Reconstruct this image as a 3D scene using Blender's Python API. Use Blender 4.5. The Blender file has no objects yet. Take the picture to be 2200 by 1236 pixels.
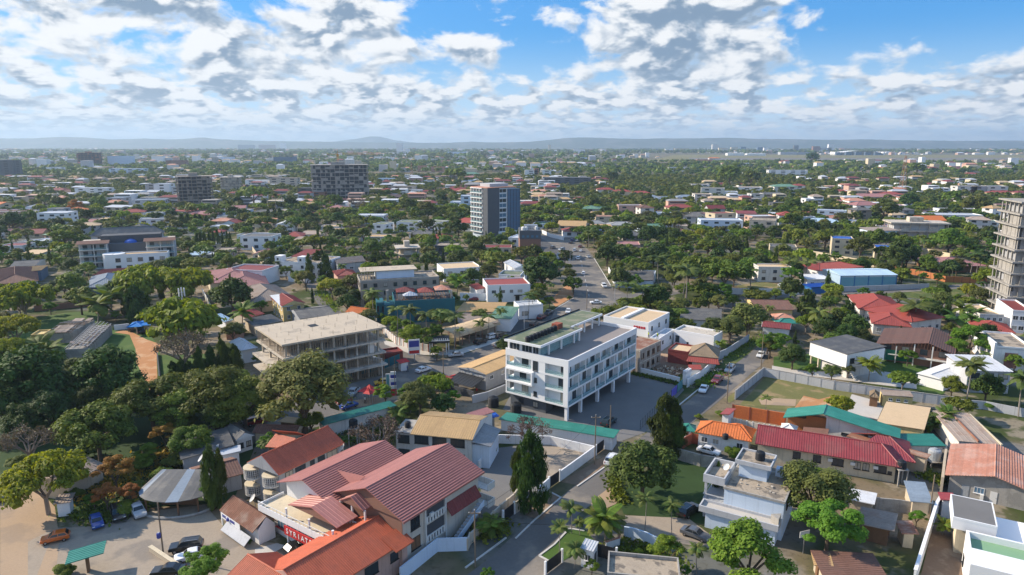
import bpy, bmesh, math, random
import numpy as np
from mathutils import Vector, Matrix
R = math.radians
rnd = random.Random(7)
sc = bpy.context.scene
COL = sc.collection
# ------------------------------------------------------------------ camera, light, exposure
F, HC, PITCH = 1468.0,60.0, math.atan((618 - 310) / 1468.0)
cd = bpy.data.cameras.new('camera'); cam = bpy.data.objects.new('camera', cd); COL.objects.link(cam)
cd.sensor_width = 36; cd.lens = 36 * F / 2200; cd.clip_end = 60000; cd.clip_start = 1
cam.location = (0,0, HC); cam.rotation_euler = (R(90) - PITCH,0,0)
sc.camera = cam
sc.view_settings.view_transform = 'Standard'; sc.view_settings.look = 'None'
sc.view_settings.exposure = 0.5; sc.view_settings.gamma = 1; sc.view_settings.use_curve_mapping = False
sc.cycles.max_bounces = 4; sc.cycles.diffuse_bounces = 2; sc.cycles.glossy_bounces = 2
sc.cycles.transmission_bounces = 2; sc.cycles.transparent_max_bounces = 6; sc.cycles.volume_bounces = 0
sc.cycles.use_denoising = True; sc.cycles.caustics_reflective = False; sc.cycles.caustics_refractive = False
SUN_AZ, SUN_EL = 161.0,31.0           # direction the sun stands in (counter-clockwise from +x), its height
sd = bpy.data.lights.new('sun', 'SUN'); so = bpy.data.objects.new('sun', sd); COL.objects.link(so)
sd.energy = 5.0; sd.angle = R(0.5); sd.color = (1.0,0.87,0.70)
SV = Vector((math.cos(R(SUN_AZ)) * math.cos(R(SUN_EL)), math.sin(R(SUN_AZ)) * math.cos(R(SUN_EL)), math.sin(R(SUN_EL))))
so.rotation_euler = SV.to_track_quat('Z', 'Y').to_euler(); so.location = (0,0,300)

w = bpy.data.worlds.new('World'); sc.world = w; w.use_nodes = True
nt = w.node_tree; nt.nodes.clear()
class G:                                # small node-graph helper
 def __init__(s, nt): s.t = nt
 def n(s, typ, **k):
  nd = s.t.nodes.new(typ)
  for a, b in k.items():
   if a.startswith('i_'): nd.inputs[int(a[2:]) if a[2:].isdigit() else a[2:]].default_value = b
   else: setattr(nd, a, b)
  return nd
 def l(s, a, b): s.t.links.new(a, b)
 def put(s, x, sock):
  if hasattr(x, 'is_linked'): s.l(x, sock)
  elif x is not None: sock.default_value = x
 def m(s, op, a, b=None, c=None, clamp=False):
  nd = s.t.nodes.new('ShaderNodeMath'); nd.operation = op; nd.use_clamp = clamp
  s.put(a, nd.inputs[0]); s.put(b, nd.inputs[1]); s.put(c, nd.inputs[2]); return nd.outputs[0]
 def vm(s, op, a, b=None):
  nd = s.t.nodes.new('ShaderNodeVectorMath'); nd.operation = op
  s.put(a, nd.inputs[0]); s.put(b, nd.inputs[1]); return nd.outputs[0]
 def ss(s, x, a, b, lo=0., hi=1.):
  nd = s.t.nodes.new('ShaderNodeMapRange'); nd.interpolation_type = 'SMOOTHSTEP'
  s.put(x, nd.inputs[0])
  for i, v in enumerate((a, b, lo, hi)): s.put(v, nd.inputs[i + 1])
  return nd.outputs[0]
 def mix(s, f, a, b, mode='MIX'):
  nd = s.t.nodes.new('ShaderNodeMixRGB'); nd.blend_type = mode
  for v, i in ((f,0),(a,1),(b,2)):
   if isinstance(v, tuple) and len(v) == 3: v = (*v,1)
   s.put(v, nd.inputs[i])
  return nd.outputs[0]
 def noise(s, vec, scale, det=4., rough=.5, dist=0.):
  nd = s.t.nodes.new('ShaderNodeTexNoise'); s.put(vec, nd.inputs['Vector'])
  nd.inputs['Scale'].default_value = scale; nd.inputs['Detail'].default_value = det
  nd.inputs['Roughness'].default_value = rough; nd.inputs['Distortion'].default_value = dist
  return nd.outputs[0]
g = G(nt)
def build_sky():
 sky = g.n('ShaderNodeTexSky', sky_type='NISHITA', sun_disc=False, sun_elevation=R(SUN_EL), sun_rotation=R(90 - SUN_AZ),
    air_density=1.3, dust_density=0.6, ozone_density=3.0, altitude=60)
 tc = g.n('ShaderNodeTexCoord'); d = tc.outputs['Generated']
 sx = g.n('ShaderNodeSeparateXYZ'); g.l(d, sx.inputs[0]); z = sx.outputs[2]
 el = g.m('MAXIMUM', z,0.0)
 def field(off, dt=8):                     # cloud density; finer and flatter towards the horizon
  v = g.vm('ADD', d, off)
  a = g.noise(g.vm('MULTIPLY', v,(1,1,1.85)),14.0, dt,.54,.25)
  b = g.noise(g.vm('MULTIPLY', v,(1,1,2.5)),24.0, dt - 1,.54,.2)
  c = g.noise(g.vm('MULTIPLY', v,(1,1,3.6)),38.0, dt - 2,.55)
  t1 = g.ss(z,.055,.13); t2 = g.ss(z,.015,.06)
  f = g.m('ADD', g.m('MULTIPLY', a, t1), g.m('MULTIPLY', b, g.m('SUBTRACT',1, t1)))
  return g.m('ADD', g.m('MULTIPLY', f, t2), g.m('MULTIPLY', c, g.m('SUBTRACT',1, t2)))
 def lump(f, x, y, zz, rad, k):      # one large bank (or gap) of cloud in a given direction
  dd = g.vm('MULTIPLY', g.vm('SUBTRACT', d,(x, y, zz)),(1,1,1.7))
  ln = g.n('ShaderNodeVectorMath', operation='LENGTH'); g.l(dd, ln.inputs[0])
  return g.m('ADD', f, g.m('MULTIPLY', g.ss(ln.outputs['Value'], rad,0), k))
 def dirn(px, py):
  a, b = (px - 1100) / F,(py - 618) / F
  v = Vector((a, math.cos(PITCH) - b * math.sin(PITCH),-math.sin(PITCH) - b * math.cos(PITCH))); v.normalize(); return v
 f0 = field((0.0,0.0,0.0)); fs = field((0.0,0.0,0.0),4); f1 = field((-.012,.004,.013),4)
 fd = f0
 for px, py, rad, k in SKYL: fd = lump(fd, *dirn(px, py), rad, k)
 # more cloud on the side of the sun and low down
 fd = g.m('SUBTRACT', fd, g.ss(z,.18,.5,0,.09)); low = g.ss(z,.12,.02); sunny = g.ss(sx.outputs[0],.3,-.5)
 fd = g.m('ADD', fd, g.m('ADD', g.m('MULTIPLY', low,.055), g.m('MULTIPLY', sunny,.05)))
 cov = g.ss(fd,.42,.56)
 lit = g.ss(g.m('SUBTRACT', fs, f1),-.13,.11)
 core = g.ss(g.m('ADD', g.m('SUBTRACT', fd, f0), fs),.43,.66)
 shade = g.m('MULTIPLY', core, g.m('SUBTRACT',1.0, g.m('MULTIPLY', lit,.95)))
 shade = g.m('MULTIPLY', g.ss(shade,.0,.8), g.m('SUBTRACT',.92, g.m('MULTIPLY', low,.22)))
 K = 1 / .1
 white = tuple(c * K for c in (.70,.71,.72)); grey = tuple(c * K for c in (.145,.22,.32))
 cc = g.mix(shade, g.mix(g.m('ADD', lit, g.m('MULTIPLY', sunny,.4), clamp=True), tuple(c * K for c in (.40,.475,.56)), white), grey)
 deep = g.mix(1.0, sky.outputs[0],(.40,.88,1.42), 'MULTIPLY'); deep = g.mix(.6, deep, tuple(c * K for c in (.04,.23,.56)))
 base = g.mix(g.ss(z,.0,.16), tuple(c * K for c in (.46,.62,.76)), deep)
 hz = g.ss(z,.05,-.005)           # pale air low over the horizon
 out = g.mix(cov, base, cc)
 out = g.mix(g.m('MULTIPLY', hz,.85), out, tuple(c * K for c in (.47,.57,.66)))
 bg = g.n('ShaderNodeBackground'); g.l(out, bg.inputs[0]); bg.inputs[1].default_value = .1
 o = g.n('ShaderNodeOutputWorld'); g.l(bg.outputs[0], o.inputs[0])
SKYL = [(1490,60,.22,.20),(1240,70,.17,-.12),(1880,40,.20,-.17),(950,15,.09,-.13),(540,5,.07,-.12),(1150,130,.1,-.10),
  (240,75,.06,-.1),(780,30,.10,.1),(350,40,.2,.07),(2150,120,.16,.08),(2150,20,.14,-.14),(640,80,.15,.06)]
build_sky()
# ------------------------------------------------------------------ where a pixel of the photograph lies in the place
def at(p, z=0.0):
 a, b = (p[0] - 1100) / F,(p[1] - 618) / F
 dy, dz = math.cos(PITCH) - b * math.sin(PITCH),-math.sin(PITCH) - b * math.cos(PITCH)
 t = (z - HC) / dz
 return Vector((a * t, dy * t, z))
def px_of(v):
 d = v[1] * math.cos(PITCH) - (v[2] - HC) * math.sin(PITCH)
 if d < 1: return (-9e9,9e9)
 return (1100 + F * v[0] / d,618 - F * ((v[2] - HC) * math.cos(PITCH) + v[1] * math.sin(PITCH)) / d)
def _zone(ox, oy, s): return lambda x, y: (ox + x * s, oy + y * s)
_s, _q = 700 / 2163,600 / 2181
ZA, ZB, ZC, ZD = (_zone(x,836, _s) for x in (0,500,1000,1500))
ZE, ZF, ZG, ZH = (_zone(x,540, _s) for x in (0,500,1000,1500))
ZI, ZJ, ZK, ZL = (_zone(x,280, _q) for x in (0,550,1050,1600))
ZW = _zone(1060,640,420 / 1854)
# ------------------------------------------------------------------ materials
MATS = {}
def mat(name, c, rough=.85, var=.25, sc1=.6, bump=0., c2=None, f2=.5, metal=0., spec=.3, streak=0., sc2=6., coat=0., isl=0., t2=(.5,.62)):
 """Procedural weathered surface: two scales of noise over a base colour, an optional second colour in blotches."""
 if name in MATS: return MATS[name]
 m = bpy.data.materials.new(name); m.use_nodes = True; MATS[name] = m
 k = G(m.node_tree); p = m.node_tree.nodes['Principled BSDF']
 p.inputs['Roughness'].default_value = rough; p.inputs['Metallic'].default_value = metal
 p.inputs['Specular IOR Level'].default_value = spec
 if coat: p.inputs['Coat Weight'].default_value = coat; p.inputs['Coat Roughness'].default_value = .08
 tc = k.n('ShaderNodeTexCoord').outputs['Object']
 col = (*c,1)
 if var or c2:
  a = k.noise(tc, sc1,3,.6); b = k.noise(tc, sc2,3,.6)
  if c2: col = k.mix(k.m('MULTIPLY', k.ss(a, t2[0], t2[1]), f2), c, c2)
  fac = k.m('ADD', k.m('MULTIPLY', k.m('SUBTRACT', a,.5), var * 1.8), k.m('MULTIPLY', k.m('SUBTRACT', b,.5), var * 1.5))
  if streak:
   mp = k.vm('MULTIPLY', tc,(2.5,2.5,.12))
   fac = k.m('SUBTRACT', fac, k.m('MULTIPLY', k.ss(k.noise(mp,1.0,3,.6),.52,.75), streak))
  hs = k.n('ShaderNodeHueSaturation'); k.put(k.m('ADD',1.0, fac), hs.inputs['Value']); k.put(col, hs.inputs['Color']); col = hs.outputs[0]
 if isl:
  gm = k.n('ShaderNodeNewGeometry').outputs['Random Per Island']
  hs = k.n('ShaderNodeHueSaturation'); k.put(k.m('ADD',1 - isl * .9, k.m('MULTIPLY', k.m('ADD', gm, k.n('ShaderNodeObjectInfo').outputs['Random']), isl * .9)), hs.inputs['Value']); k.put(col, hs.inputs['Color']); col = hs.outputs[0]
 k.put(col, p.inputs['Base Color'])
 if bump:
  bn = k.n('ShaderNodeBump', i_Strength=bump, i_Distance=.05); k.l(k.noise(tc, sc2 * 2,3), bn.inputs['Height']); k.l(bn.outputs[0], p.inputs['Normal'])
 return m
def leafmat(name, c, c2, val=.5, tr=.25):
 """Leaves: colour varies from leaf to leaf, from clump to clump and from tree to tree; a little light comes through."""
 m = bpy.data.materials.new(name); m.use_nodes = True; MATS[name] = m
 k = G(m.node_tree); t = m.node_tree; p = t.nodes['Principled BSDF']; o = t.nodes['Material Output']
 p.inputs['Roughness'].default_value = .65; p.inputs['Specular IOR Level'].default_value = .22
 gm = k.n('ShaderNodeNewGeometry').outputs['Random Per Island']
 oi = k.n('ShaderNodeObjectInfo').outputs['Random']
 tc = k.n('ShaderNodeTexCoord').outputs['Object']
 cl = k.m('ADD', k.m('MULTIPLY', k.noise(tc,.35,2),.6), k.m('MULTIPLY', k.noise(tc,.055,3,.6),.4))
 col = k.mix(k.m('ADD', k.m('MULTIPLY', gm,.55), k.m('MULTIPLY', k.m('SUBTRACT', cl,.3),.8), clamp=True), c, c2)
 hs = k.n('ShaderNodeHueSaturation'); k.put(col, hs.inputs['Color'])
 k.put(k.m('ADD',.457, k.m('MULTIPLY', oi,.06)), hs.inputs['Hue'])
 k.put(k.m('ADD',1 - val / 2, k.m('MULTIPLY', k.m('FRACT', k.m('MULTIPLY', oi,7.31)), val)), hs.inputs['Value'])
 k.put(hs.outputs[0], p.inputs['Base Color'])
 tl = k.n('ShaderNodeBsdfTranslucent'); k.put(k.mix(1.0, hs.outputs[0],(1.5,1.4,.45), 'MULTIPLY'), tl.inputs[0])
 mx = k.n('ShaderNodeMixShader', i_0=tr); k.l(p.outputs[0], mx.inputs[1]); k.l(tl.outputs[0], mx.inputs[2]); k.l(mx.outputs[0], o.inputs[0])
 return m
M = MATS
mat('white',(.80,.80,.80),.7,.10,.25, streak=.12); mat('clean_white',(.82,.82,.82),.6,.04,.2)
mat('cream',(.62,.53,.38),.85,.2,.3, streak=.2); mat('beige',(.52,.44,.33),.85,.2,.3, streak=.2)
mat('offwhite',(.66,.64,.60),.85,.22,.3, streak=.3); mat('pink_wall',(.56,.36,.29),.85,.15,.3, streak=.15)
mat('yellow_wall',(.62,.48,.22),.85,.2,.3, streak=.2); mat('bluewhite',(.60,.70,.82),.8,.12,.3, streak=.12)
mat('pale_wall',(.60,.54,.46),.85,.15,.3, streak=.2); mat('rust_wall',(.30,.085,.05),.85,.2,.4)
mat('orange_wall',(.45,.17,.06),.85,.2,.4); mat('grey_wall',(.36,.37,.39),.9,.2,.3, streak=.25)
mat('light_grey',(.48,.49,.51),.9,.15,.3, streak=.2); mat('dark_grey',(.075,.08,.09),.7,.2,.4)
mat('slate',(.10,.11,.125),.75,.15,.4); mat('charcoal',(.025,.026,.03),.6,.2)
mat('blue_wall',(.10,.16,.24),.85,.15); mat('teal_wall',(.022,.13,.16),.7,.2,.4); mat('brown_wall',(.26,.14,.10),.85,.15,.3)
mat('concrete',(.36,.34,.31),.95,.3,.35,.3, c2=(.20,.19,.175), f2=.6, streak=.25)
mat('raw_concrete',(.54,.48,.40),.95,.3,.4,.3, c2=(.25,.22,.19), f2=.7, streak=.25)
mat('pale_slab',(.50,.42,.32),.95,.2,.25,.2, c2=(.30,.26,.21), f2=.7, t2=(.58,.66))
mat('old_slab',(.40,.33,.25),.95,.4,.5,.4, c2=(.12,.105,.09), f2=.85, t2=(.47,.6)); mat('mossy',(.15,.18,.115),.95,.3,.3,.2, c2=(.26,.24,.18), f2=.7)
mat('block',(.33,.29,.25),.95,.25,.8,.3, streak=.2)
mat('glass',(.045,.055,.065),.12,0, spec=.7); mat('pale_glass',(.42,.50,.55),.08,.1, spec=.6); mat('dark_glass',(.02,.025,.03),.1,0, spec=.6)
mat('blue_glass',(.10,.20,.30),.08,.1, spec=.7); mat('frame_dark',(.03,.03,.03),.5,0); mat('frame_white',(.75,.75,.75),.5,0)
mat('black',(.012,.012,.013),.45,0); mat('black_plastic',(.016,.018,.022),.55,.3,1.); mat('steel',(.42,.43,.45),.4,.1, metal=.7)
mat('grey_metal',(.33,.35,.37),.5,.15,.6); mat('timber',(.40,.31,.22),.9,.3,2); mat('curtain',(.42,.38,.32),.6,.2,2.); mat('wood',(.20,.11,.06),.85,.3,2); mat('pole_wood',(.22,.17,.12),.9,.3,1); mat('lamp_metal',(.45,.46,.47),.5,.1)
mat('rail_white',(.72,.71,.68),.7,.1)
def roofmat(name, c, rough=.5, var=.22, c2=None, f2=.4, bump=.0, spec=.35): return mat(name, c, rough, var * 1.3,.35, bump, c2, f2, spec=spec, sc2=3., t2=(.46,.66), streak=.1, isl=.2)
roofmat('roof_orange',(.48,.12,.06),.6,.22,(.34,.095,.055),.6); roofmat('roof_pink',(.41,.17,.14),.45,.16,(.29,.115,.10),.5)
roofmat('roof_crimson',(.29,.055,.06),.42,.2,(.24,.09,.08),.6); roofmat('roof_red',(.31,.065,.05),.6,.2,(.25,.06,.045),.5)
roofmat('roof_maroon',(.22,.045,.04),.6,.25,(.14,.045,.04),.5); roofmat('roof_terra',(.52,.24,.16),.8,.3,(.46,.31,.25),.6)
roofmat('roof_tile',(.60,.17,.05),.8,.3,(.40,.11,.04),.5); roofmat('roof_brown',(.19,.10,.075),.8,.3,(.12,.075,.06),.6)
roofmat('roof_mauve',(.36,.17,.16),.7,.2,(.28,.13,.12),.5); roofmat('roof_teal',(.035,.21,.165),.4,.14,(.06,.25,.20),.4)
roofmat('roof_tan',(.50,.33,.16),.8,.2,(.38,.25,.13),.5); roofmat('roof_sand',(.60,.44,.27),.85,.15,(.5,.37,.24),.4)
roofmat('roof_grey',(.30,.30,.30),.7,.25,(.20,.20,.20),.6); roofmat('roof_darkgrey',(.12,.12,.12),.75,.25,(.19,.175,.15),.5)
roofmat('roof_silver',(.55,.57,.60),.45,.15,(.42,.41,.40),.5); roofmat('roof_bluegrey',(.20,.25,.31),.6,.2); roofmat('roof_sky',(.42,.56,.68),.4,.08)
roofmat('roof_green',(.12,.24,.16),.6,.2,(.2,.27,.2),.5); roofmat('roof_blue',(.02,.10,.42),.5,.2); roofmat('roof_rust',(.26,.12,.075),.85,.35,(.34,.27,.22),.6)
roofmat('roof_weathered',(.36,.29,.24),.9,.3,(.24,.15,.11),.6); roofmat('thatch',(.24,.18,.12),.95,.4, bump=.4)
mat('asphalt',(.15,.14,.13),.95,.26,.12,.2, c2=(.23,.20,.165), f2=.85, sc2=2.2); mat('terrace',(.27,.235,.215),.9,.15,.3,.1, sc2=4); mat('asphalt_dark',(.085,.085,.087),.95,.2,.12,.2, c2=(.12,.115,.11), f2=.6, sc2=3)
mat('paving',(.17,.165,.16),.9,.2,.2,.2, sc2=5); mat('paving_light',(.50,.47,.43),.9,.15,.3,.1, sc2=4); mat('kerb',(.55,.53,.50),.9,.2,1.)
mat('sand',(.40,.285,.185),.95,.2,.12,.2, c2=(.26,.20,.15), f2=.6, sc2=3); mat('red_dirt',(.46,.22,.095),.95,.2,.2,.2, c2=(.52,.33,.19), f2=.7, sc2=3)
mat('yard',(.34,.28,.215),.95,.25,.12,.2, c2=(.20,.175,.15), f2=.8, sc2=2.5); mat('dirt',(.22,.15,.10),.95,.3,.25,.3, c2=(.33,.25,.17), f2=.6, sc2=3)
mat('grass',(.075,.105,.022),.95,.35,.2,.3, c2=(.17,.15,.055), f2=.7, sc2=3); mat('lawn',(.06,.115,.02),.95,.25,.2,.3, c2=(.09,.13,.03), f2=.6, sc2=4)
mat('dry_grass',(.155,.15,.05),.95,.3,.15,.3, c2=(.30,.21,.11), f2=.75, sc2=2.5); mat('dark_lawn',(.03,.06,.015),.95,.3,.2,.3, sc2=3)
mat('line_white',(.70,.70,.68),.8,.15,2); mat('green_mesh',(.02,.14,.08),.8,.3,.8); mat('green_turf',(.05,.20,.085),.9,.1,.5); mat('basin',(.22,.38,.22),.5,.06,.3)
mat('bark',(.12,.09,.065),.95,.3,1.5); mat('palm_bark',(.26,.23,.20),.95,.25,2.); mat('pale_bark',(.24,.20,.17),.95,.3,1.5)
leafmat('leaf_mid',(.055,.105,.013),(.175,.24,.028),.6); leafmat('leaf_dark',(.022,.052,.011),(.085,.14,.02),.5,.2)
leafmat('leaf_bright',(.06,.145,.012),(.18,.28,.03),.4,.35); leafmat('leaf_yellow',(.12,.19,.014),(.26,.32,.035),.3,.4)
leafmat('leaf_olive',(.066,.092,.022),(.17,.20,.045),.5); leafmat('leaf_palm',(.045,.095,.016),(.14,.18,.042),.5,.25)
leafmat('leaf_orange',(.27,.15,.02),(.42,.26,.04),.3); leafmat('leaf_dry',(.10,.072,.05),(.19,.14,.10),.3,.1); leafmat('leaf_banana',(.055,.12,.018),(.14,.21,.04),.3,.3)

def clear_glass():
 m = bpy.data.materials.new('clear_glass'); m.use_nodes = True; MATS['clear_glass'] = m; k = G(m.node_tree); p = m.node_tree.nodes['Principled BSDF']; o = m.node_tree.nodes['Material Output']
 p.inputs['Base Color'].default_value = (.35,.48,.50,1); p.inputs['Roughness'].default_value = .05
 t = k.n('ShaderNodeBsdfTransparent'); t.inputs[0].default_value = (.80,.92,.93,1)
 mx = k.n('ShaderNodeMixShader', i_0=.30); k.l(t.outputs[0], mx.inputs[1]); k.l(p.outputs[0], mx.inputs[2]); k.l(mx.outputs[0], o.inputs[0])
clear_glass()
# ------------------------------------------------------------------ mesh helpers
class MB:
 """Collects faces; build() links them as ONE mesh object."""
 def __init__(s): s.v = []; s.f = []; s.mi = []; s.ms = []
 def slot(s, m):
  m = MATS[m] if isinstance(m, str) else m
  if m not in s.ms: s.ms.append(m)
  return s.ms.index(m)
 def add(s, vs, fs, m):
  o = len(s.v); s.v += [tuple(v) for v in vs]; i = s.slot(m)
  for f in fs: s.f.append(tuple(o + j for j in f)); s.mi.append(i)
 def box(s, x0, y0, z0, x1, y1, z1, m):
  x0, x1 = min(x0, x1), max(x0, x1); y0, y1 = min(y0, y1), max(y0, y1); z0, z1 = min(z0, z1), max(z0, z1)
  s.add([(x0, y0, z0),(x1, y0, z0),(x1, y1, z0),(x0, y1, z0),(x0, y0, z1),(x1, y0, z1),(x1, y1, z1),(x0, y1, z1)],
    [(3,2,1,0),(4,5,6,7),(0,1,5,4),(1,2,6,5),(2,3,7,6),(3,0,4,7)], m); return s
 def prism(s, poly, z0, z1, m):      # poly: (x, y) points; z may be a number or a list
  n = len(poly); a = sum(poly[i][0] * poly[(i + 1) % n][1] - poly[(i + 1) % n][0] * poly[i][1] for i in range(n))
  if a < 0: poly = poly[::-1]
  s.add([(p[0], p[1], z0) for p in poly] + [(p[0], p[1], z1) for p in poly],
    [tuple(range(n - 1,-1,-1)), tuple(range(n,2 * n))] + [(i,(i + 1) % n, n + (i + 1) % n, n + i) for i in range(n)], m); return s
 def slab(s, poly, th, m):           # a plate: 3-D polygon with its thickness straight down
  n = len(poly); s.add([tuple(p) for p in poly] + [(p[0], p[1], p[2] - th) for p in poly],
    [tuple(range(n)), tuple(range(2 * n - 1, n - 1,-1))] + [(i, n + i, n + (i + 1) % n,(i + 1) % n) for i in range(n)], m); return s
 def tube(s, a, b, r0, m, r1=None, n=6):
  a, b = Vector(a), Vector(b); r1 = r0 if r1 is None else r1; d = (b - a)
  if d.length < 1e-6: return s
  d.normalize(); u = d.orthogonal().normalized(); w_ = d.cross(u)
  vs = [p + (u * math.cos(2 * math.pi * i / n) + w_ * math.sin(2 * math.pi * i / n)) * r for p, r in ((a, r0),(b, r1)) for i in range(n)]
  s.add(vs,[(i,(i + 1) % n, n + (i + 1) % n, n + i) for i in range(n)] + [tuple(range(n - 1,-1,-1)), tuple(range(n,2 * n))], m); return s
 def lathe(s, prof, m, c=(0,0,0), n=12):   # prof: (radius, z)
  vs = [(c[0] + r * math.cos(2 * math.pi * i / n), c[1] + r * math.sin(2 * math.pi * i / n), c[2] + z) for r, z in prof for i in range(n)]
  fs = [(k * n + i, k * n + (i + 1) % n,(k + 1) * n + (i + 1) % n,(k + 1) * n + i) for k in range(len(prof) - 1) for i in range(n)]
  fs += [tuple(range(n - 1,-1,-1)), tuple(range((len(prof) - 1) * n, len(prof) * n))]
  s.add(vs, fs, m); return s
 def mesh(s, name, smooth=False):
  me = bpy.data.meshes.new(name); me.from_pydata(s.v,[], s.f)
  for m in s.ms: me.materials.append(m)
  me.polygons.foreach_set('material_index', s.mi)
  if smooth: me.polygons.foreach_set('use_smooth',[True] * len(s.f))
  me.update(); return me
 def build(s, name, parent=None, loc=(0,0,0), rz=0, kind=None, smooth=False, label=None):
  return put(name, s.mesh(name, smooth), parent, loc, rz, kind, label)
def put(name, me, parent=None, loc=(0,0,0), rz=0, kind=None, label=None, scale=None):
 o = bpy.data.objects.new(name, me); COL.objects.link(o)
 o.location = loc
 if rz: o.rotation_euler = (0,0, rz)
 if scale: o.scale = scale
 if parent: o.parent = parent
 if kind: o['kind'] = kind
 if label: o['label'] = label
 return o
AUTO = []                               # things whose label is finished at the end: (object, look, x, y)
def tag(o, label, cat, group=None, auto=False):
 o['category'] = cat
 if group: o['group'] = group
 if auto: AUTO.append((o, label))
 else: o['label'] = label
 return o
def thing(name, label, cat, loc=(0,0,0), rz=0, group=None, auto=False):
 o = bpy.data.objects.new(name, None); COL.objects.link(o); o.location = loc; o.rotation_euler = (0,0, rz); o.empty_display_size = .1
 return tag(o, label, cat, group, auto)
KIDS = {}
def copy_tree(o, parent=None, memo=None):
 c = o.copy(); COL.objects.link(c)
 if parent: c.parent = parent
 for ch in o.children: copy_tree(ch, c)
 return c
LAND = []                               # landmarks used to say where a thing stands: (phrase, x, y)
def land(phrase, p): LAND.append((phrase, p[0], p[1]))
# ------------------------------------------------------------------ buildings
def win_mesh(w_, h, fm='frame_white', gm='glass', n=2, bars=0):
 """frame mesh and pane mesh of a window, lying in the plane y = 0 and looking along -y."""
 key = ('win', round(w_,2), round(h,2), fm, gm, n, bars)
 if key in KIDS: return KIDS[key]
 t = .07; a = MB(); d0, d1 = -.07,.02
 a.box(-w_ / 2, d0,0,-w_ / 2 + t, d1, h, fm).box(w_ / 2 - t, d0,0, w_ / 2, d1, h, fm).box(-w_ / 2 + t, d0,0, w_ / 2 - t, d1, t, fm).box(-w_ / 2 + t, d0, h - t, w_ / 2 - t, d1, h, fm)
 for i in range(1, n):
  x = -w_ / 2 + w_ * i / n; a.box(x - .03, d0 + .01, t, x + .03, d1, h - t, fm)
 for i in range(1, bars + 1):
  z = h * i / (bars + 1); a.box(-w_ / 2 + t, d0 + .012, z - .03, w_ / 2 - t, d1, z + .03, fm)
 a.box(-w_ / 2 - .08,-.16,-.09, w_ / 2 + .08,.02,-.002, fm)
 b = MB().box(-w_ / 2 + t,-.025, t, w_ / 2 - t,.015, h - t, gm)
 KIDS[key] = (a.mesh('window'), b.mesh('pane')); return KIDS[key]
def clip(poly, ax, lo, hi):             # cut a list of tuples to lo <= p[ax] <= hi
 for sgn, lim in ((1, lo),(-1, hi)):
  out = []
  for i in range(len(poly)):
   p, q = poly[i], poly[(i + 1) % len(poly)]; a, b = sgn * (p[ax] - lim), sgn * (q[ax] - lim)
   if a >= 0: out.append(p)
   if a * b < 0: t = a / (a - b); out.append(tuple(p[k] + t * (q[k] - p[k]) for k in range(len(p))))
  poly = out
  if not poly: return []
 return poly
def slope(parent, poly, m, mode='ribs', step=.45, th=.10, name='roof_panel', h=.055):
 """One roof plane. ribs: sheets with raised ribs running down the slope (one mesh). rows: overlapping rows along the eave, each row a part."""
 P = [Vector(p) for p in poly]; n = (P[1] - P[0]).cross(P[2] - P[0]).normalized()
 if n.z < 0: P.reverse(); n = -n
 down = Vector((n.x, n.y,0))
 if down.length < 1e-3: down = Vector((0,-1,0))
 along = Vector((-down.y, down.x,0)).normalized(); dn = along.cross(n).normalized()
 if dn.z > 0: dn = -dn
 o = P[0]; q = [((p - o).dot(along),(p - o).dot(dn)) for p in P]
 if mode == 'plain' or step <= 0:
  b = MB(); b.slab(P, th, m); return b
 if mode == 'ribs':
  b = MB(); lo, hi = min(p[0] for p in q), max(p[0] for p in q); k = max(1, int((hi - lo) / step)); st = (hi - lo) / k; ym = sum(p[1] for p in q) / len(q)
  for i in range(0, k,3):         # sheets three ribs wide, here and there joined of two lengths
   c = clip(q,0, lo + i * st, min(hi, lo + (i + 3) * st)); cut = ym + rnd.uniform(-1.2,1.2)
   for r in ((clip(c,1,-99, cut), clip(c,1, cut,99)) if rnd.random() < .6 else (c,)):
    if len(r) > 2: b.slab([o + along * x + dn * y for x, y in r], th, m)
  for i in range(k + 1):
   c = lo + i * st; r = clip(q,0, max(lo, c - step * .16), min(hi, c + step * .16))
   if len(r) < 3: continue
   mid = sum(p[0] for p in r) / len(r); low = [min(p[1] for p in r), max(p[1] for p in r)]
   a0, a1 = min(p[0] for p in r), max(p[0] for p in r)
   e = lambda x, y, z: tuple(o + along * x + dn * y + n * z)
   y0, y1 = low; ctop = (a0 + a1) / 2
   # keep the rib inside slanted edges: take the extent at its own middle
   rm = clip(q,0, mid - 1e-3, mid + 1e-3)
   if len(rm) >= 2: y0, y1 = min(p[1] for p in rm), max(p[1] for p in rm)
   b.add([e(a0, y0,0), e(a0, y1,0), e(ctop - .02, y0, h), e(ctop - .02, y1, h), e(ctop + .02, y0, h), e(ctop + .02, y1, h), e(a1, y0,0), e(a1, y1,0)],
     [(0,1,3,2),(2,3,5,4),(4,5,7,6),(1,7,5,3),(0,2,4,6)], m)
  return b
 lo, hi = min(p[1] for p in q), max(p[1] for p in q); k = max(1, round((hi - lo) / step)); st = (hi - lo) / k
 for i in range(k):
  r = clip(q,1, lo + i * st, lo + (i + 1) * st)
  if len(r) < 3: continue
  b = MB(); top = []
  for x, y in r:
   f = (y - lo - i * st) / st
   top.append(o + along * x + dn * y + n * (.01 + min(.15, step * .26) * f))
  b.slab(top, th * .6, m); b.build(name, parent)
 return None
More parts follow.
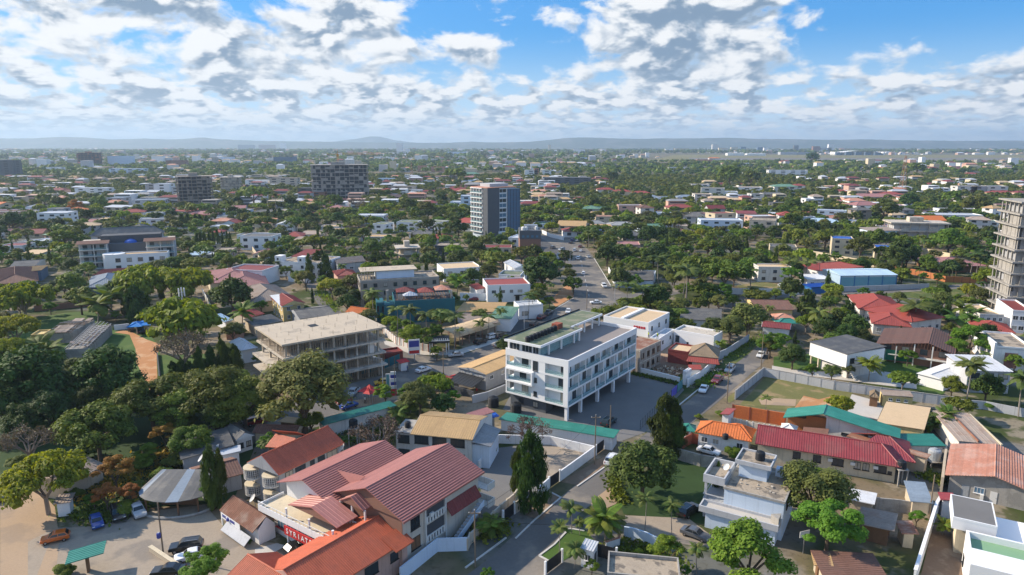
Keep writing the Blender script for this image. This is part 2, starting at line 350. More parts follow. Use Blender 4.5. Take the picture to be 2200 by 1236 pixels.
class Bld:
 """A building on a rectangle: A, B, C are corners seen at height ez. x runs along one side, y along the other."""
 def __init__(s, name, label, cat, A, B, C, ez, group=None, lm=None, auto=False, base=0.):
  a, b, c = at(A, ez), at(B, ez), at(C, ez)
  u = (b - a); u.z = 0; L = u.length; u.normalize(); v = Vector((-u.y, u.x,0)); d = (c - a).dot(v)
  if d < 0: a, u = b,-u; v = Vector((-u.y, u.x,0)); d = (c - a).dot(v)
  s.init(name, label, cat, a, math.atan2(u.y, u.x), L, d, group, lm, auto, base)
 def init(s, name, label, cat, a, rz, L, D, group=None, lm=None, auto=False, base=0.):
  s.L, s.D, s.rz = L, D, rz; s.o = thing(name, label, cat,(a[0], a[1], base), rz, group, auto)
  u = Vector((math.cos(rz), math.sin(rz))); v = Vector((-u.y, u.x)); s.org = (a[0], a[1]); s.u, s.v = u, v
  s.c = Vector(a[:2]) + u * L / 2 + v * D / 2
  if lm: land(lm, s.c)
 @classmethod
 def free(cls, name, label, cat, c, rz, L, D, **k):
  s = cls.__new__(cls); u = Vector((math.cos(rz), math.sin(rz))); v = Vector((-u.y, u.x))
  a = Vector(c[:2]) - u * L / 2 - v * D / 2; s.init(name, label, cat, a, rz, L, D, **k); return s
 def loc(s, p, z=0.):                 # a pixel at height z, in this building's own frame
  q = at(p, z); d = Vector((q.x - s.org[0], q.y - s.org[1])); return d.dot(s.u), d.dot(s.v)
 def part(s, name, mb, label=None, parent=None, kind=None): return mb.build(name, parent or s.o, kind=kind, label=label)
 def walls(s, z0, z1, m, i=0., x0=None, x1=None, y0=None, y1=None, name='wall'):
  x0 = i if x0 is None else x0; y0 = i if y0 is None else y0; x1 = s.L - i if x1 is None else x1; y1 = s.D - i if y1 is None else y1
  s.w = s.part(name, MB().box(x0, y0, z0, x1, y1, z1, m)); s.r = (x0, y0, x1, y1); return s.w
 def side(s, k):                      # 0: -y, 1: +x, 2: +y, 3: -x -> start, direction, outward turn, length
  x0, y0, x1, y1 = s.r
  return [((x0, y0),(1,0),0, x1 - x0),((x1, y0),(0,1), R(90), y1 - y0),((x1, y1),(-1,0), R(180), x1 - x0),((x0, y1),(0,-1), R(270), y1 - y0)][k]
 def near(s):                         # the sides that look towards the camera
  out = []
  for k in range(4):
   a = s.rz + s.side(k)[2] - R(90); nx, ny = math.cos(a), math.sin(a)
   if nx * -s.c[0] + ny * -s.c[1] > 0.15 * s.c.length: out.append(k)
  return out
 def window(s, k, t, z, w_, h, fm='frame_white', gm='glass', n=2, name='window', bars=0):
  (x, y),(dx, dy), a, ln = s.side(k); f, p = win_mesh(w_, h, fm, 'curtain' if gm == 'glass' and rnd.random() < .2 else gm, n, bars)
  o = put(name, f, s.w,(x + dx * t, y + dy * t, z), a); put('pane', p, o); return o
 def windows(s, k, z0, fl, num, fh, w_=1.4, h=1.3, sill=.95, **kw):
  ln = s.side(k)[3]
  for j in range(fl):
   for i in range(num): s.window(k, ln * (i + .5) / num, z0 + j * fh + sill, min(w_, ln / num * .8), h, **kw)
 def auto_windows(s, z0, fl, fh, pitch=3.6, **kw):
  for k in s.near():
   n = max(1, int(s.side(k)[3] / pitch)); s.windows(k, z0, fl, n, fh, **kw)
 def door(s, k, t, w_=1.0, h=2.1, m='wood', z=0.):
  (x, y),(dx, dy), a, ln = s.side(k); b = MB().box(-w_ / 2,-.06, z, w_ / 2,.02, z + h, m); o = put('door', b.mesh('door'), s.w,(x + dx * t, y + dy * t,0), a)
  MB().box(w_ * .32,-.1, z + 1.0, w_ * .4,-.055, z + 1.12, 'steel').build('handle', o); return o
 def gable(s, ez, rh, m, axis='x', ov=.6, mode='ribs', step=.45, wm=None, off=.5, x0=None, x1=None, y0=None, y1=None, th=.12, fascia=None):
  x0 = 0 if x0 is None else x0; y0 = 0 if y0 is None else y0; x1 = s.L if x1 is None else x1; y1 = s.D if y1 is None else y1
  r = s.o if mode == 'rows' else None; b = MB(); root = MB()
  if axis == 'x':
   ym = y0 + (y1 - y0) * off; d0 = rh / (ym - y0); d1 = rh / (y1 - ym)
   P1 = [(x0 - ov, y0 - ov, ez - ov * d0),(x1 + ov, y0 - ov, ez - ov * d0),(x1 + ov, ym, ez + rh),(x0 - ov, ym, ez + rh)]
   P2 = [(x1 + ov, y1 + ov, ez - ov * d1),(x0 - ov, y1 + ov, ez - ov * d1),(x0 - ov, ym, ez + rh),(x1 + ov, ym, ez + rh)]
   ends = [[(x, y0, ez),(x, y1, ez),(x, ym, ez + rh)] for x in (x0, x1)]
   rg = ((x0 - ov, ym, ez + rh),(x1 + ov, ym, ez + rh))
  else:
   xm = x0 + (x1 - x0) * off; d0 = rh / (xm - x0); d1 = rh / (x1 - xm)
   P1 = [(x0 - ov, y1 + ov, ez - ov * d0),(x0 - ov, y0 - ov, ez - ov * d0),(xm, y0 - ov, ez + rh),(xm, y1 + ov, ez + rh)]
   P2 = [(x1 + ov, y0 - ov, ez - ov * d1),(x1 + ov, y1 + ov, ez - ov * d1),(xm, y1 + ov, ez + rh),(xm, y0 - ov, ez + rh)]
   ends = [[(x0, y, ez),(x1, y, ez),(xm, y, ez + rh)] for y in (y0, y1)]
   rg = ((xm, y0 - ov, ez + rh),(xm, y1 + ov, ez + rh))
  return s._roof([P1, P2],[rg], m, mode, step, th, ends, wm, axis, fascia)
 def _roof(s, planes, ridges, m, mode, step, th, ends=(), wm=None, axis='x', fascia=None):
  b = MB(); rm = m
  for a, c in ridges: b.tube(Vector(a) + Vector((0,0,.03)), Vector(c) + Vector((0,0,.03)),.13, rm, n=6)
  for p in planes:
   q = list(p)
   for i in range(len(q)):
    if fascia and abs(q[i][2] - q[(i + 1) % len(q)][2]) < .01 and q[i][2] < max(v[2] for v in q) - .05:
     b.tube(Vector(q[i]) - Vector((0,0,.1)), Vector(q[(i + 1) % len(q)]) - Vector((0,0,.1)),.11, fascia, n=4)
  if mode == 'rows':
   ro = b.build('roof', s.o)
   for p in planes: slope(ro, p, m, 'rows', step, th)
  else:
   for p in planes:
    k = slope(None, p, m, mode, step, th); b.add(k.v, k.f, m)
   ro = b.build('roof', s.o)
  if wm:
   for e in ends:
    t = MB(); q = [Vector(v) for v in e]; d = Vector((1,0,0)) if axis == 'x' else Vector((0,1,0)); sg = .09
    vs = [v + d * sg for v in q] + [v - d * sg for v in q]; vs = [v - Vector((0,0,.06)) for v in vs]
    t.add(vs,[(0,1,2),(5,4,3),(0,3,4,1),(1,4,5,2),(2,5,3,0)], wm); t.build('gable_wall', s.o)
  return ro
 def hip(s, ez, rh, m, ov=.6, mode='ribs', step=.45, x0=None, x1=None, y0=None, y1=None, th=.12, fascia=None, k=1.):
  x0 = -ov if x0 is None else x0 - ov; y0 = -ov if y0 is None else y0 - ov; x1 = s.L + ov if x1 is None else x1 + ov; y1 = s.D + ov if y1 is None else y1 + ov
  w_, d = x1 - x0, y1 - y0; z = ez - ov * .3; t = ez + rh
  if w_ >= d:
   i = d / 2 * k; ym = (y0 + y1) / 2; a, c = (x0 + i, ym, t),(x1 - i, ym, t)
   if i * 2 >= w_: a = c = ((x0 + x1) / 2, ym, t)
   P = [[(x0, y0, z),(x1, y0, z), c, a],[(x1, y0, z),(x1, y1, z), c],[(x1, y1, z),(x0, y1, z), a, c],[(x0, y1, z),(x0, y0, z), a]]
  else:
   i = w_ / 2 * k; xm = (x0 + x1) / 2; a, c = (xm, y0 + i, t),(xm, y1 - i, t)
   if i * 2 >= d: a = c = (xm,(y0 + y1) / 2, t)
   P = [[(x0, y0, z),(x1, y0, z), a],[(x1, y0, z),(x1, y1, z), c, a],[(x1, y1, z),(x0, y1, z), c],[(x0, y1, z),(x0, y0, z), a, c]]
  P = [[p for j, p in enumerate(q) if p != q[j - 1]] for q in P]
  rg = [(a, c)] if a != c else []
  for q in ((x0, y0, z),(x0, y1, z)): rg.append((q, a if w_ >= d or q[1] == y0 else c))
  for q in ((x1, y0, z),(x1, y1, z)): rg.append((q, c if w_ >= d or q[1] == y1 else a))
  return s._roof(P, rg, m, mode, step, th, fascia=fascia)
 def shed(s, za, zb, m, axis='y', ov=.4, mode='ribs', step=.45, x0=None, x1=None, y0=None, y1=None, th=.1, name='roof'):
  x0 = -ov if x0 is None else x0; y0 = -ov if y0 is None else y0; x1 = s.L + ov if x1 is None else x1; y1 = s.D + ov if y1 is None else y1
  if axis == 'y': P = [(x0, y0, za),(x1, y0, za),(x1, y1, zb),(x0, y1, zb)]
  else: P = [(x0, y0, za),(x1, y0, zb),(x1, y1, zb),(x0, y1, za)]
  if mode == 'rows':
   ro = MB().tube(P[0], P[1],.05, m).build(name, s.o); slope(ro, P, m, 'rows', step, th); return ro
  b = slope(None, P, m, mode, step, th); return b.build(name, s.o)
 def flat(s, z, m, pm='white', ph=.6, t=.22, ov=0., x0=None, x1=None, y0=None, y1=None, slab=.25, name='roof'):
  x0 = -ov if x0 is None else x0; y0 = -ov if y0 is None else y0; x1 = s.L + ov if x1 is None else x1; y1 = s.D + ov if y1 is None else y1
  ro = MB().box(x0 + t, y0 + t, z - slab + .003, x1 - t, y1 - t, z + .02, m).build(name, s.o)
  b = MB(); zb = z - slab
  b.box(x0, y0, zb, x1, y0 + t, z + ph, pm).box(x0, y1 - t, zb, x1, y1, z + ph, pm).box(x0, y0 + t, zb, x0 + t, y1 - t, z + ph, pm).box(x1 - t, y0 + t, zb, x1, y1 - t, z + ph, pm)
  b.build('parapet', ro); return ro
def sheet(name, pts, z, m, kind='structure', label=None, sub=0):
 """A flat patch of ground: pixel corners, laid at height z."""
 P = [at(p) for p in pts]; c = sum((Vector(p) for p in P), Vector()) / len(P)
 me = bpy.data.meshes.new(name); bm = bmesh.new(); vs = [bm.verts.new((p.x - c.x, p.y - c.y,0)) for p in P]; f = bm.faces.new(vs); f.normal_update()
 if f.normal.z < 0: f.normal_flip()
 bmesh.ops.triangulate(bm, faces=[f]); bm.to_mesh(me); bm.free(); me.materials.append(MATS[m])
 o = put(name, me, None,(c.x, c.y, z), kind=kind); return o
def run(name, label, cat, pts, h, t, m, panel=0, pm=None, cap=None, group=None, kind=None, z0=0., pts_z=0., pname='wall_panel', auto=False):
 """A wall, fence or kerb along pixel points on the ground: one thing; panels and posts are its parts when panel > 0."""
 P = [at(p, pts_z) for p in pts]; c = P[0].copy(); c.z = 0
 if kind: root = None
 else: root = thing(name, label, cat, c,0, group, auto)
 body = MB()
 for i in range(len(P) - 1):
  a, b = P[i] - c, P[i + 1] - c; d = b - a; d.z = 0; L = d.length; d.normalize(); n = Vector((-d.y, d.x,0)) * t / 2
  def seg(s0, s1, mb, hh, mm, zz=z0, k=1.):
   p, q = a + d * s0, a + d * s1; nn = n * k
   mb.prism([tuple((p + nn)[:2]), tuple((q + nn)[:2]), tuple((q - nn)[:2]), tuple((p - nn)[:2])], zz, zz + hh, mm)
  if panel and root:
   k = max(1, round(L / panel)); st = L / k
   for j in range(k):
    w_ = MB(); seg(j * st + (.12 if pm else .02),(j + 1) * st - (.12 if pm else .02), w_, h, m); w_.build(pname, root)
   if pm:
    for j in range(k + (1 if i == len(P) - 2 else 0)): w_ = MB(); seg(j * st - .12, j * st + .12, w_, h + .12, pm, k=1.5); w_.build('post', root)
  else: seg(0, L, body, h, m)
  if cap: w_ = MB(); seg(-.02, L + .02, w_,.08, cap, z0 + h + .003,1.5); w_.build('coping', root)
 if body.f: body.build(name if kind else 'wall', root, loc=c if kind else (0,0,0), kind=kind)
 return root
def ridge_bld(name, label, cat, r0, r1, e, rz_, ez, L=None, half=None, swap=False, **k):
 """A gabled building from its ridge (two pixels at height rz_) and one eave corner (pixel at height ez)."""
 a, b, c = at(r0, rz_), at(r1, rz_), at(e, ez); d = (b - a); d.z = 0; n = d.length; u = d / n; v = Vector((-u.y, u.x,0)); hw = half or abs((c - a).dot(v)); n = L or n
 s = Bld.__new__(Bld); o = a - v * hw; s.init(name, label, cat, o, math.atan2(u.y, u.x), n,2 * hw, **k); s.ez, s.rh = ez, rz_ - ez; return s
BK = 0
def H(x, y, w_, h, dep, rz, roof, rm, wm, look, rh=1.6, fl=None, lm=None, label=None, cat='house', name='house', win=True, fm='frame_white', gm='glass', ph=.5, pitch=3.4, ov=.6, mode=None, group=None, wh=1.3):
 """A house whose front wall stands centred on pixel (x, y), w_ pixels wide, h metres to the eaves, dep metres deep, turned by rz degrees."""
 p = at((x, y)); d = p.y * math.cos(PITCH) + HC * math.sin(PITCH); wm_ = w_ * d / F; a = R(rz); u = Vector((math.cos(a), math.sin(a))); v = Vector((-u.y, u.x))
 c = Vector((p.x, p.y)) + v * dep / 2
 s = Bld.free(name, label or look, cat, c, a, wm_, dep, lm=lm, auto=label is None, group=group)
 near = d < 420; far = d > 750; mode = mode or ('ribs' if d < 330 else 'plain'); USED.append((c.x, c.y, max(wm_, dep) * .6))
 i = 0. if roof == 'flat' else .1
 s.walls(0, h, wm, i)
 step = max(.45, d * .0022)
 if roof == 'gable': s.gable(h, rh, rm, 'x' if wm_ > dep else 'y', ov, mode, step, wm)
 elif roof == 'gabley': s.gable(h, rh, rm, 'y', ov, mode, step, wm)
 elif roof == 'hip': s.hip(h, rh, rm, ov, mode, step)
 elif roof == 'shed': s.shed(h + .05, h + rh * .5, rm, 'y', ov, mode, step)
 elif roof == 'shedx': s.shed(h + rh * .6, h + .05, rm, 'x', ov, mode, step)
 else: s.flat(h, rm, wm, ph,.25,0)
 if roof in ('shed', 'shedx'): pass
 if win:
  fl = fl or max(1, round(h / 3.2)); fh = h / fl; pt = max(pitch, d * .0125); wb = None if d < 330 else MB()
  if d < 1500:
   for k in s.near():
    n = max(1, int(s.side(k)[3] / pt))
    if wb is None: s.windows(k,0, fl, n, fh, w_=pt * .42, h=wh * (1 if fh > 2.8 else .8), sill=.95 if fh > 2.7 else .7, fm=fm, gm=gm); continue
    (x, y),(dx, dy), _, ln = s.side(k); hw = min(pt * .24, ln / n * .4)
    for j in range(fl):
     for i_ in range(n):
      t = ln * (i_ + .5) / n; z = j * fh + fh * .3; q = [(x + dx * (t - hw), y + dy * (t - hw)),(x + dx * (t + hw), y + dy * (t + hw))]; e = (dy * .06,-dx * .06)
      wb.prism([q[0], q[1],(q[1][0] + e[0], q[1][1] + e[1]),(q[0][0] + e[0], q[0][1] + e[1])], z, z + fh * .45, gm)
   if wb and wb.f: wb.build('windows', s.o, kind='stuff')
 return s
def ridge2(name, label, cat, r0, r1, eL, eR, rz_, ez, ov=.6, **k):
 """A gabled building seen from its gable end: front and far end of the ridge, front eave corners on both sides (pixels)."""
 a, b = at(r0, rz_), at(r1, rz_); d = b - a; d.z = 0; n = d.length; u = d / n; v = Vector((-u.y, u.x,0))
 hl, hr = (at(eL, ez) - a).dot(v),-(at(eR, ez) - a).dot(v); s = Bld.__new__(Bld); o = a - v * hr
 s.init(name, label, cat, o, math.atan2(u.y, u.x), n, hl + hr, **k); s.ez, s.rh, s.off = ez, rz_ - ez, hr / (hl + hr); return s
# ------------------------------------------------------------------ trees: crowns of many leaf-sized faces, unit radius
nr = np.random.RandomState(5)
def leaf_faces(c, nrm, size, asp=1.5, tang=None):
 """kite-shaped leaves at centres c, facing nrm."""
 n = len(c); r = nr.normal(size=(n,3)) if tang is None else tang
 nrm = nrm / (np.linalg.norm(nrm, axis=1, keepdims=True) + 1e-9)
 t = r - (r * nrm).sum(1, keepdims=True) * nrm; t /= (np.linalg.norm(t, axis=1, keepdims=True) + 1e-9); b = np.cross(nrm, t)
 s = (size * nr.uniform(.6,1.35, n))[:, None]
 v = np.stack([c - t * s * asp * .5, c + b * s * .45 - t * s * .08, c + t * s * asp * .55 - nrm * s * .12, c - b * s * .45 - t * s * .08],1)
 return v.reshape(-1,3)
def np_mesh(name, parts):
 """parts: list of (verts (4n,3) quads, material)"""
 V = np.concatenate([p[0] for p in parts]); n = len(V) // 4
 me = bpy.data.meshes.new(name); me.vertices.add(len(V)); me.vertices.foreach_set('co', V.astype(np.float32).ravel())
 me.loops.add(4 * n); me.loops.foreach_set('vertex_index', np.arange(4 * n, dtype=np.int32))
 me.polygons.add(n); me.polygons.foreach_set('loop_start', np.arange(0,4 * n,4, dtype=np.int32)); me.polygons.foreach_set('loop_total', np.full(n,4, np.int32))
 mi = []
 for i, p in enumerate(parts): me.materials.append(MATS[p[1]]); mi += [i] * (len(p[0]) // 4)
 me.polygons.foreach_set('material_index', np.array(mi, np.int32)); me.update(calc_edges=True); me.validate(); return me
def unit(n):
 d = nr.normal(size=(n,3)); return d / np.linalg.norm(d, axis=1, keepdims=True)
def tube_q(a, b, r0, r1, n=5):
 a, b = np.array(a, float), np.array(b, float); d = b - a; d /= np.linalg.norm(d) + 1e-9
 u = np.cross(d,[0.31,.2,.93]); u /= np.linalg.norm(u) + 1e-9; w_ = np.cross(d, u); o = []
 for i in range(n):
  p, q = 2 * math.pi * i / n,2 * math.pi * (i + 1) / n
  e = lambda t: u * math.cos(t) + w_ * math.sin(t)
  o += [a + e(p) * r0, a + e(q) * r0, b + e(q) * r1, b + e(p) * r1]
 return np.array(o)
def clumps(kind):
 """(centres, radii, squash) of the leaf clumps of a crown"""
 if kind in ('round', 'mango'):
  n = 46 if kind == 'round' else 60; d = unit(n); d[:,2] = np.abs(d[:,2]) * 1.25 - .42
  rr = nr.uniform(.52,.84, n)[:, None]; c = d * rr * np.array([1,1,.80 if kind == 'round' else .85])
  ex = np.array([unit(1)[0] * .10 for _ in range(n)]); return c + ex, nr.uniform(.20,.36, n),.8
 if kind == 'loose':
  n = 34; d = unit(n); d[:,2] = np.abs(d[:,2]) * 1.3 - .4
  return d * nr.uniform(.45,.92, n)[:, None] * np.array([1,1,.85]), nr.uniform(.15,.30, n),.7
 if kind == 'flat':                  # spreading, layered, flat-topped
  n = 64; a = nr.uniform(0,2 * math.pi, n); r = np.sqrt(nr.uniform(.02,.85, n)); z = .26 * (1 - r ** 2) + nr.uniform(-.16,.08, n)
  return np.stack([r * np.cos(a), r * np.sin(a), z],1), nr.uniform(.19,.34, n),.46
 if kind == 'column':
  n = 40; z = nr.uniform(-1,.95, n); a = nr.uniform(0,2 * math.pi, n); r = (1 - np.clip((z + .2) / 1.25,0,1) ** 1.6) * nr.uniform(.3,.8, n)
  return np.stack([r * np.cos(a), r * np.sin(a), z * 1.0],1), nr.uniform(.22,.42, n) * (1.05 - .5 * np.clip(z,0,1)),1.0
 if kind == 'bush':
  n = 16; d = unit(n); d[:,2] = np.abs(d[:,2]) - .25
  return d * nr.uniform(.3,.72, n)[:, None] * np.array([1,1,.8]), nr.uniform(.25,.42, n),.85
def crown_mesh(kind, leaf, nleaf, size, name='crown'):
 c, r, sq = clumps(kind); k = np.maximum(3,(nleaf * r ** 2 / (r ** 2).sum())).astype(int); P, N = [],[]
 for i in range(len(c)):
  d = unit(k[i]); d[:,2] = np.where(d[:,2] < -.25,-d[:,2], d[:,2]); q = d * (r[i] * nr.uniform(.62,1.06, k[i]))[:, None]
  q[:,2] *= sq if kind != 'column' else 1.0; P.append(c[i] + q); N.append(d + unit(k[i]) * .55 + np.array([-.15,.05,.6]))
 P = np.concatenate(P); N = np.concatenate(N)
 if kind == 'column':
  tg = np.tile([0,0,-1.],(len(P),1)) + unit(len(P)) * .5; rad = P * np.array([1,1,0]); N = rad + unit(len(P)) * .4; V = leaf_faces(P, N, size,2.0, tg)
 else: V = leaf_faces(P, N, size)
 # shaded heart of the crown so that light does not fall straight through
 H = []
 m = max(3, len(c) // 2)
 for i in range(len(c)):
  ri = r[i] * .60; d = unit(14 if nleaf > 1500 else 7 if nleaf > 600 else 3); H.append(leaf_faces(c[i] + d * np.array([1,1, min(1, sq + .1)]) * ri * .8, d, ri * 1.05,1.2))
 return np_mesh(name,[(np.concatenate([V] + H), leaf)])
def trunk_mesh(kind, bark, name='trunk'):
 a = [tube_q((0,0,-.05),(.02,.01,.55),.065,.05,7)]
 if kind == 'column': a = [tube_q((0,0,-.05),(0,0,1.2),.10,.05,6)]
 else:
  for i in range(6):
   t = i * 1.05 + nr.uniform(-.3,.3); q = (.34 * math.cos(t),.34 * math.sin(t), nr.uniform(.82,.95)); e = (.66 * math.cos(t + .2),.66 * math.sin(t + .2), nr.uniform(.95,1.1))
   a += [tube_q((.02,.01, nr.uniform(.40,.54)), q,.035,.022), tube_q(q, e,.022,.008)]
 return np_mesh(name,[(np.concatenate(a), bark)])
def bare_mesh(leaf, name='crown'):      # branches and twigs of a tree without leaves, with a few dry tufts
 o = []; tips = []
 def grow(p, d, ln, r, lv):
  q = p + d * ln; o.append(tube_q(p, q, r, r * .65,4 if lv else 5))
  if lv >= 4: tips.append(q); return
  for _ in range(3 if lv < 3 else 4):
   e = d + unit(1)[0] * .75 + np.array([0,0,.12]); e /= np.linalg.norm(e); grow(q, e, ln * nr.uniform(.58,.78), r * .6, lv + 1)
 for i in range(5):
  a = i * 1.26; d = np.array([math.cos(a) * .8, math.sin(a) * .8,.75]); grow(np.array([0,0,-.55]), d / np.linalg.norm(d),.42,.035,0)
 T = np.array(tips); V = np.concatenate(o); ext = np.abs(V[:, :2]).max(); V /= ext; T /= ext
 L = np.repeat(T,3,0) + nr.normal(size=(len(T) * 3,3)) * .05
 return np_mesh(name,[(V, 'pale_bark'),(leaf_faces(L, unit(len(L)),.045), leaf)])
TREES = {}
def frond_v(far=False):                 # one palm frond, unit length, drooping along +x
 n = 5 if far else 16; xs = np.linspace(0,1, n + 1); zs = .30 * xs - .62 * xs ** 2.2; out = []
 for i in range(n):
  t = (i + .5) / n; wd = (.26 if far else .24) * math.sin(math.pi * min(1, t * .9 + .1)) ** .6 + .02; x0, x1, z0, z1 = xs[i], xs[i + 1], zs[i], zs[i + 1]
  g_ = 0 if far else (x1 - x0) * .34
  for s in (1,-1): out += [(x0 + g_,0, z0),(x1,0, z1),(x1 + .05 + (0 if far else .05), s * wd, z1 - wd * .62),(x0 + .05 + g_ * 1.6, s * wd, z0 - wd * .62)]
 return np.array(out)
def rot(V, ax, a):
 c, s = math.cos(a), math.sin(a); W = V.copy(); i, j = ((1,2),(2,0),(0,1))[ax]
 W[:, i] = c * V[:, i] - s * V[:, j]; W[:, j] = s * V[:, i] + c * V[:, j]; return W
def palm_crown(leaf, n, far=False, up=.9):
 o = []
 for i in range(n):
  t = nr.uniform(-.1,1); V = frond_v(far) * nr.uniform(.85,1.08); o.append(rot(rot(V,1,-(t * up) + .30),2, i * 2.399 + nr.uniform(-.2,.2)))
 return np_mesh('crown',[(np.concatenate(o), leaf)])
def palm_trunk(swell=False):
 o = [];
 for i in range(4): a, b = i / 4,(i + 1) / 4; bow = lambda t: (.10 * math.sin(t * 1.6),0, t); o.append(tube_q(bow(a), bow(b),.026 - .008 * a + (.012 if swell and i == 1 else 0),.024 - .008 * b,6))
 return np_mesh('trunk',[(np.concatenate(o), 'palm_bark')])
# kinds: name, look, category, crown shape, leaves, height of the crown's centre / radius, vertical stretch, bark
KIND = {
 'mango': ('mango_tree', 'dense dark round-crowned tree', 'tree', 'mango', 'leaf_dark',.85,1.05, 'bark'),
 'round': ('broadleaf_tree', 'mid green round-crowned tree', 'tree', 'round', 'leaf_mid',.92,.95, 'bark'),
 'bright': ('bright_tree', 'fresh bright green leafy tree', 'tree', 'loose', 'leaf_bright',.95,.9, 'bark'),
 'olive': ('neem_tree', 'dull olive green tree', 'tree', 'round', 'leaf_olive',1.05,.9, 'bark'),
 'flat': ('flame_tree', 'spreading flat-topped tree', 'tree', 'flat', 'leaf_mid',.85,1.1, 'pale_bark'),
 'yellow': ('acacia_tree', 'yellow-green spreading tree', 'tree', 'flat', 'leaf_yellow',.9,1.5, 'pale_bark'),
 'column': ('mast_tree', 'tall narrow dark evergreen tree', 'tree', 'column', 'leaf_dark',0,1, 'bark'),
 'bush': ('shrub', 'low green shrub', 'shrub', 'bush', 'leaf_bright',.45,.8, 'bark'),
 'darkbush': ('shrub', 'low dark green shrub', 'shrub', 'bush', 'leaf_mid',.45,.8, 'bark'),
 'orange': ('flowering_tree', 'tree with orange foliage', 'tree', 'loose', 'leaf_orange',1.1,.8, 'bark'),
 'bare': ('bare_tree', 'leafless grey-brown tree', 'tree', None, 'leaf_dry',1.0,.9, 'pale_bark'),
 'royal': ('palm_tree', 'tall feathery palm tree', 'palm tree', 'palm', 'leaf_palm',0,1, 'palm_bark'),
 'fan': ('palm_tree', 'bushy dark oil palm', 'palm tree', 'palm', 'leaf_mid',0,1, 'palm_bark'),
 'banana': ('banana_plant', 'broad-leaved banana plant', 'plant', 'palm', 'leaf_banana',0,1, 'bark')}
def kit(kind, lod):
 key = (kind, lod)
 if key in TREES: return TREES[key]
 name, look, cat, shape, leaf, zc, vs, bark = KIND[kind]; cr = []
 nl, size, nv = ((7500,.055,3),(1700,.10,3),(300,.22,3))[lod]
 for _ in range(nv):
  if shape == 'palm': cr.append(palm_crown(leaf,(26,20,12)[lod] if kind == 'fan' else (18,15,10)[lod], lod == 2,1.25 if kind != 'royal' else .95))
  elif shape is None: cr.append(bare_mesh(leaf))
  else: cr.append(crown_mesh(shape, leaf, nl, size if shape != 'bush' else size * 1.5))
 tk = [palm_trunk(kind == 'royal')] if shape == 'palm' else [trunk_mesh(shape, bark) for _ in range(1 if lod else 2)]
 TREES[key] = (cr, tk); return TREES[key]
FROND = {}
def place_tree(kind, x, y, r, zc, label=None, lod=1, group=None, vs=None, rz=None, fronds=False):
 """r: crown radius, zc: height of its centre (palms: of its top)"""
 name, look, cat, shape, leaf, k, v, bark = KIND[kind]; rz = rnd.uniform(0,6.28) if rz is None else rz
 root = thing(name, label or look, cat,(x, y,0), rz, group, auto=label is None)
 cr, tk = kit(kind, lod)
 if shape == 'palm':
  if kind == 'banana': zt = zc
  put('trunk', tk[0], root, scale=(r * (1.6 if kind != 'royal' else 1.9), r * 1.6, zc))
  top = (r * 1.6 * .10 * math.sin(1.6),0, zc)
  if fronds:
   if leaf not in FROND: FROND[leaf] = np_mesh('frond',[(frond_v(), leaf)])
   n = 16 if kind == 'royal' else 22
   for i in range(n):
    t = rnd.uniform(-.1,1); o = put('frond', FROND[leaf], root, top); o.rotation_euler = (rnd.uniform(-.2,.2),-(t * (.95 if kind == 'royal' else 1.25)) + .30, i * 2.399 + rnd.uniform(-.2,.2)); o.scale = (r * rnd.uniform(.85,1.08),) * 3
  else: put('crown', rnd.choice(cr), root, top, scale=(r, r, r))
  return root
 v = vs or v
 put('trunk', rnd.choice(tk), root, scale=(r, r, max(.4, zc)))
 put('crown', rnd.choice(cr), root,(0,0, zc), rnd.uniform(0,6.28), scale=(r * rnd.uniform(.94,1.06), r, r * v))
 return root
def height_at(p, py):                    # height above ground point p that shows at picture row py
 lo, hi = 0.,120.
 for _ in range(40):
  m = (lo + hi) / 2
  if px_of((p[0], p[1], m))[1] > py: lo = m
  else: hi = m
 return lo
USED = []                                # (x, y, r) taken by trees and houses
def T(kind, x, y, w_, yb=None, label=None, lod=None, xb=None, group=None, vs=None):
 """A tree whose crown is centred on pixel (x, y) and w_ pixels wide; yb: pixel row where it stands (palms, columns)."""
 k = KIND[kind][5]; lod = lod if lod is not None else (0 if y > 700 else 1 if y > 430 else 2)
 if yb is None:
  r = 5.
  for _ in range(6):
   zc = k * r + (.8 if k > .6 else 0); p = at((x, y), zc); d = p.y * math.cos(PITCH) - (zc - HC) * math.sin(PITCH); r = w_ / 2 * d / F
  USED.append((p.x, p.y, r * .7)); return place_tree(kind, p.x, p.y, r, zc, label, lod, group, vs)
 b = at((xb if xb is not None else x, yb)); d = b.y * math.cos(PITCH) + HC * math.sin(PITCH)
 if KIND[kind][3] == 'column':        # (x, y) is the top
  zt = height_at(b, y); d = b.y * math.cos(PITCH) - (zt / 2 - HC) * math.sin(PITCH); r = w_ / 2 * d / F
  USED.append((b.x, b.y, r)); root = thing(KIND[kind][0], label or KIND[kind][1], 'tree', b, rnd.uniform(0,6), group, auto=label is None)
  cr, tk = kit(kind, lod); put('trunk', tk[0], root, scale=(r, r, zt * .5)); put('crown', rnd.choice(cr), root,(0,0, zt * .54), scale=(r * 1.15, r * 1.15, zt * .47)); return root
 zt = height_at(b, y); d -= zt * math.sin(PITCH); r = w_ / 2 * d / F; USED.append((b.x, b.y, r * .6))
 return place_tree(kind, b.x, b.y, r, zt, label, lod, group, vs, fronds=(lod == 0 and KIND[kind][3] == 'palm' and y > 850))
def TT(kind, items, group=None, label=None, **k):
 for it in items: T(kind, *it, group=group, label=label, **k)
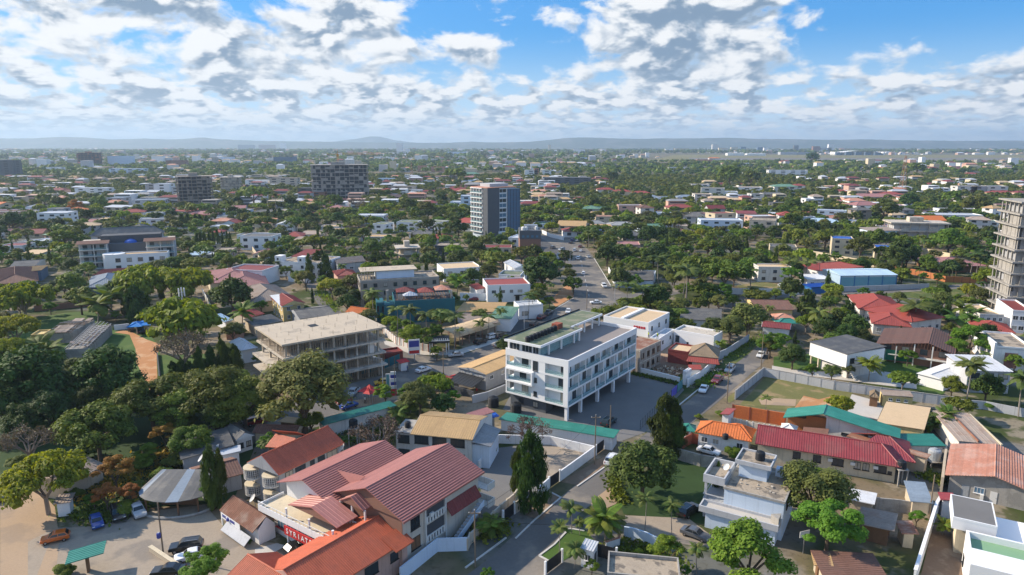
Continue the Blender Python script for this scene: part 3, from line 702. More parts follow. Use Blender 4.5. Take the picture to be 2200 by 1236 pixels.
# ------------------------------------------------------------------ cars, poles, tanks and other small things
PAINT = {}
def paint(name, c): PAINT[name] = mat('paint_' + name, c,.28,.05,.5, spec=.5, coat=.7); return 'paint_' + name
for n_, c_ in (('white',(.78,.78,.78)),('silver',(.42,.44,.46)),('black',(.012,.012,.014)),('grey',(.10,.105,.115)),('red',(.30,.02,.02)),('maroon',(.16,.02,.02)),('blue',(.015,.06,.28)),('orange',(.55,.12,.015)),('yellow',(.6,.36,.02)),('darkgreen',(.01,.03,.03)),('beige',(.4,.33,.22))): paint(n_, c_)
mat('tyre',(.012,.012,.012),.85,0); mat('rim',(.35,.35,.36),.35,0, metal=.8); mat('lamp_clear',(.75,.75,.72),.15,0); mat('lamp_red',(.30,.01,.01),.25,0)
CARS = {}
def car_kit(style):
 """side profiles (x, z); the cabin is narrower than the body. returns (L, W, body outline, cabin outline, wheel radius)"""
 if style == 'suv': return 4.75,1.9,[(-2.36,.42),(2.34,.42),(2.37,.72),(2.28,.98),(1.25,1.08),(-2.30,1.10),(-2.38,.7)],[(1.15,1.06),(.55,1.68),(.2,1.76),(-1.85,1.74),(-2.2,1.08)],.38
 if style == 'pickup': return 5.2,1.85,[(-2.6,.45),(2.55,.45),(2.6,.75),(2.5,1.02),(1.35,1.10),(-2.58,1.08),(-2.62,.7)],[(1.2,1.08),(.7,1.68),(.4,1.76),(-.75,1.75),(-1.0,1.06)],.39
 if style == 'van': return 5.0,1.9,[(-2.48,.38),(2.42,.38),(2.48,.8),(2.2,1.15),(-2.46,1.2),(-2.5,.7)],[(2.15,1.13),(1.55,1.9),(1.2,2.02),(-2.3,2.0),(-2.44,1.18)],.35
 if style == 'hatch': return 3.9,1.7,[(-1.93,.35),(1.9,.35),(1.95,.6),(1.82,.82),(.95,.94),(-1.9,.96),(-1.95,.6)],[(.9,.92),(.25,1.42),(-.1,1.48),(-1.4,1.44),(-1.85,.94)],.31
 return 4.55,1.78,[(-2.25,.34),(2.22,.34),(2.28,.6),(2.15,.80),(1.05,.92),(-1.5,.95),(-2.2,.92),(-2.28,.6)],[(1.0,.90),(.35,1.40),(0,1.46),(-.9,1.44),(-1.65,.93)],.32
def car_meshes(style, col):
 if (style, col) in CARS: return CARS[style, col]
 L, W, B, C, wr = car_kit(style); pm = 'paint_' + col
 def extr(prof, w0, w1, m, b=None, taper=None):
  b = b or MB(); n = len(prof); zs = [p[1] for p in prof]; z0, z1 = min(zs), max(zs)
  wd = lambda z: w0 + (w1 - w0) * (z - z0) / (z1 - z0 + 1e-6)
  vs = [(x,-wd(z) / 2, z) for x, z in prof] + [(x, wd(z) / 2, z) for x, z in prof]
  b.add(vs,[tuple(range(n)), tuple(range(2 * n - 1, n - 1,-1))] + [(i, n + i, n + (i + 1) % n,(i + 1) % n) for i in range(n)], m); return b
 body = MB(); lo = [(x * (.97 if abs(x) > 1.9 else 1), z) for x, z in B]
 mid = [p for p in B]; n = len(mid)
 rings = [(.5 * W * .86,.985),(.5 * W,1.0),(.5 * W,1.0),(.5 * W * .86,.985)]; ys = [-.5 * W,-.5 * W * .9,.5 * W * .9,.5 * W]; sc_ = [.965,1,1,.965]
 vs = []; zc = sum(z for _, z in mid) / n
 for y, s in zip(ys, sc_): vs += [(x * s, y, zc + (z - zc) * (s if s == 1 else .86)) for x, z in mid]
 fs = [tuple(range(n)), tuple(range(4 * n - 1,3 * n - 1,-1))]
 for k in range(3): fs += [(k * n + i,(k + 1) * n + i,(k + 1) * n + (i + 1) % n, k * n + (i + 1) % n) for i in range(n)]
 body.add(vs, fs, pm)
 extr([(x * .995, z + .006) for x, z in C], W * .93, W * .76, pm, body)
 if style == 'pickup': body.box(-2.5,-.78,1.05,-1.05,.78,1.085, 'black')
 if style in ('suv', 'van'): body.box(-1.7,-W * .33, C[2][1],.1,-W * .30, C[2][1] + .05, 'steel').box(-1.7, W * .30, C[2][1],.1, W * .33, C[2][1] + .05, 'steel')
 gl = []; z0, z1 = C[0][1], C[2][1]
 def glass(quad): b = MB(); q = [Vector(v) for v in quad]; b.slab([v for v in q],.004, 'dark_glass'); nn = (q[1] - q[0]).cross(q[2] - q[0]).normalized(); b.v = [tuple(q[i] + nn * .012) for i in range(4)] + [tuple(q[i] - nn * .01) for i in range(4)]; gl.append(b.mesh('window'))
 wt, wb = W * .76 / 2 + .008, W * .93 / 2 + .004; a, c, t0, t1 = C[0], C[-1], C[1], C[-2]
 f = lambda k, p, q: (p[0] + (q[0] - p[0]) * k, p[1] + (q[1] - p[1]) * k)
 fr0, fr1 = f(.10, a, t0), f(.92, a, t0); glass([(fr0[0],-wb * .90, fr0[1]),(fr0[0], wb * .90, fr0[1]),(fr1[0], wt * .93, fr1[1]),(fr1[0],-wt * .93, fr1[1])])
 bk0, bk1 = f(.14, c, t1), f(.88, c, t1); glass([(bk0[0], wb * .9, bk0[1]),(bk0[0],-wb * .9, bk0[1]),(bk1[0],-wt * .92, bk1[1]),(bk1[0], wt * .92, bk1[1])])
 za, zb = z0 + (z1 - z0) * .16, z0 + (z1 - z0) * .78; xm = (t0[0] + t1[0]) / 2 + .1
 yy = lambda z: (W * .93 + (W * .76 - W * .93) * (z - z0) / (z1 - z0)) / 2
 xa = lambda z: f((z - a[1]) / (t0[1] - a[1]), a, t0)[0] - .10; xc = lambda z: f((z - c[1]) / (t1[1] - c[1]), c, t1)[0] + .14
 for s in (-1,1):
  for (p0, p1, q0, q1) in ((xa(za), xa(zb), xm + .04, xm + .04),(xm - .04, xm - .04, xc(za), xc(zb))):
   q = [(q0, s * yy(za), za),(p0, s * yy(za), za),(p1, s * yy(zb), zb),(q1, s * yy(zb), zb)]; glass(q if s > 0 else q[::-1])
 wheel = MB().lathe([(wr * .6,-.11),(wr,-.09),(wr,.09),(wr * .6,.11)], 'tyre', n=14).mesh('wheel'); rim = MB().lathe([(wr * .52,.105),(wr * .5,.125),(.05,.115)], 'rim', n=10).mesh('rim')
 hl = MB().box(-.06,-.17,-.07,.04,.17,.07, 'lamp_clear').mesh('headlight'); tl = MB().box(-.03,-.13,-.09,.05,.13,.09, 'lamp_red').mesh('tail_light')
 CARS[style, col] = (body.mesh('body'), gl, wheel, rim, hl, tl, L, W, wr, B); return CARS[style, col]
def car(style, col, label, p, to=None, rz=None, group=None, full=True, z=0.02, cat='car'):
 """a car at pixel p, nose towards pixel to"""
 a = at(p)
 if to: b = at(to); rz = math.atan2(b.y - a.y, b.x - a.x)
 body, gl, wheel, rim, hl, tl, L, W, wr, B = car_meshes(style, col)
 name = {'suv': 'parked_suv', 'pickup': 'pickup_truck', 'van': 'van'}.get(style, 'car'); name = 'suv' if style == 'suv' else name
 r = thing(name, label, {'suv': 'SUV', 'pickup': 'pickup truck', 'van': 'van'}.get(style, 'car'),(a.x, a.y, z), rz, group)
 put('body', body, r)
 for m in gl: put('window', m, r)
 wx = L * .31
 for sx in (-1,1):
  for sy in (-1,1):
   o = put('wheel', wheel, r,(sx * wx, sy * (W / 2 - .10), wr)); o.rotation_euler = (R(-90) if sy > 0 else R(90),0,0)
   if full: put('rim', rim, o)
 zl = B[3][1] - .16
 if full:
  for sy in (-1,1): put('headlight', hl, r,(B[2][0] - .06, sy * W * .36, zl)); put('tail_light', tl, r,(B[-1][0] * .985, sy * W * .38, zl + .08))
 return r
def pole(label, p, h, m='pole_wood', r=.13, arm=None, lamp=False, cat='utility pole', name='utility_pole', insul=True, lean=(0,0)):
 a = at(p); o = thing(name, label, cat, a); MB().tube((0,0,-.1),(lean[0], lean[1], h), r, m, r * .7,8).build('shaft', o)
 if lamp:
  dx, dy = lamp; MB().tube((0,0, h - .05),(dx, dy, h + .35),.06, m,.05,6).build('arm', o)
  MB().box(dx - .35, dy - .14, h + .30, dx + .35, dy + .14, h + .42, 'lamp_metal').build('lamp_head', o)
 elif insul:
  MB().box(-.9,-.06, h - .55,.9,.06, h - .43, m).build('crossarm', o)
  for x in (-.8,0,.8): MB().lathe([(.05,0),(.06,.1),(.03,.18)], 'rail_white',(x,0, h - .43 if x else h),6).build('insulator', o)
 return o
def wire(label, pts, sag=.8, r=.03):
 """an overhead wire through 3-D points"""
 b = MB(); c = Vector(pts[0])
 for i in range(len(pts) - 1):
  p, q = Vector(pts[i]) - c, Vector(pts[i + 1]) - c; prev = p
  for k in range(1,9):
   t = k / 8; v = p.lerp(q, t) - Vector((0,0, sag * 4 * t * (1 - t))); b.tube(prev, v, r, 'black', n=4); prev = v
 return tag(b.build('overhead_wire', loc=c), label, 'wire')
TK = {}
def tank_mesh(m):
 if m not in TK:
  pr = [(1.0,0)]
  for i in range(7): z = .22 * i; pr += [(1.0, z + .05),(1.04, z + .09),(1.04, z + .16),(1.0, z + .2)]
  pr += [(1.0,1.6),(.9,1.78),(.4,1.95)]; TK[m] = (MB().lathe(pr, m, n=16).mesh('body'), MB().lathe([(.36,1.93),(.36,2.06),(.1,2.1)], m, n=10).mesh('lid'))
 return TK[m]
def tank(label, v, r=.7, m='black_plastic', group=None, stand=0, auto=False):
 o = thing('water_tank', label, 'water tank', v,0, group, auto); b, l = tank_mesh(m); put('body', b, o,(0,0, stand), scale=(r, r, r)); put('lid', l, o,(0,0, stand), scale=(r, r, r))
 if stand:
  s = MB()
  for x in (-1,1):
   for y in (-1,1): s.box(x * r - .1, y * r - .1,0, x * r + .1, y * r + .1, stand - .15, 'concrete')
  s.box(-r * 1.25,-r * 1.25, stand - .15, r * 1.25, r * 1.25, stand, 'concrete').build('stand', o)
 return o
def dish(label, v, r=.8, az=0.):
 o = thing('satellite_dish', label, 'satellite dish', v, az)
 MB().tube((0,0,0),(0,0,.9),.05, 'steel').build('mast', o)
 b = MB(); n = 14; rings = [(0.02,0),(.5 * r,.06),(.85 * r,.2),(r,.30)]; q = Matrix.Rotation(R(50),3, 'Y')
 vs = [q @ Vector((a * math.cos(2 * math.pi * i / n), a * math.sin(2 * math.pi * i / n), z)) + Vector((.15,0,1.0)) for a, z in rings for i in range(n)]
 b.add(vs,[(k * n + i, k * n + (i + 1) % n,(k + 1) * n + (i + 1) % n,(k + 1) * n + i) for k in range(3) for i in range(n)], 'rail_white'); b.build('reflector', o); return o
def text_mesh(s, size, m, ext=.03):
 c = bpy.data.curves.new('t', 'FONT'); c.body = s; c.size = size; c.extrude = ext; c.align_x = 'CENTER'; c.align_y = 'CENTER'
 t = bpy.data.objects.new('t', c); COL.objects.link(t); dg = bpy.context.evaluated_depsgraph_get(); me = bpy.data.meshes.new_from_object(t.evaluated_get(dg)); bpy.data.objects.remove(t)
 me.materials.clear(); me.materials.append(MATS[m]); return me
def lettering(s, size, m, parent, loc, rz, bold=0.0, name='lettering', tilt=90):
 o = put(name, text_mesh(s, size, m), parent, loc); o.rotation_euler = (R(tilt),0, rz); return o
mat('red_plastic',(.50,.03,.03),.5,.1); mat('blue_tarp',(.01,.20,.55),.6,.15); mat('sign_blue',(.05,.06,.28),.6,.05); mat('skin',(.10,.055,.035),.7,0)
for n_, c_ in (('cloth_red',(.4,.03,.03)),('cloth_blue',(.05,.09,.25)),('cloth_white',(.65,.65,.63)),('cloth_dark',(.03,.03,.035)),('cloth_lime',(.55,.65,.03))): mat(n_, c_,.9,.1)
PPL = {}
def person(label, p, top='cloth_white', leg='cloth_dark', rz=0., z=0., stride=.18):
 """a small standing or walking figure: one skinned body, clothing as its own shells"""
 a = at(p, z) if not isinstance(p, Vector) else p; key = (top, leg)
 if key not in PPL:
  b = MB()
  def limb(pts, m):
   for (p0, r0),(p1, r1) in zip(pts, pts[1:]): b.tube(p0, p1, r0, m, r1,7)
  for s in (-1,1):
   limb([((s * stride, s * .09,.06),.045),((s * stride * .5 + .04, s * .09,.5),.065),((0, s * .09,.92),.095)], leg); b.box(s * stride - .06, s * .09 - .05,0, s * stride + .2, s * .09 + .05,.08, 'black')
   limb([((-s * .12, s * .25,.82),.035),((-s * .02, s * .25,1.12),.045),((0, s * .19,1.42),.06)], 'skin')
   limb([((-s * .02, s * .25,1.18),.055),((0, s * .19,1.44),.075)], top)
  b.lathe([(.15,.88),(.165,1.0),(.15,1.12),(.19,1.35),(.17,1.45),(.07,1.5)], top, n=10); b.lathe([(.05,1.48),(.06,1.55),(.095,1.62),(.10,1.70),(.08,1.77),(.03,1.8)], 'skin', n=9); b.lathe([(.10,1.70),(.103,1.74),(.085,1.79),(.03,1.815)], 'black',(-.01,0,0),9)
  PPL[key] = b.mesh('person', True)
 o = put('person', PPL[key], None, a, rz); return tag(o, label, 'person')
# ------------------------------------------------------------------ the ground
def ground_mat():
 m = bpy.data.materials.new('ground'); m.use_nodes = True; MATS['ground'] = m; k = G(m.node_tree); p = m.node_tree.nodes['Principled BSDF']
 p.inputs['Roughness'].default_value = .95; p.inputs['Specular IOR Level'].default_value = .1
 tc = k.n('ShaderNodeTexCoord').outputs['Object']
 a = k.noise(tc,.022,4,.6); b = k.noise(tc,.09,4,.6); c = k.noise(tc,.9,4,.65); d = k.noise(k.vm('ADD', tc,(300,90,0)),.03,3,.6)
 col = k.mix(k.ss(a,.44,.56),(.055,.075,.022),(.20,.155,.10))
 col = k.mix(k.m('MULTIPLY', k.ss(b,.52,.60),.8), col,(.30,.25,.19)); col = k.mix(k.m('MULTIPLY', k.ss(d,.54,.62),.75), col,(.17,.165,.16))
 col = k.mix(k.m('MULTIPLY', k.ss(c,.5,.7),.5), col,(.06,.055,.035))
 k.put(col, p.inputs['Base Color'])
ground_mat()
b = MB(); b.add([(-16000,-400,0),(16000,-400,0),(16000,26000,0),(-16000,26000,0)],[(0,1,2,3)], 'ground'); b.build('ground', kind='structure')
MAIN_L = [(380,935),(560,880),(740,828),(880,792),(945,776),(1010,757),(1060,737),(1120,702),(1160,682),(1194,663),(1233,640),(1231,612),(1222,590),(1215,562),(1203,540),(1180,522),(1145,508)]
MAIN_R = [(1215,498),(1235,512),(1262,535),(1277,556),(1283,570),(1312,615),(1345,632),(1470,618),(1475,628),(1380,648),(1318,656),(1240,690),(1120,752),(1000,800),(930,832),(830,872),(740,902),(560,950),(380,1010)]
sheet('road', MAIN_L + MAIN_R,.03, 'asphalt')
sheet('road',[(655,606),(672,604),(690,638),(715,660),(770,694),(825,732),(880,756),(945,772),(900,788),(870,782),(800,742),(730,700),(690,664),(668,632)],.045, 'asphalt')
sheet('road',[(985,1250),(1058,1195),(1088,1165),(1150,1113),(1232,1046),(1300,1003),(1345,965),(1455,880),(1500,845),(1560,797),(1625,748),(1640,726),(1665,726),(1650,765),(1635,785),(1600,815),(1545,862),(1480,915),(1400,968),(1340,1015),(1312,1045),(1270,1085),(1240,1108),(1258,1122),(1225,1137),(1165,1190),(1200,1250)],.03, 'asphalt')
sheet('street',[(0,1028),(40,1030),(70,1085),(112,1150),(75,1250),(0,1250)],.03, 'sand')
sheet('pavement',[(40,1030),(90,1060),(118,1090),(128,1160),(118,1250),(75,1250),(112,1150),(70,1085)],.05, 'sand')
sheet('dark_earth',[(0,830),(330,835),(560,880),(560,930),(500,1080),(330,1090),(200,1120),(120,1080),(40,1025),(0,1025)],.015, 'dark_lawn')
sheet('car_yard',[(60,1165),(118,1135),(215,1130),(330,1098),(440,1085),(505,1160),(600,1168),(570,1250),(60,1250)],.04, 'yard')
sheet('forecourt',[(548,1180),(595,1168),(680,1190),(610,1235),(545,1240)],.055, 'paving_light')
sheet('parking_lot',[(1080,880),(1105,835),(1215,780),(1350,800),(1462,828),(1470,838),(1385,930),(1330,950),(1312,934),(1206,915)],.03, 'paving')
sheet('yard_paving',[(1040,966),(1140,955),(1170,1050),(1110,1110),(1048,1130),(1030,1090)],.03, 'paving')
sheet('dirt_yard',[(1165,950),(1285,965),(1195,1035),(1130,1010)],.045, 'yard')
sheet('dirt_yard',[(1185,925),(1300,945),(1280,965),(1150,945)],.05, 'dry_grass')
sheet('verge',[(1205,1036),(1240,1043),(1300,1000),(1320,985),(1300,980)],.04, 'dirt')
sheet('verge',[(1128,1108),(1165,1118),(1205,1068),(1180,1058)],.04, 'dirt')
sheet('dirt_road',[ZE(*p) for p in [(760,540),(860,555),(900,650),(905,740),(950,830),(1010,960),(1068,960),(1045,830),(1040,700),(1070,620),(980,590),(880,540),(820,525)]],.06, 'red_dirt')
sheet('dirt_path',[ZE(*p) for p in [(200,595),(300,585),(440,575),(440,590),(300,605),(200,620)]],.06, 'red_dirt')
sheet('grass_field',[ZE(*p) for p in [(60,470),(430,410),(620,395),(770,530),(1000,560),(1060,640),(1065,960),(900,960),(600,760),(200,700),(60,600)]],.03, 'lawn')
sheet('grass_field',[ZE(*p) for p in [(1062,690),(1420,680),(1500,800),(1340,940),(1075,960)]],.04, 'lawn')
sheet('grass_lot',[ZH(*p) for p in [(450,830),(1030,925),(990,1080),(560,1060),(265,1030)]],.03, 'dry_grass')
sheet('bare_earth',[ZH(*p) for p in [(700,960),(800,985),(900,960),(1000,1000),(960,1075),(640,1040)]],.045, 'red_dirt')
sheet('bare_earth',[ZH(*p) for p in [(400,985),(470,975),(650,985),(645,1030),(420,1020)]],.06, 'sand')
sheet('compound_paving',[ZH(*p) for p in [(490,760),(720,800),(1240,800),(1450,830),(1450,915),(1230,890),(760,830),(490,800)]],.03, 'paving_light')
sheet('compound_lawn',[ZH(*p) for p in [(500,700),(760,680),(1450,700),(1650,920),(1600,980),(1450,920),(1420,800),(740,795),(500,770)]],.02, 'lawn')
sheet('school_yard',[ZH(*p) for p in [(1020,950),(1240,1010),(1190,1120),(960,1080)]],.05, 'paving_light')
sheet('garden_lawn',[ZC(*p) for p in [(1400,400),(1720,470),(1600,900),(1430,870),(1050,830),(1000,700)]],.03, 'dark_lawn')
sheet('driveway',[ZC(*p) for p in [(1060,840),(1480,860),(1680,1010),(1640,1060),(1300,1010),(1060,960)]],.05, 'yard')
sheet('verge',[ZC(*p) for p in [(830,770),(870,720),(990,630),(1040,670),(1010,760),(850,830)]],.05, 'sand')
sheet('grass_verge',[ZC(*p) for p in [(490,1110),(590,1035),(690,930),(790,930),(860,1010),(740,1090),(600,1170)]],.05, 'lawn')
sheet('earth_yard',[(1975,1250),(2010,1110),(2060,1120),(2075,1250)],.04, 'dirt')
sheet('earth_yard',[ZG(*p) for p in [(1300,660),(1460,600),(1700,640),(1640,740),(1470,800),(1300,860),(1240,780)]],.03, 'dirt')
sheet('walled_yard',[ZG(*p) for p in [(1340,610),(1640,640),(1680,660),(1480,720),(1280,690)]],.05, 'sand')
sheet('grass_verge',[ZG(*p) for p in [(1720,700),(1900,580),(1960,590),(1870,690),(1720,800),(1600,900),(1500,930)]],.045, 'grass')
sheet('grass_verge',[ZG(*p) for p in [(1960,800),(2000,790),(1820,970),(1750,1010),(1730,980)]],.045, 'dry_grass')
sheet('grass_field',[ZH(*p) for p in [(250,230),(420,200),(560,225),(680,250),(300,260)]],.03, 'dry_grass')
sheet('street',[ZH(*p) for p in [(280,285),(900,270),(1540,235),(1800,215),(2163,220),(2163,240),(1800,245),(1540,262),(900,300),(280,305)]],.04, 'asphalt')
sheet('grass_field',[ZH(*p) for p in [(900,262),(1540,225),(1900,250),(1640,330),(1150,290)]],.03, 'grass')
sheet('street',[(130,600),(165,590),(205,560),(215,560),(180,592),(150,612)],.05, 'sand')
sheet('runway',[(1480,345),(2215,345),(2215,339.5),(1480,339.5)],.3, 'asphalt')
sheet('airfield',[(1380,348.5),(2215,351),(2215,333),(1450,333)],.2, 'dry_grass')
sheet('car_park',[ZG(*p) for p in [(300,455),(440,440),(600,385),(560,460),(380,520),(270,560)]],.05, 'asphalt_dark')
sheet('pavement',[ZF(*p) for p in [(1000,590),(1290,660),(1500,655),(1800,560),(1800,590),(1500,690),(1200,690),(1010,620)]],.07, 'paving_light')
sheet('pavement',[ZF(*p) for p in [(760,1000),(1000,960),(1180,905),(1330,930),(1180,960),(980,1010),(780,1045)]],.06, 'sand')
sheet('hotel_forecourt',[(1140,500),(1180,522),(1203,540),(1215,565),(1190,570),(1150,560),(1125,530)],.04, 'asphalt_dark')
sheet('roadside_earth',[ZG(*p) for p in [(600,370),(720,300),(690,210),(640,250),(560,330)]],.05, 'red_dirt')
# kerbs of the near street
def kerb(pts, z=.0): run('kerb', '', '', pts,.16,.28, 'kerb', kind='structure')
kerb([(1108,1158),(1150,1117),(1205,1070)]); kerb([(1240,1046),(1300,1004),(1318,990)]); kerb([ZC(*p) for p in [(690,930),(590,1035),(490,1110),(600,1170)]])
kerb([ZC(*p) for p in [(270,990),(150,1080),(0,1190)]]); kerb([(1205,1070),(1182,1058)]); kerb([ZC(*p) for p in [(690,930),(790,945)]])
kerb([ZG(*p) for p in [(1410,1030),(1520,940),(1620,860)]]); kerb([(1233,641),(1194,664)]); kerb([(1277,556),(1312,614)])
# lane lines on the main road
for k in range(9):
 f = k / 9; p = (1245 + 22 * f,548 + 95 * f); q = (1245 + 22 * (f + .05),548 + 95 * (f + .05))
 a, c = at(p), at(q); d = (c - a).normalized(); n = Vector((-d.y, d.x,0)) * .08
 b = MB(); b.add([v - a for v in (a - n, c - n, c + n, a + n)],[(0,1,2,3)], 'line_white'); b.build('lane_marking', loc=(a.x, a.y,.05), kind='structure')
for k in range(6):
 f = k / 6; p = (770 + 170 * f,872 - 58 * f); q = (770 + 170 * (f + .07),872 - 58 * (f + .07)); a, c = at(p), at(q); d = (c - a).normalized(); n = Vector((-d.y, d.x,0)) * .07
 b = MB(); b.add([v - a for v in (a - n, c - n, c + n, a + n)],[(0,1,2,3)], 'line_white'); b.build('lane_marking', loc=(a.x, a.y,.05), kind='structure')
# hills along the horizon
def hills(name, Y, prof, depth, m, base=-5):
 """prof: (px, py) of the crest; a ridge with slopes on both sides"""
 xs = np.linspace(prof[0][0], prof[-1][0],160); ys = np.interp(xs,[p[0] for p in prof],[p[1] for p in prof]); v = []
 for i,(x, y) in enumerate(zip(xs, ys)):
  a = (x - 1100) / F; X = a * Y; h = max(2, HC + (310 - y) / F * Y * .88 + nr.uniform(-1,1) * Y * .0002)
  v += [(X, Y - depth, base),(X, Y - depth * .35, h * .55 + nr.uniform(-4,4)),(X, Y, h),(X, Y + depth * .6, h * .6),(X, Y + depth, base)]
 b = MB(); n = 5; b.add(v,[(i * n + k,(i + 1) * n + k,(i + 1) * n + k + 1, i * n + k + 1) for i in range(len(xs) - 1) for k in range(4)], m); b.build(name, kind='structure', smooth=True)
mat('hill',(.06,.085,.06),.95,.4,.004,0, c2=(.15,.14,.12), f2=.6, sc2=.03)
hills('hills',11000,[(-700,300),(-200,298),(0,297),(100,296),(160,293),(200,294.5),(260,299),(330,297),(385,299),(420,297),(448,294),(480,298),(560,302),(680,304),(800,306),(960,307),(1020,304),(1060,307)],900, 'hill')
hills('hills',10300,[(960,308),(1060,306),(1130,305),(1180,300),(1215,295.5),(1250,294),(1300,296),(1360,298),(1410,296.5),(1480,296.5),(1560,295),(1610,298),(1680,298),(1760,300),(1840,298.5),(1920,301),(2040,302.5),(2160,301.5),(2300,304),(2900,306)],900, 'hill')
hills('mountain',14800,[(690,308),(740,302),(775,297),(805,291.5),(825,293),(850,300),(900,307)],900, 'hill')
# ------------------------------------------------------------------ the white four-storey block on columns
W_ = Bld('apartment_building', 'bright white four-storey block on columns with a green flat roof over its terrace', 'building', ZW(712,602), ZW(1362,285), ZW(105,480),14.0, lm='the white four-storey block on columns')
def white_block(B):
 L, D = B.L, B.D; o = B.o; wm = 'clean_white'; fh = 3.55; zb = 3.2
 # floor plates, back and end walls; balconies are real recesses behind the front frame
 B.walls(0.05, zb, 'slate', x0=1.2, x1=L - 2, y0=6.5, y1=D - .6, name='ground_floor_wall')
 for k, t in ((3,3),(3,7)): B.window(k, t,.9,1.4,1.3, 'frame_dark')
 B.window(0,4,.4,2.2,2.2, 'frame_dark')
 for i, x in enumerate((.6,6.6,14.6,22.6,31.2)):
  MB().box(x - .35,.25,0, x + .35,.95, zb, wm).build('column', o)
 for x in (14.6,22.6,31.2): MB().box(x - .3,5.4,0, x + .3,6.0, zb, wm).build('column', o)
 core = MB().box(1.25,1.25, zb, L - .02, D - 1.5,13.0, 'clean_white'); B.w = B.part('wall', core); B.r = (1.25,1.25, L, D - 1.5)
 for k in range(4):
  z = zb + k * 3.27 if k < 3 else 13.0
  t = .42 if k < 3 else .3
  MB().box(0,0, z, L, D, z + t, wm).build('floor_slab', o)
 # terrace floor and parapet
 MB().box(.3,.3,13.305, L - .3, D - .3,13.33, 'terrace').build('terrace_floor', o)
 MB().box(0,0,13.3, L,.28,14.05, wm).box(0,.28,13.3,.28, D,14.05, wm).box(L - .28,.28,13.3, L, D,14.05, wm).build('parapet', o)
 MB().box(.25,5.25,13.3, L - .25,5.26,13.301, wm)
 MB().box(0,0,12.45, L,.30,13.0, wm).box(0,.3,12.45,.30, D,13.0, wm).box(L - .3,.3, zb + .42, L, D,13.0, wm).build('spandrel', o)
 # fins that divide the balconies, staggered from floor to floor
 fins = [(0,6.2,12.5,17.2,24,29.5, L - .36),(0,4.6,10.5,16.2,22.0,28.8, L - .36),(0,7.6,14.5,19.8,26.5, L - .36)]
 for k in range(3):
  z0 = zb + k * 3.27 + .42; z1 = z0 + 2.85 if k < 2 else 12.45
  f = fins[k]
  for x in f:
   MB().box(x + (.0 if x else 0),.02, z0, x + .34,1.24, z1, wm).build('fin', o)
  for a, c in zip(f, f[1:]):
   a += .34; wd = c - a
   MB().box(a + .01,.06, z0, c - .01,.10, z0 + .95, 'clear_glass').build('balcony_glass', o)
   n = 2 if wd > 4.5 else 1
   for j in range(n): B.window(0, a - 1.25 + wd * (j + .5) / n + .1, z0 + .05, min(1.9, wd / n * .55),2.35, 'frame_dark', 'glass')
 # end facade with projecting boxes
 for k in range(3):
  z0 = zb + k * 3.27 + .42; z1 = z0 + 2.85 if k < 2 else 12.45
  for y, yl in ((0.3,0),(6.0 - (k == 1) * .0,1),(9.4,2),(D - .36,3)):
   MB().box(.02, y, z0,1.24, y + .34, z1, wm).build('fin', o)
  MB().box(.04,6.34, z0,.30,9.4, z1, wm).build('panel', o)
  for (y0, y1, wy) in ((.64,6.0,1.7),(9.74, D - .36,12.2)):
   MB().box(.06, y0 + .01, z0,.10, y1 - .01, z0 + .9, 'clear_glass').build('balcony_glass', o)
   B.window(3,(D - 1.5) - wy - (.6 if k == 1 else 0), z0 + .05,1.8,2.2, 'frame_dark')
  B.r = (.04,1.25, L, D - 1.5); B.window(3, D - 1.5 - 8.6, z0 + (.5 if k < 2 else -.1),.9 if k < 2 else 1.3,1.1 if k < 2 else 2.3, 'frame_dark', n=1); B.r = (1.25,1.25, L, D - 1.5)
 bx = MB().box(-.9,8.9,6.55,.0, D - .5,6.9, wm).box(-.9,8.9,6.9,0,9.25,9.75, wm).box(-.9,9.25,9.4,0, D - .5,9.75, wm).box(-.9, D - .85,6.9,0, D - .5,9.4, wm); bx.build('projecting_frame', o)
 # roof pavilion over the terrace
 zt = 16.5
 P = [(-.9,6.6),(17.5,6.6),(17.5,9.6),(L - .8,9.6),(L - .8, D - .3),(-.9, D - .3)]
 MB().prism(P, zt - .55, zt - .02, wm).build('roof_slab', o)
 MB().prism([(-.6,6.9),(17.2,6.9),(17.2,9.9),(L - 1.1,9.9),(L - 1.1, D - .6),(-.6, D - .6)], zt - .019, zt + .03, 'mossy').build('roof', o)
 MB().box(-.9, D - .42, zt - .02, L - .8, D - .25, zt + .35, 'black').build('coping', o)
 for x, y in ((3.4,7.1),(8.8,7.1),(14.6,7.1),(17.0,7.1),(20.5,10),(24.6,10),(28.6,10),(L - 1.6,10),(L - 1.6, D - 1)):
  MB().box(x - .18, y - .02,13.33, x + .18, y + .34, zt - .55, wm).build('column', o)
 for x in (.2, L - 1.3): MB().box(x, D - 1.0,13.33, x + .35, D - .5, zt - .55, wm).build('column', o)
 for a, c in ((.6,3.2),(3.6,8.6),(9.0,14.4),(14.8,16.8)): MB().box(a,7.5,13.33, c,7.56, zt - .56, 'clear_glass').build('glass_wall', o)
 pv = MB().box(.5,8.0,13.34,16, D - 1.1, zt - .57, 'white'); B.w = pv.build('pavilion_wall', o); B.r = (.5,8.,16, D - 1.1)
 for t in (1.2,4.6): B.window(3, t,13.6,2.8,2.1, 'frame_white', 'glass',3)
 B.window(3,7.0,13.6,1.6,2.1, 'frame_white', 'glass',2)
 MB().box(12.6,10.6, zt + .03,14.8,12.4, zt + 1.3, 'rust_wall').build('roof_box', o)
 for x in (8.0,10.2): MB().box(x + 7,8, zt + .03, x + 7.7,8.7, zt + .5, 'steel').build('roof_vent', o)
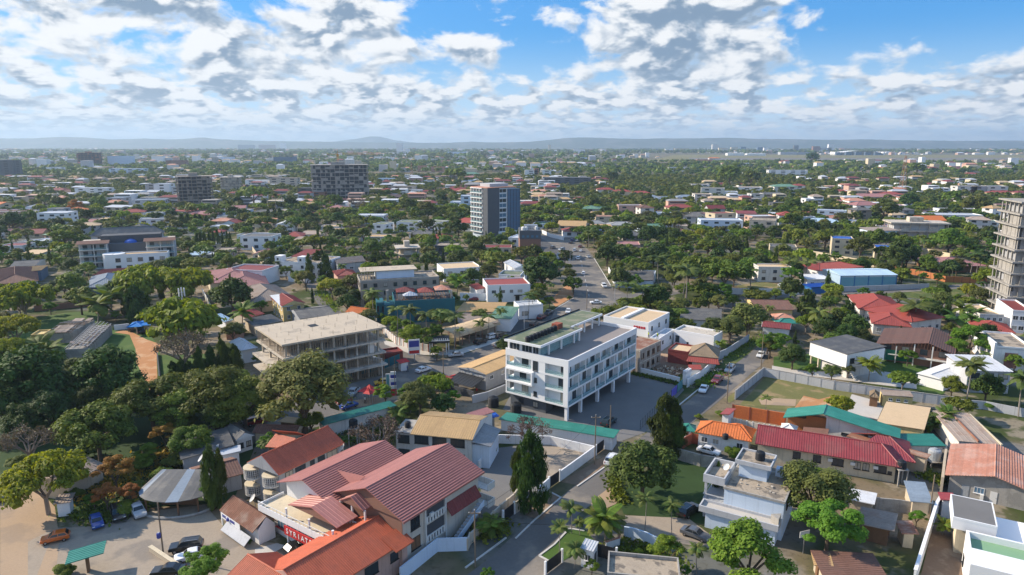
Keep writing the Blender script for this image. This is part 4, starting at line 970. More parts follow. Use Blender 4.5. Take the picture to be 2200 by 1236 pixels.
 for i in range(9):
  q = Vector(B.org) + B.u * (.2 + i * 1.42) + B.v * 10.8; tank(('nearest', 'second', 'third', 'fourth', 'middle', 'sixth', 'seventh', 'eighth', 'farthest')[i] + ' black water tank in the row of nine on the green roof',(q.x, q.y, zt + .03),.62, group='black water tanks on the green roof')
white_block(W_)
# ------------------------------------------------------------------ the shop compound in the foreground left
def compound():
 # main three-storey block, long gable roof of stepped sheets
 B = ridge_bld('shop_building', 'three-storey shop block under a long dusky pink gabled roof of stepped sheets', 'building', ZB(880,660), ZB(1435,362), ZB(1165,870),11.0,8.0, lm='the dusky pink gabled shop roof')
 L, D = B.L, B.D; B.gable(8.0,3.0, 'roof_pink', 'x',0, 'rows',.44, None, fascia='roof_pink')
 for x in (.5, L - .7):
  t = MB(); ym = D / 2; t.add([(x,.3,7.95),(x, D - .3,7.95),(x, ym,10.85),(x + .2,.3,7.95),(x + .2, D - .3,7.95),(x + .2, ym,10.85)],[(0,2,1),(3,4,5),(0,1,4,3),(1,2,5,4),(2,0,3,5)], 'brown_wall'); B.part('gable_wall', t)
 B.walls(0,7.9, 'pale_wall', x0=.8, x1=L - .6, y0=.8, y1=D - .8)
 MB().box(.72,1.0,2.2,.79, D - 1.0,7.9, 'brown_wall').build('painted_face', B.o)
 for k, z in ((0,1.5),(1,4.7)): B.window(0,2.4, z + .6,1.9,1.9, 'frame_dark', 'wood' if k == 0 else 'dark_glass')
 for z in (1.9,5.0):               # loggias: dark plates painted as the shade of a recess, pierced balustrades in front
  MB().box(5.4,.70, z,9.4,.79, z + 2.7, 'dark_grey').build('loggia_shade', B.o)
  r = MB().box(5.3,.45, z - .1,9.5,.70, z + .05, 'pale_wall').box(5.3,.5, z + .95,9.5,.69, z + 1.07, 'rail_white').build('balustrade', B.o)
  for i in range(7): MB().box(5.4 + i * .62,.53, z + .05,5.7 + i * .62,.66, z + .95, 'rail_white').build('baluster', r)
 for x in (5.1,9.6): MB().box(x - .14,.42,0, x + .14,.8,7.9, 'offwhite').build('pilaster', B.o)
 MB().box(6.0,.3,5.9,6.8,.62,6.5, 'rail_white').build('air_conditioner', B.o)
 s = slope(None,[(9.8,-.5,4.6),(17.2,-.5,4.6),(17.2,.75,6.2),(9.8,.75,6.2)], 'roof_maroon', 'ribs',.5); s.build('lean_to_roof', B.o)
 for z in (2.2,5.2):
  MB().box(L - .6,-1.2, z, L + 1.2,2.4, z + .2, 'offwhite').box(L - .6,-1.2, z + .2, L + 1.2,-1.05, z + 1.2, 'offwhite').box(L + 1.05,-1.05, z + .2, L + 1.2,2.4, z + 1.2, 'offwhite').build('stair_landing', B.o)
 st = MB()
 for i in range(12): st.box(10.2 + i * .55,-1.3,.2 + i * .28,10.75 + i * .55,-.1,.45 + i * .28, 'light_grey')
 st.add([(10.2,-1.38,.2),(16.8,-1.38,3.4),(16.8,-1.38,4.4),(10.2,-1.38,1.2),(10.2,-1.3,.2),(16.8,-1.3,3.4),(16.8,-1.3,4.4),(10.2,-1.3,1.2)],[(0,1,2,3),(7,6,5,4),(3,2,6,7)], 'bluewhite'); st.build('outside_stair', B.o)
 B.window(3,2.2,5.3,1.6,1.8, 'frame_dark')
 # small dormer roof over the upper balcony
 g = MB(); x0, x1 = -1.2,3.2; y0, y1 = D * .46, D * .80
 for P in ([(x0, y0,8.2),(x1, y0,8.2),(x1,(y0 + y1) / 2,9.6),(x0,(y0 + y1) / 2,9.6)],[(x1, y1,8.2),(x0, y1,8.2),(x0,(y0 + y1) / 2,9.6),(x1,(y0 + y1) / 2,9.6)]):
  k = slope(None, P, 'roof_pink', 'ribs',.6); g.add(k.v, k.f, 'roof_pink')
 g.add([(x0 + .1, y0,8.15),(x0 + .1, y1,8.15),(x0 + .1,(y0 + y1) / 2,9.5),(x0 + .25, y0,8.15),(x0 + .25, y1,8.15),(x0 + .25,(y0 + y1) / 2,9.5)],[(0,2,1),(3,4,5),(0,1,4,3)], 'brown_wall'); g.build('dormer_roof', B.o)
 MB().box(-1.6, y0 - .3,5.0,.8, D + 1.2,5.2, 'cream').box(-1.6, y0 - .3,4.6,-1.45, D + 1.2,5.0, 'brown_wall').build('balcony_floor', B.o)
 for y in (y0 - .2,(y0 + y1) / 2, y1): MB().box(-1.0, y,0,-.75, y + .25,8.1, 'offwhite').build('column', B.o)
 r = MB().box(-1.58, y0 - .2,6.0,-1.42, D + 1.2,6.1, 'rail_white').build('balustrade', B.o)
 for i in range(14): MB().box(-1.56, y0 - .1 + i * .62,5.2,-1.44, y0 + .12 + i * .62,6.0, 'rail_white').build('baluster', r)
 # wing behind, same roofing, with the white terrace and the red shop sign
 Wg = ridge_bld('shop_wing', 'white shop wing with a dusky pink stepped roof above a long white balcony', 'building', ZB(460,607), ZB(1015,342), ZB(285,625),9.6,7.2, lm='the white shop wing with the long balcony')
 L2, D2 = Wg.L, Wg.D; Wg.gable(7.2,2.4, 'roof_pink', 'x',0, 'rows',.44, None)
 Wg.walls(0,7.1, 'white', x0=1.2, x1=L2 - .8, y0=.9, y1=D2 - .9)
 t = MB(); t.add([(.9,.7,7.15),(.9, D2 - .7,7.15),(.9, D2 / 2,9.4),(1.1,.7,7.15),(1.1, D2 - .7,7.15),(1.1, D2 / 2,9.4)],[(0,2,1),(3,4,5),(0,1,4,3)], 'white'); Wg.part('gable_wall', t)
 Wg.window(3, D2 - 4.0,5.4,1.3,1.5, 'frame_dark'); Wg.door(3, D2 - 1.6 - .9,1.1,2.2, 'wood',4.86)
 x0, x1 = -3.6,1.1; y0, y1 = -4.4, D2 * .50      # porch roof
 ym = (y0 + y1) / 2; g = MB()
 for P in ([(x0 + .8, y0,6.8),(x1, y0,6.8),(x1, ym,8.2),(x0 + .8, ym,8.2)],[(x1, y1,6.8),(x0 + .8, y1,6.8),(x0 + .8, ym,8.2),(x1, ym,8.2)]):
  k = slope(None, P, 'roof_pink', 'ribs',.6); g.add(k.v, k.f, 'roof_pink')
 g.add([(x0 + .95, y0,6.75),(x0 + .95, y1,6.75),(x0 + .95, ym,8.1),(x0 + 1.1, y0,6.75),(x0 + 1.1, y1,6.75),(x0 + 1.1, ym,8.1)],[(0,2,1),(3,4,5),(0,1,4,3)], 'brown_wall'); g.build('porch_roof', Wg.o)
 ya, yb = -8.2, D2 - .2
 MB().box(x0, ya,4.6,1.15, yb,4.85, 'cream').build('balcony_floor', Wg.o)
 MB().box(x0 - .12, ya,4.2, x0, yb,5.25, 'white').box(x0, yb,4.5,1.1, yb + .12,5.25, 'white').build('balcony_front', Wg.o)
 r = MB().box(x0 - .1, ya,5.72, x0 - .02, yb,5.8, 'rail_white').build('balustrade', Wg.o)
 for i in range(24): y = ya + .3 + i * (yb - ya - .5) / 23; MB().box(x0 - .09, y,5.25, x0 - .03, y + .09,5.72, 'rail_white').build('baluster', r)
 for y in (y0 + .3, ym, y1 - .2, ya + .1, yb - .5): MB().lathe([(.2,0),(.17,.3),(.15,6.3 if y0 < y < y1 + .1 else 5.4),(.2,6.55 if y0 < y < y1 + .1 else 5.6)], 'white',(x0 + .3, y,0),10).build('column', Wg.o)
 Wg.r = (x0 + 2.2, ya, L2, yb - .5); sh = MB().box(x0 + 2.2, ya,0, x0 + 2.35, yb - .5,3.3, 'offwhite').build('shop_front', Wg.o); Wg.w = sh
 for t_ in (2,4.6,7.2,9.8): Wg.window(3, t_,.5,2.2,2.0, 'frame_white', 'blue_glass',3)
 # cross roof tying both roofs together
 a = [Wg.loc(ZB(*p), z) for p, z in (((632,525),9.2),((880,575),9.6),((650,710),6.8),((800,630),8.2))]
 g = slope(None,[(a[0][0], a[0][1],9.2),(a[2][0], a[2][1],6.9),(a[3][0], a[3][1],7.9),(a[1][0], a[1][1],9.5)], 'roof_pink', 'plain'); g.build('cross_roof', Wg.o)
 # shop sign
 ys = Wg.loc(ZB(420,870),3.9)[1]; p = Vector((*(Vector(Wg.org) + Wg.u * (x0 - .3) + Wg.v * ys),0)); a_ = Wg.rz - R(90); ln = 8.2
 sg = thing('shop_sign', 'red shop sign with white capitals beginning SYRIATE', 'sign',(p.x, p.y,2.65), a_); land('the red shop sign', p)
 MB().box(0,-.08,0, ln,.08,1.45, 'red_plastic').build('board', sg)
 for i, ch in enumerate('SYRIATEL'):
  o = lettering(ch,1.15, 'clean_white', sg,(.75 + i * .90,-.10,.72),0, name='letter')
 # upper left block with round lattice balconies
 T_ = ridge_bld('apartment_house', 'grey rendered house under a bright orange-red gabled roof with round lattice balconies', 'house', ZB(190,440), ZB(633,245), ZB(325,560),9.0,6.6, lm='the orange-red roof with round balconies')
 T_.gable(6.6,2.4, 'roof_orange', 'x',0, 'ribs',.33, 'grey_wall', th=.15); L3, D3 = T_.L, T_.D
 T_.walls(0,6.6, 'grey_wall', x0=.7, x1=L3 - .6, y0=.8, y1=D3 - .8)
 for t_, w_ in ((2,1.6),(4.4,2.2),(7,1.),(9,1.6),(11.5,2.4)): T_.window(0, t_,4.4, w_,1.5, 'frame_dark')
 for y in (2.6,7.6):
  for z in (.9,3.9):
   bal = MB().lathe([(1.55,0),(1.55,.22)], 'offwhite',(.6, y, z),20).lathe([(1.6,1.75),(1.6,1.95)], 'cream',(.6, y, z),20).build('round_balcony', T_.o)
   lat = MB()
   for i in range(15):
    a = math.pi * (.5 + i / 14); lat.box(.6 + 1.52 * math.cos(a) - .04, y + 1.52 * math.sin(a) - .04, z + .2,.6 + 1.52 * math.cos(a) + .04, y + 1.52 * math.sin(a) + .04, z + 1.76, 'offwhite')
   for k in range(4):
    for i in range(21):
     a, c = math.pi * (.5 + i / 21), math.pi * (.5 + (i + 1) / 21); lat.tube((.6 + 1.52 * math.cos(a), y + 1.52 * math.sin(a), z + .5 + k * .36),(.6 + 1.52 * math.cos(c), y + 1.52 * math.sin(c), z + .5 + k * .36),.035, 'offwhite', n=4)
   lat.build('lattice', bal); MB().lathe([(1.2,.2),(1.2,1.7)], 'dark_grey',(.6, y, z),16).build('painted_shade', bal)  # dark drum added behind the lattice, standing in for shade inside
  T_.door(3, D3 - .8 - y,1.0,2.0, 'dark_grey',.95)
 g = MB()
 if 1:
  k = slope(None,[(5, D3 / 2 + .3,8.9),(5, D3 + 2.6,7.6),(7.4, D3 + 2.6,9.2),(7.4, D3 / 2 + .3,9.2)], 'roof_orange', 'ribs',.33); g.add(k.v, k.f, 'roof_orange')
  k = slope(None,[(9.8, D3 / 2 + .3,8.9),(9.8, D3 + 2.6,7.6),(7.4, D3 + 2.6,9.2),(7.4, D3 / 2 + .3,9.2)], 'roof_orange', 'ribs',.33); g.add(k.v, k.f, 'roof_orange')
 g.build('rear_roof', T_.o)
 # front orange house with its cross wing
 O = ridge_bld('house', 'pink-walled house under the long orange-red ribbed roof along the bottom edge', 'house', ZB(335,1202), ZB(968,842), ZB(345,1105),7.0,4.9, lm='the orange-red ribbed roof along the bottom edge')
 O.gable(4.9,2.1, 'roof_orange', 'x',0, 'ribs',.30, 'pink_wall', th=.15); L4, D4 = O.L, O.D
 O.walls(0,4.9, 'pink_wall', x0=.6, x1=L4 - .5, y0=.75, y1=D4 - .7)
 for t_, w_, h_ in ((3.5,1.2,1.0),(5.6,.7,.8),(7.2,.8,.8),(9.8,2.4,1.6),(14.0,1.5,1.4)): O.window(0, t_,2.4, w_, h_, 'frame_dark')
 g = slope(None,[(L4 - 2.6,-.9,4.9),(L4 + .9,-.9,4.9),(L4 + .9,2.2,6.0),(L4 - 2.6,2.2,6.0)], 'roof_orange', 'ribs',.3, th=.15); g.build('side_roof', O.o)
 MB().box(L4 - .5,.2,0, L4 + .5,2.4,4.9, 'pink_wall').build('side_wall', O.o)
 Cw = ridge_bld('house_wing', 'low cross wing with a ribbed red roof at the bottom edge of the compound', 'house',(532,1191),(652,1262),(478,1262),6.2,4.2)
 Cw.gable(4.2,2.0, 'roof_orange', 'x',0, 'ribs',.30, 'pink_wall', th=.15); Cw.walls(0,4.2, 'pink_wall', x0=.6, x1=Cw.L - .4, y0=.6, y1=Cw.D - .6)
 # kiosk
 K = Bld('kiosk', 'small white kiosk with a rusty brown pitched roof and a blue and white banner', 'kiosk', ZA(1455,800), ZA(1675,985 - 35), ZA(1560,705),2.7, lm='the small white kiosk')
 K.shed(2.6,4.2, 'roof_rust', 'y',.0, 'ribs',.4, y1=K.D * .62)
 K.walls(0,2.5, 'white', x0=.5, x1=K.L - .1, y0=1.0, y1=K.D - .2); t = MB()
 x = K.L - .1; t.add([(x - .12,1.0,2.5),(x - .12, K.D * .62,4.05),(x - .12, K.D - .2,2.5),(x,1.0,2.5),(x, K.D * .62,4.05),(x, K.D - .2,2.5)],[(0,1,2),(5,4,3),(0,3,4,1),(1,4,5,2)], 'white'); K.part('gable_wall', t)
 g = slope(None,[(0, K.D * .62,4.2),(K.L, K.D * .62,4.2),(K.L, K.D + .3,2.5),(0, K.D + .3,2.5)], 'roof_rust', 'ribs',.4); g.build('rear_roof', K.o)
 bn = MB().box(.6,.0,1.5, K.L * .62,.08,2.5, 'clean_white').build('banner', K.o)
 MB().lathe([(.1,-.35),(.34,-.2),(.34,.2),(.1,.35)], 'sign_blue',(2.75,.02,2.0),6).build('emblem', bn); [MB().box(x_,-.03,1.8, x_ + .28,-.002,2.25, 'sign_blue').build('blue_mark', bn) for x_ in (.9,1.3,1.7,3.4,3.75,4.1,4.45)]
 g = slope(None,[(2.2,-1.1,.5),(K.L - .8,-1.1,.5),(K.L - .8,.1,1.5),(2.2,.1,1.5)], 'light_grey', 'plain'); g.build('awning', K.o)
 sheet('grass_strip',[ZA(1490,895), ZA(1680,1000), ZA(1660,1035), ZA(1475,920)],.07, 'lawn')
 for sx in (.12, ): MB().box(.2,.1,0,.45,.35,2.6, 'white').build('post', K.o)
compound()
run('boundary_wall', 'cream boundary wall between the pink-roofed shop block and the tarred street', 'wall',[(1004,1183),(1010,1170),(1075,1108),(1105,1082),(1120,1060)],1.9,.22, 'pale_wall',2.4, 'beige')
run('boundary_wall', 'low white painted wall with a blue banner beside the street at the bottom edge', 'wall',[(860,1250),(940,1185),(1004,1183)],2.2,.2, 'bluewhite')
run('low_wall', 'low white forecourt wall with a red stripe beside the shop front', 'wall',[ZA(1835,945), ZA(1990,1040),(650,1190)],.9,.2, 'white', cap='red_plastic')
# restaurant shelter among the trees and the huts behind it
def shelter():
 c = at(ZA(1200,760)); o = thing('round_shelter', 'round open-sided shelter with a patchwork sheet roof among dark trees', 'shelter', c); land('the round open-sided shelter', c)
 n = 20; r = 6.4
 for i in range(10):
  a0, a1 = math.pi * (1.0 + i / 10), math.pi * (1.0 + (i + 1) / 10)
  s = slope(None,[(r * math.cos(a0), r * .75 * math.sin(a0),2.9),(r * math.cos(a1), r * .75 * math.sin(a1),2.9),(r * .7 * math.cos(a1),3.4 + .0 * i,4.6),(r * .7 * math.cos(a0),3.4,4.6)], 'roof_bluegrey' if i % 4 == 1 else 'roof_darkgrey', 'plain'); s.build('roof_panel', o)
 for i in range(6):
  a = math.pi * (1.05 + i * .18); MB().tube((r * .9 * math.cos(a), r * .66 * math.sin(a),0),(r * .9 * math.cos(a), r * .66 * math.sin(a),2.95),.14, 'wood').build('post', o)
 k = MB()
 for i in range(16):
  a0, a1 = math.pi * (1 + i / 16), math.pi * (1 + (i + 1) / 16); k.tube((r * 1.05 * math.cos(a0), r * .8 * math.sin(a0),.25),(r * 1.05 * math.cos(a1), r * .8 * math.sin(a1),.25),.25, 'concrete')
 k.build('low_wall', o); MB().box(-3,-.5,0,3,-.2,1.1, 'wood').build('bar_counter', o)
shelter()
for p, z, l in (((ZA(1345,455)),3.2, 'leftmost of the white satellite dishes behind the cypress pair'),(ZA(1450,385),3.6, 'highest white satellite dish, behind the cypress pair'),(ZA(1548,490),3.2, 'white satellite dish beside the round lattice balconies'),(ZA(1690,720),2.0, 'white satellite dish low beside the shop balcony'),(ZB(735,385),6.2, 'pale red satellite dish at the end of the orange-red roof')):
 v = at(p, z); o = dish(l,(v.x, v.y, z - 1.2),.75,3.6)
 MB().tube((0,0,-(z - 1.2)),(0,0,0),.07, 'steel').build('stand', o)
def simple(name, label, cat, A, B, C, ez, roof, rm, wm, rh=1.2, wins=(), lm=None, mode='ribs', step=.45, i=.4, axis='x', ph=.5, base=0., **k):
 s = Bld(name, label, cat, A, B, C, ez, lm=lm)
 s.walls(base, ez, wm,0 if roof == 'flat' else i)
 if roof == 'gable': s.gable(ez, rh, rm, axis,0, mode, step, wm, **k)
 elif roof == 'hip': s.hip(ez, rh, rm,0, mode, step, **k)
 elif roof == 'shed': s.shed(ez, ez + rh, rm, axis,0, mode, step, **k)
 elif roof == 'flat': s.flat(ez, rm, wm, ph)
 for q in wins: s.window(*q)
 return s
simple('hut', 'small white gabled hut with two dark windows behind the shelter', 'hut', ZA(1565,345), ZA(1690,305), ZA(1445,290),3.0, 'gable', 'roof_darkgrey', 'white',1.1,[], axis='y').windows(0,0,1,2,3,1.0,1.1, fm='frame_dark')
simple('shed', 'long dark weathered shed roof left of the hut among the trees', 'shed', ZA(1200,470), ZA(1560,395), ZA(1290,320),3.0, 'shed', 'roof_darkgrey', 'grey_wall',.8)
simple('shed', 'low pale blue-grey sheet roof beside the orange-red roof', 'shed', ZA(1410,455), ZA(1600,425), ZA(1490,400),3.0, 'shed', 'roof_silver', 'white',.4)
simple('shed', 'low brown-roofed shed beside the road below the big dark crown', 'shed', ZB(130,290), ZB(420,300), ZB(160,235),2.8, 'gable', 'roof_brown', 'beige',.9)
simple('shed', 'long reddish-brown shed among orange-leaved bushes at the left', 'shed', ZA(450,640), ZA(700,500), ZA(400,520),3.2, 'gable', 'roof_weathered', 'beige',1.0)
simple('hut', 'small white roadside hut under the yellow-green tree', 'hut', ZA(350,765), ZA(470,750), ZA(345,720),2.6, 'shed', 'roof_weathered', 'white',.4, axis='y')
simple('shed', 'dark brown tiled roof beside the round lattice balconies', 'shed', ZA(1330,640), ZA(1620,560), ZA(1230,530),3.0, 'gable', 'roof_brown', 'grey_wall',1.2)
g_ = simple('shelter_roof', 'weathered teal sheet canopy over the yard at the bottom left', 'canopy', ZA(430,1165), ZA(690,1110), ZA(660,1035),2.8, 'shed', 'roof_teal', 'wood',.5, axis='x', i=2.2)
# tan-roofed house and the teal sheds
Tn = ridge_bld('house', 'white two-storey house with a broad sandy tan corrugated roof', 'house', ZB(1245,172), ZB(1645,207), ZB(1195,300),7.4,5.9, lm='the broad sandy tan roof')
Tn.gable(5.9,1.5, 'roof_tan', 'x',0, 'ribs',.45, 'offwhite'); Tn.walls(0,5.9, 'offwhite', x0=.3, x1=Tn.L - .3, y0=.5, y1=Tn.D - .5)
for z in (.9,3.9):
 for t_ in (1.8,5.4,9.0): Tn.window(0, t_, z,2.8,1.6, 'frame_dark', 'glass',4)
MB().box(-3.2,.8,0,.25,6.5,5.6, 'offwhite').box(-3.5,.5,5.6,.25,6.8,5.85, 'concrete').build('stair_tower', Tn.o)
Tn.w = None; Tn.r = (-3.2,.8, Tn.L,6.5); Tn.w = Tn.o
for z in (.7,3.6): Tn.window(0,1.6, z,2.3,1.6, 'frame_dark')
g_ = slope(None,[(Tn.L - .1,-.2,5.6),(Tn.L + 3.4,.6,4.6),(Tn.L + 3.4, Tn.D - 3,4.6),(Tn.L - .1, Tn.D - 3,5.9)], 'roof_grey', 'ribs',.5); g_.build('side_roof', Tn.o); MB().box(Tn.L - .3,.8,0, Tn.L + 3, Tn.D - 3.4,4.6, 'bluewhite').build('side_wall', Tn.o)
q = Tn.c + Tn.u * (-Tn.L / 2 - 1.6) + Tn.v * (-Tn.D / 2 + 3); tank('squat black water tank on the stair tower of the tan-roofed house',(q.x, q.y,5.86),.6)
q = at(ZB(808,380)); tank('tall black water tank between the orange-red roof and the dusky pink roof',(q.x, q.y,0),.85, stand=4.2)
simple('shed', 'narrow pinkish-red lean-to roof beside the tan-roofed house', 'shed', ZB(1600,195), ZB(1740,160), ZB(1600,150),4.2, 'shed', 'roof_mauve', 'white',.3)
simple('long_shed', 'long weathered teal shed roof between the road and the bare trees', 'shed', ZB(600,240), ZB(1090,118), ZB(590,195),3.0, 'shed', 'roof_teal', 'offwhite',.3, lm='the long weathered teal shed')
simple('long_shed', 'long teal-green shed roof in front of the white block', 'shed', ZC(220,200), ZC(985,335), ZC(75,120),2.6, 'shed', 'roof_teal', 'white',.3, lm='the teal shed in front of the white block')
simple('shed', 'small blue canopy beside the tan-roofed house', 'canopy', ZC(165,195), ZC(225,185), ZC(175,165),2.9, 'shed', 'roof_blue', 'steel',.2, i=.8)
simple('shed', 'pale plank platform roof left of the teal shed', 'shed', ZB(300,215), ZB(420,235), ZB(400,190),2.6, 'shed', 'roof_sand', 'wood',.2)
# ------------------------------------------------------------------ houses on the right-hand side
ZX = _zone(1480,930,380 / 1535); ZY = _zone(1880,900,320 / 1177)
def tray(B, x0, y0, x1, y1, z, m, pm, ph=.6, t=.2, slab=.3, name='roof'): return B.flat(z, m, pm, ph, t,0, x0, x1, y0, y1, slab, name)
def blue_house():
 B = Bld('house', 'pale blue flat-roofed two-storey house with a stained roof and a black tank', 'house', ZX(310,470), ZX(830,600), ZX(560,300),6.6, lm='the pale blue flat-roofed house'); L = B.L; D = 9.5
 B.walls(0,6.35, 'bluewhite', x0=0, x1=L, y0=0, y1=D); tray(B,-.15,-.15, L + .15, D + .15,6.6, 'old_slab', 'concrete',.05,.25)
 tray(B,-3.6,.6,-.151, D - 2,6.9, 'old_slab', 'light_grey',.75,.25,.6, 'veranda_roof')
 MB().box(-3.5,.7,3.2,-.01, D - 2.2,3.45, 'light_grey').build('veranda_floor', B.o)
 for y in (.9, D - 2.7):
  for x in (-3.4,): MB().box(x, y,0, x + .4, y + .4,6.3, 'light_grey').build('column', B.o)
 MB().box(-3.5,.7,4.1,-3.35, D - 2.2,4.25, 'light_grey').box(-3.35,.72,4.1,-.02,.85,4.25, 'light_grey').build('railing', B.o)
 MB().box(-2.2,-2.2,0, L - .6,-.01,3.0, 'bluewhite').build('front_wall', B.o)
 tray(B,-3.2,-2.6, L - .2,-.012,3.3, 'paving_light', 'light_grey',.45,.22,.55, 'terrace_roof')
 MB().prism([(L - 1.6,-1.0),(L - .3,-2.2),(L - .3,-.05)],3.31,4.6, 'concrete').build('roof_upstand', B.o)
 MB().box(1.0, D * .52,6.61,5.4, D - .3,9.0, 'bluewhite').build('stair_tower', B.o); tray(B,.4, D * .46,6.0, D,9.3, 'old_slab', 'light_grey',.35,.2,.35, 'tower_roof')
 q = Vector(B.org) + B.u * 3.8 + B.v * (D * .74); tank('dark grey water tank on the roof of the pale blue house',(q.x, q.y,9.32),.75, 'black_plastic')
 MB().box(6.2, D - 1.6,6.6, L, D - .2,7.9, 'bluewhite').build('roof_room', B.o)
 B.window(3,5,4.2,2.2,1.6, 'frame_dark'); B.window(3,5,.9,2.2,1.6, 'frame_dark'); B.window(1,3,4.2,1.6,1.4, 'frame_dark')
 q = Vector(B.org) + B.u * (-.6) + B.v * (D * .45); dish('white satellite dish on the pale blue house',(q.x, q.y,6.95),.6,3.5)
 for i in range(9):
  x, y = rnd.uniform(1, L - 2), rnd.uniform(.8, D * .42); MB().box(x, y,6.61, x + rnd.uniform(.15,.5), y + rnd.uniform(.15,.5),6.61 + rnd.uniform(.08,.25), 'raw_concrete').build('rubble_block', B.o)
blue_house()
def crimson():
 B = ridge_bld('house', 'long cream-walled house under a shiny crimson ribbed roof with a hipped right end', 'house', ZD(395,240), ZD(1205,365), ZD(355,350),5.6,3.7, lm='the crimson ribbed roof')
 L, D = B.L, B.D; ex = B.loc(ZD(1375,615),3.7); X = ex[0]; y0 = min(0, ex[1] * .6); h = D / 2; r = []
 Lr = L + .3
 for P in ([(0,-.3,3.6),(X,-.3,3.6),(Lr, h,5.7),(0, h,5.7)],[(X,-.3,3.6),(X, D + .3,3.6),(Lr, h,5.7)],[(X, D + .3,3.6),(0, D + .3,3.6),(0, h,5.7),(Lr, h,5.7)]):
  r.append(P)
 B._roof(r,[((0, h,5.7),(Lr, h,5.7)),((Lr, h,5.7),(X,-.3,3.6)),((Lr, h,5.7),(X, D + .3,3.6))], 'roof_crimson', 'ribs',.42,.15,[[(.3,0,3.6),(.3, D,3.6),(.3, h,5.6)]], 'cream', 'x')
 # second, lower hip on the far side
 a, c = X - 7.5, X + 2.6; m_ = D + 1.2
 P = [[(a, D * .4,3.8),(c, D * .4,3.4),((a + c) / 2 + 1.2, m_,5.2),((a + c) / 2 - 1, m_,5.5)],[(c, D * .4,3.4),(c, D * 1.6,3.4),((a + c) / 2 + 1.2, m_,5.2)],[(c, D * 1.6,3.4),(a, D * 1.6,3.4),((a + c) / 2 - 1, m_,5.5),((a + c) / 2 + 1.2, m_,5.2)]]
 o = B._roof(P,[(((a + c) / 2 + 1.2, m_,5.2),(c, D * .4,3.4))], 'roof_crimson', 'ribs',.42,.12); o.name = 'side_roof'
 B.walls(0,3.6, 'cream', x0=.5, x1=X - .8, y0=.6, y1=D - .4)
 W = X - 1.3
 for t, w_ in ((W * .30,1.4),(W * .45,1.4),(W * .60,2.0),(W * .74,1.1),(W * .80,1.1),(W * .90,2.0),(W * .965,.7)): B.window(0, t,1.5, w_,1.4 if w_ > .8 else .6, 'frame_dark')
 for k in range(3): MB().box(W * (.55 + .16 * k),.2,2.2, W * (.55 + .16 * k) + .8,.59,2.75, 'rail_white').build('air_conditioner', B.o)
 q = Vector(B.org) + B.u * (X + .1) + B.v * (.4); tank('black water tank on a pole stand at the tip of the crimson roof',(q.x, q.y,0),.75, stand=3.2)
crimson()
simple('shed', 'flat brown sheet roof behind the crimson roof', 'shed', ZD(985,312), ZD(1520,470), ZD(1010,290),3.4, 'shed', 'roof_rust', 'beige',.3)
# orange tiled bungalow and its red walls
O2 = simple('bungalow', 'white bungalow with a bright orange tiled hipped roof', 'house', ZC(1525,285), ZC(1900,350), ZC(1550,215),3.3, 'hip', 'roof_tile', 'white',1.7, lm='the bright orange tiled bungalow', i=.6, step=.5)
for t in (1.2,3.4,8.0): O2.window(0, t,1.2,1.2,1.1, 'frame_white')
O3 = simple('annex', 'second orange tiled hip beside the bright orange bungalow', 'house', ZC(1700,290), ZC(1900,330), ZC(1705,228),3.6, 'hip', 'roof_tile', 'white',1.5, i=.8)
q = at(ZC(1728,300),4); tank('black water tank in front of the orange tiled roof',(q.x, q.y,3.0),.55)
run('boundary_wall', 'bright red painted wall in front of the orange tiled bungalow', 'wall',[ZC(1425,405), ZC(1500,360), ZC(1770,412), ZC(1775,360)],2.2,.22, 'rust_wall',3, 'rust_wall')
run('boundary_wall', 'mossy grey wall behind the dark garden lawn', 'wall',[ZC(1395,465), ZC(1560,515), ZC(1700,535)],2.4,.25, 'concrete',3)
run('boundary_wall', 'long terracotta red wall along the edge of the dry grass lot', 'wall',[ZD(225,185), ZD(575,245)],2.9,.22, 'roof_tile',3.4, 'rust_wall')
run('balustrade_wall', 'low pale balustrade wall below the terracotta red wall', 'wall',[ZD(165,215), ZD(400,265), ZD(540,285)],1.2,.2, 'pale_wall',1.2, 'offwhite')
simple('gate_roof', 'small crimson ribbed gate roof by the street', 'gatehouse', ZD(145,165), ZD(210,180), ZD(150,118),2.6, 'shed', 'roof_crimson', 'white',.4)
simple('tent', 'teal green market canopy beside the tall dark evergreen', 'canopy', ZC(1430,275), ZC(1530,285), ZC(1440,235),2.6, 'hip', 'roof_teal', 'steel',.9, i=1.4, mode='plain')
# teal-roofed house
Te = ridge2('house', 'pale house under a wide teal sheet roof with an open brown gable end', 'house', ZD(830,165), ZD(852,104), ZD(562,192), ZD(1340,345),6.3,3.9, lm='the wide teal sheet roof')
Te.gable(3.9,2.4, 'roof_teal', 'x',0, 'ribs',.45, None, off=Te.off)
Te.walls(0,3.9, 'offwhite', x0=1.0, x1=Te.L - .3, y0=.6, y1=Te.D * .62); t = MB(); yr = Te.D * Te.off
t.add([(1.0,.6,3.9),(1.0, Te.D * .62,3.9),(1.0, Te.D * .62,5.1),(1.0, yr,6.1),(1.2,.6,3.9),(1.2, Te.D * .62,3.9),(1.2, Te.D * .62,5.1),(1.2, yr,6.1)],[(3,2,1,0),(4,5,6,7),(0,4,7,3)], 'offwhite'); Te.part('gable_wall', t)
MB().box(1.6, Te.D * .62,0, Te.L - .4, Te.D - .8,3.9, 'orange_wall').box(1.6, Te.D * .62,3.9,2.0, Te.D * .80,4.8, 'orange_wall').build('brown_wall', Te.o)
Te.window(3, Te.D * .18,2.2,1.8,.5, 'frame_dark'); Te.window(3, Te.D * .45,1.8,1.0,.6, 'frame_dark')
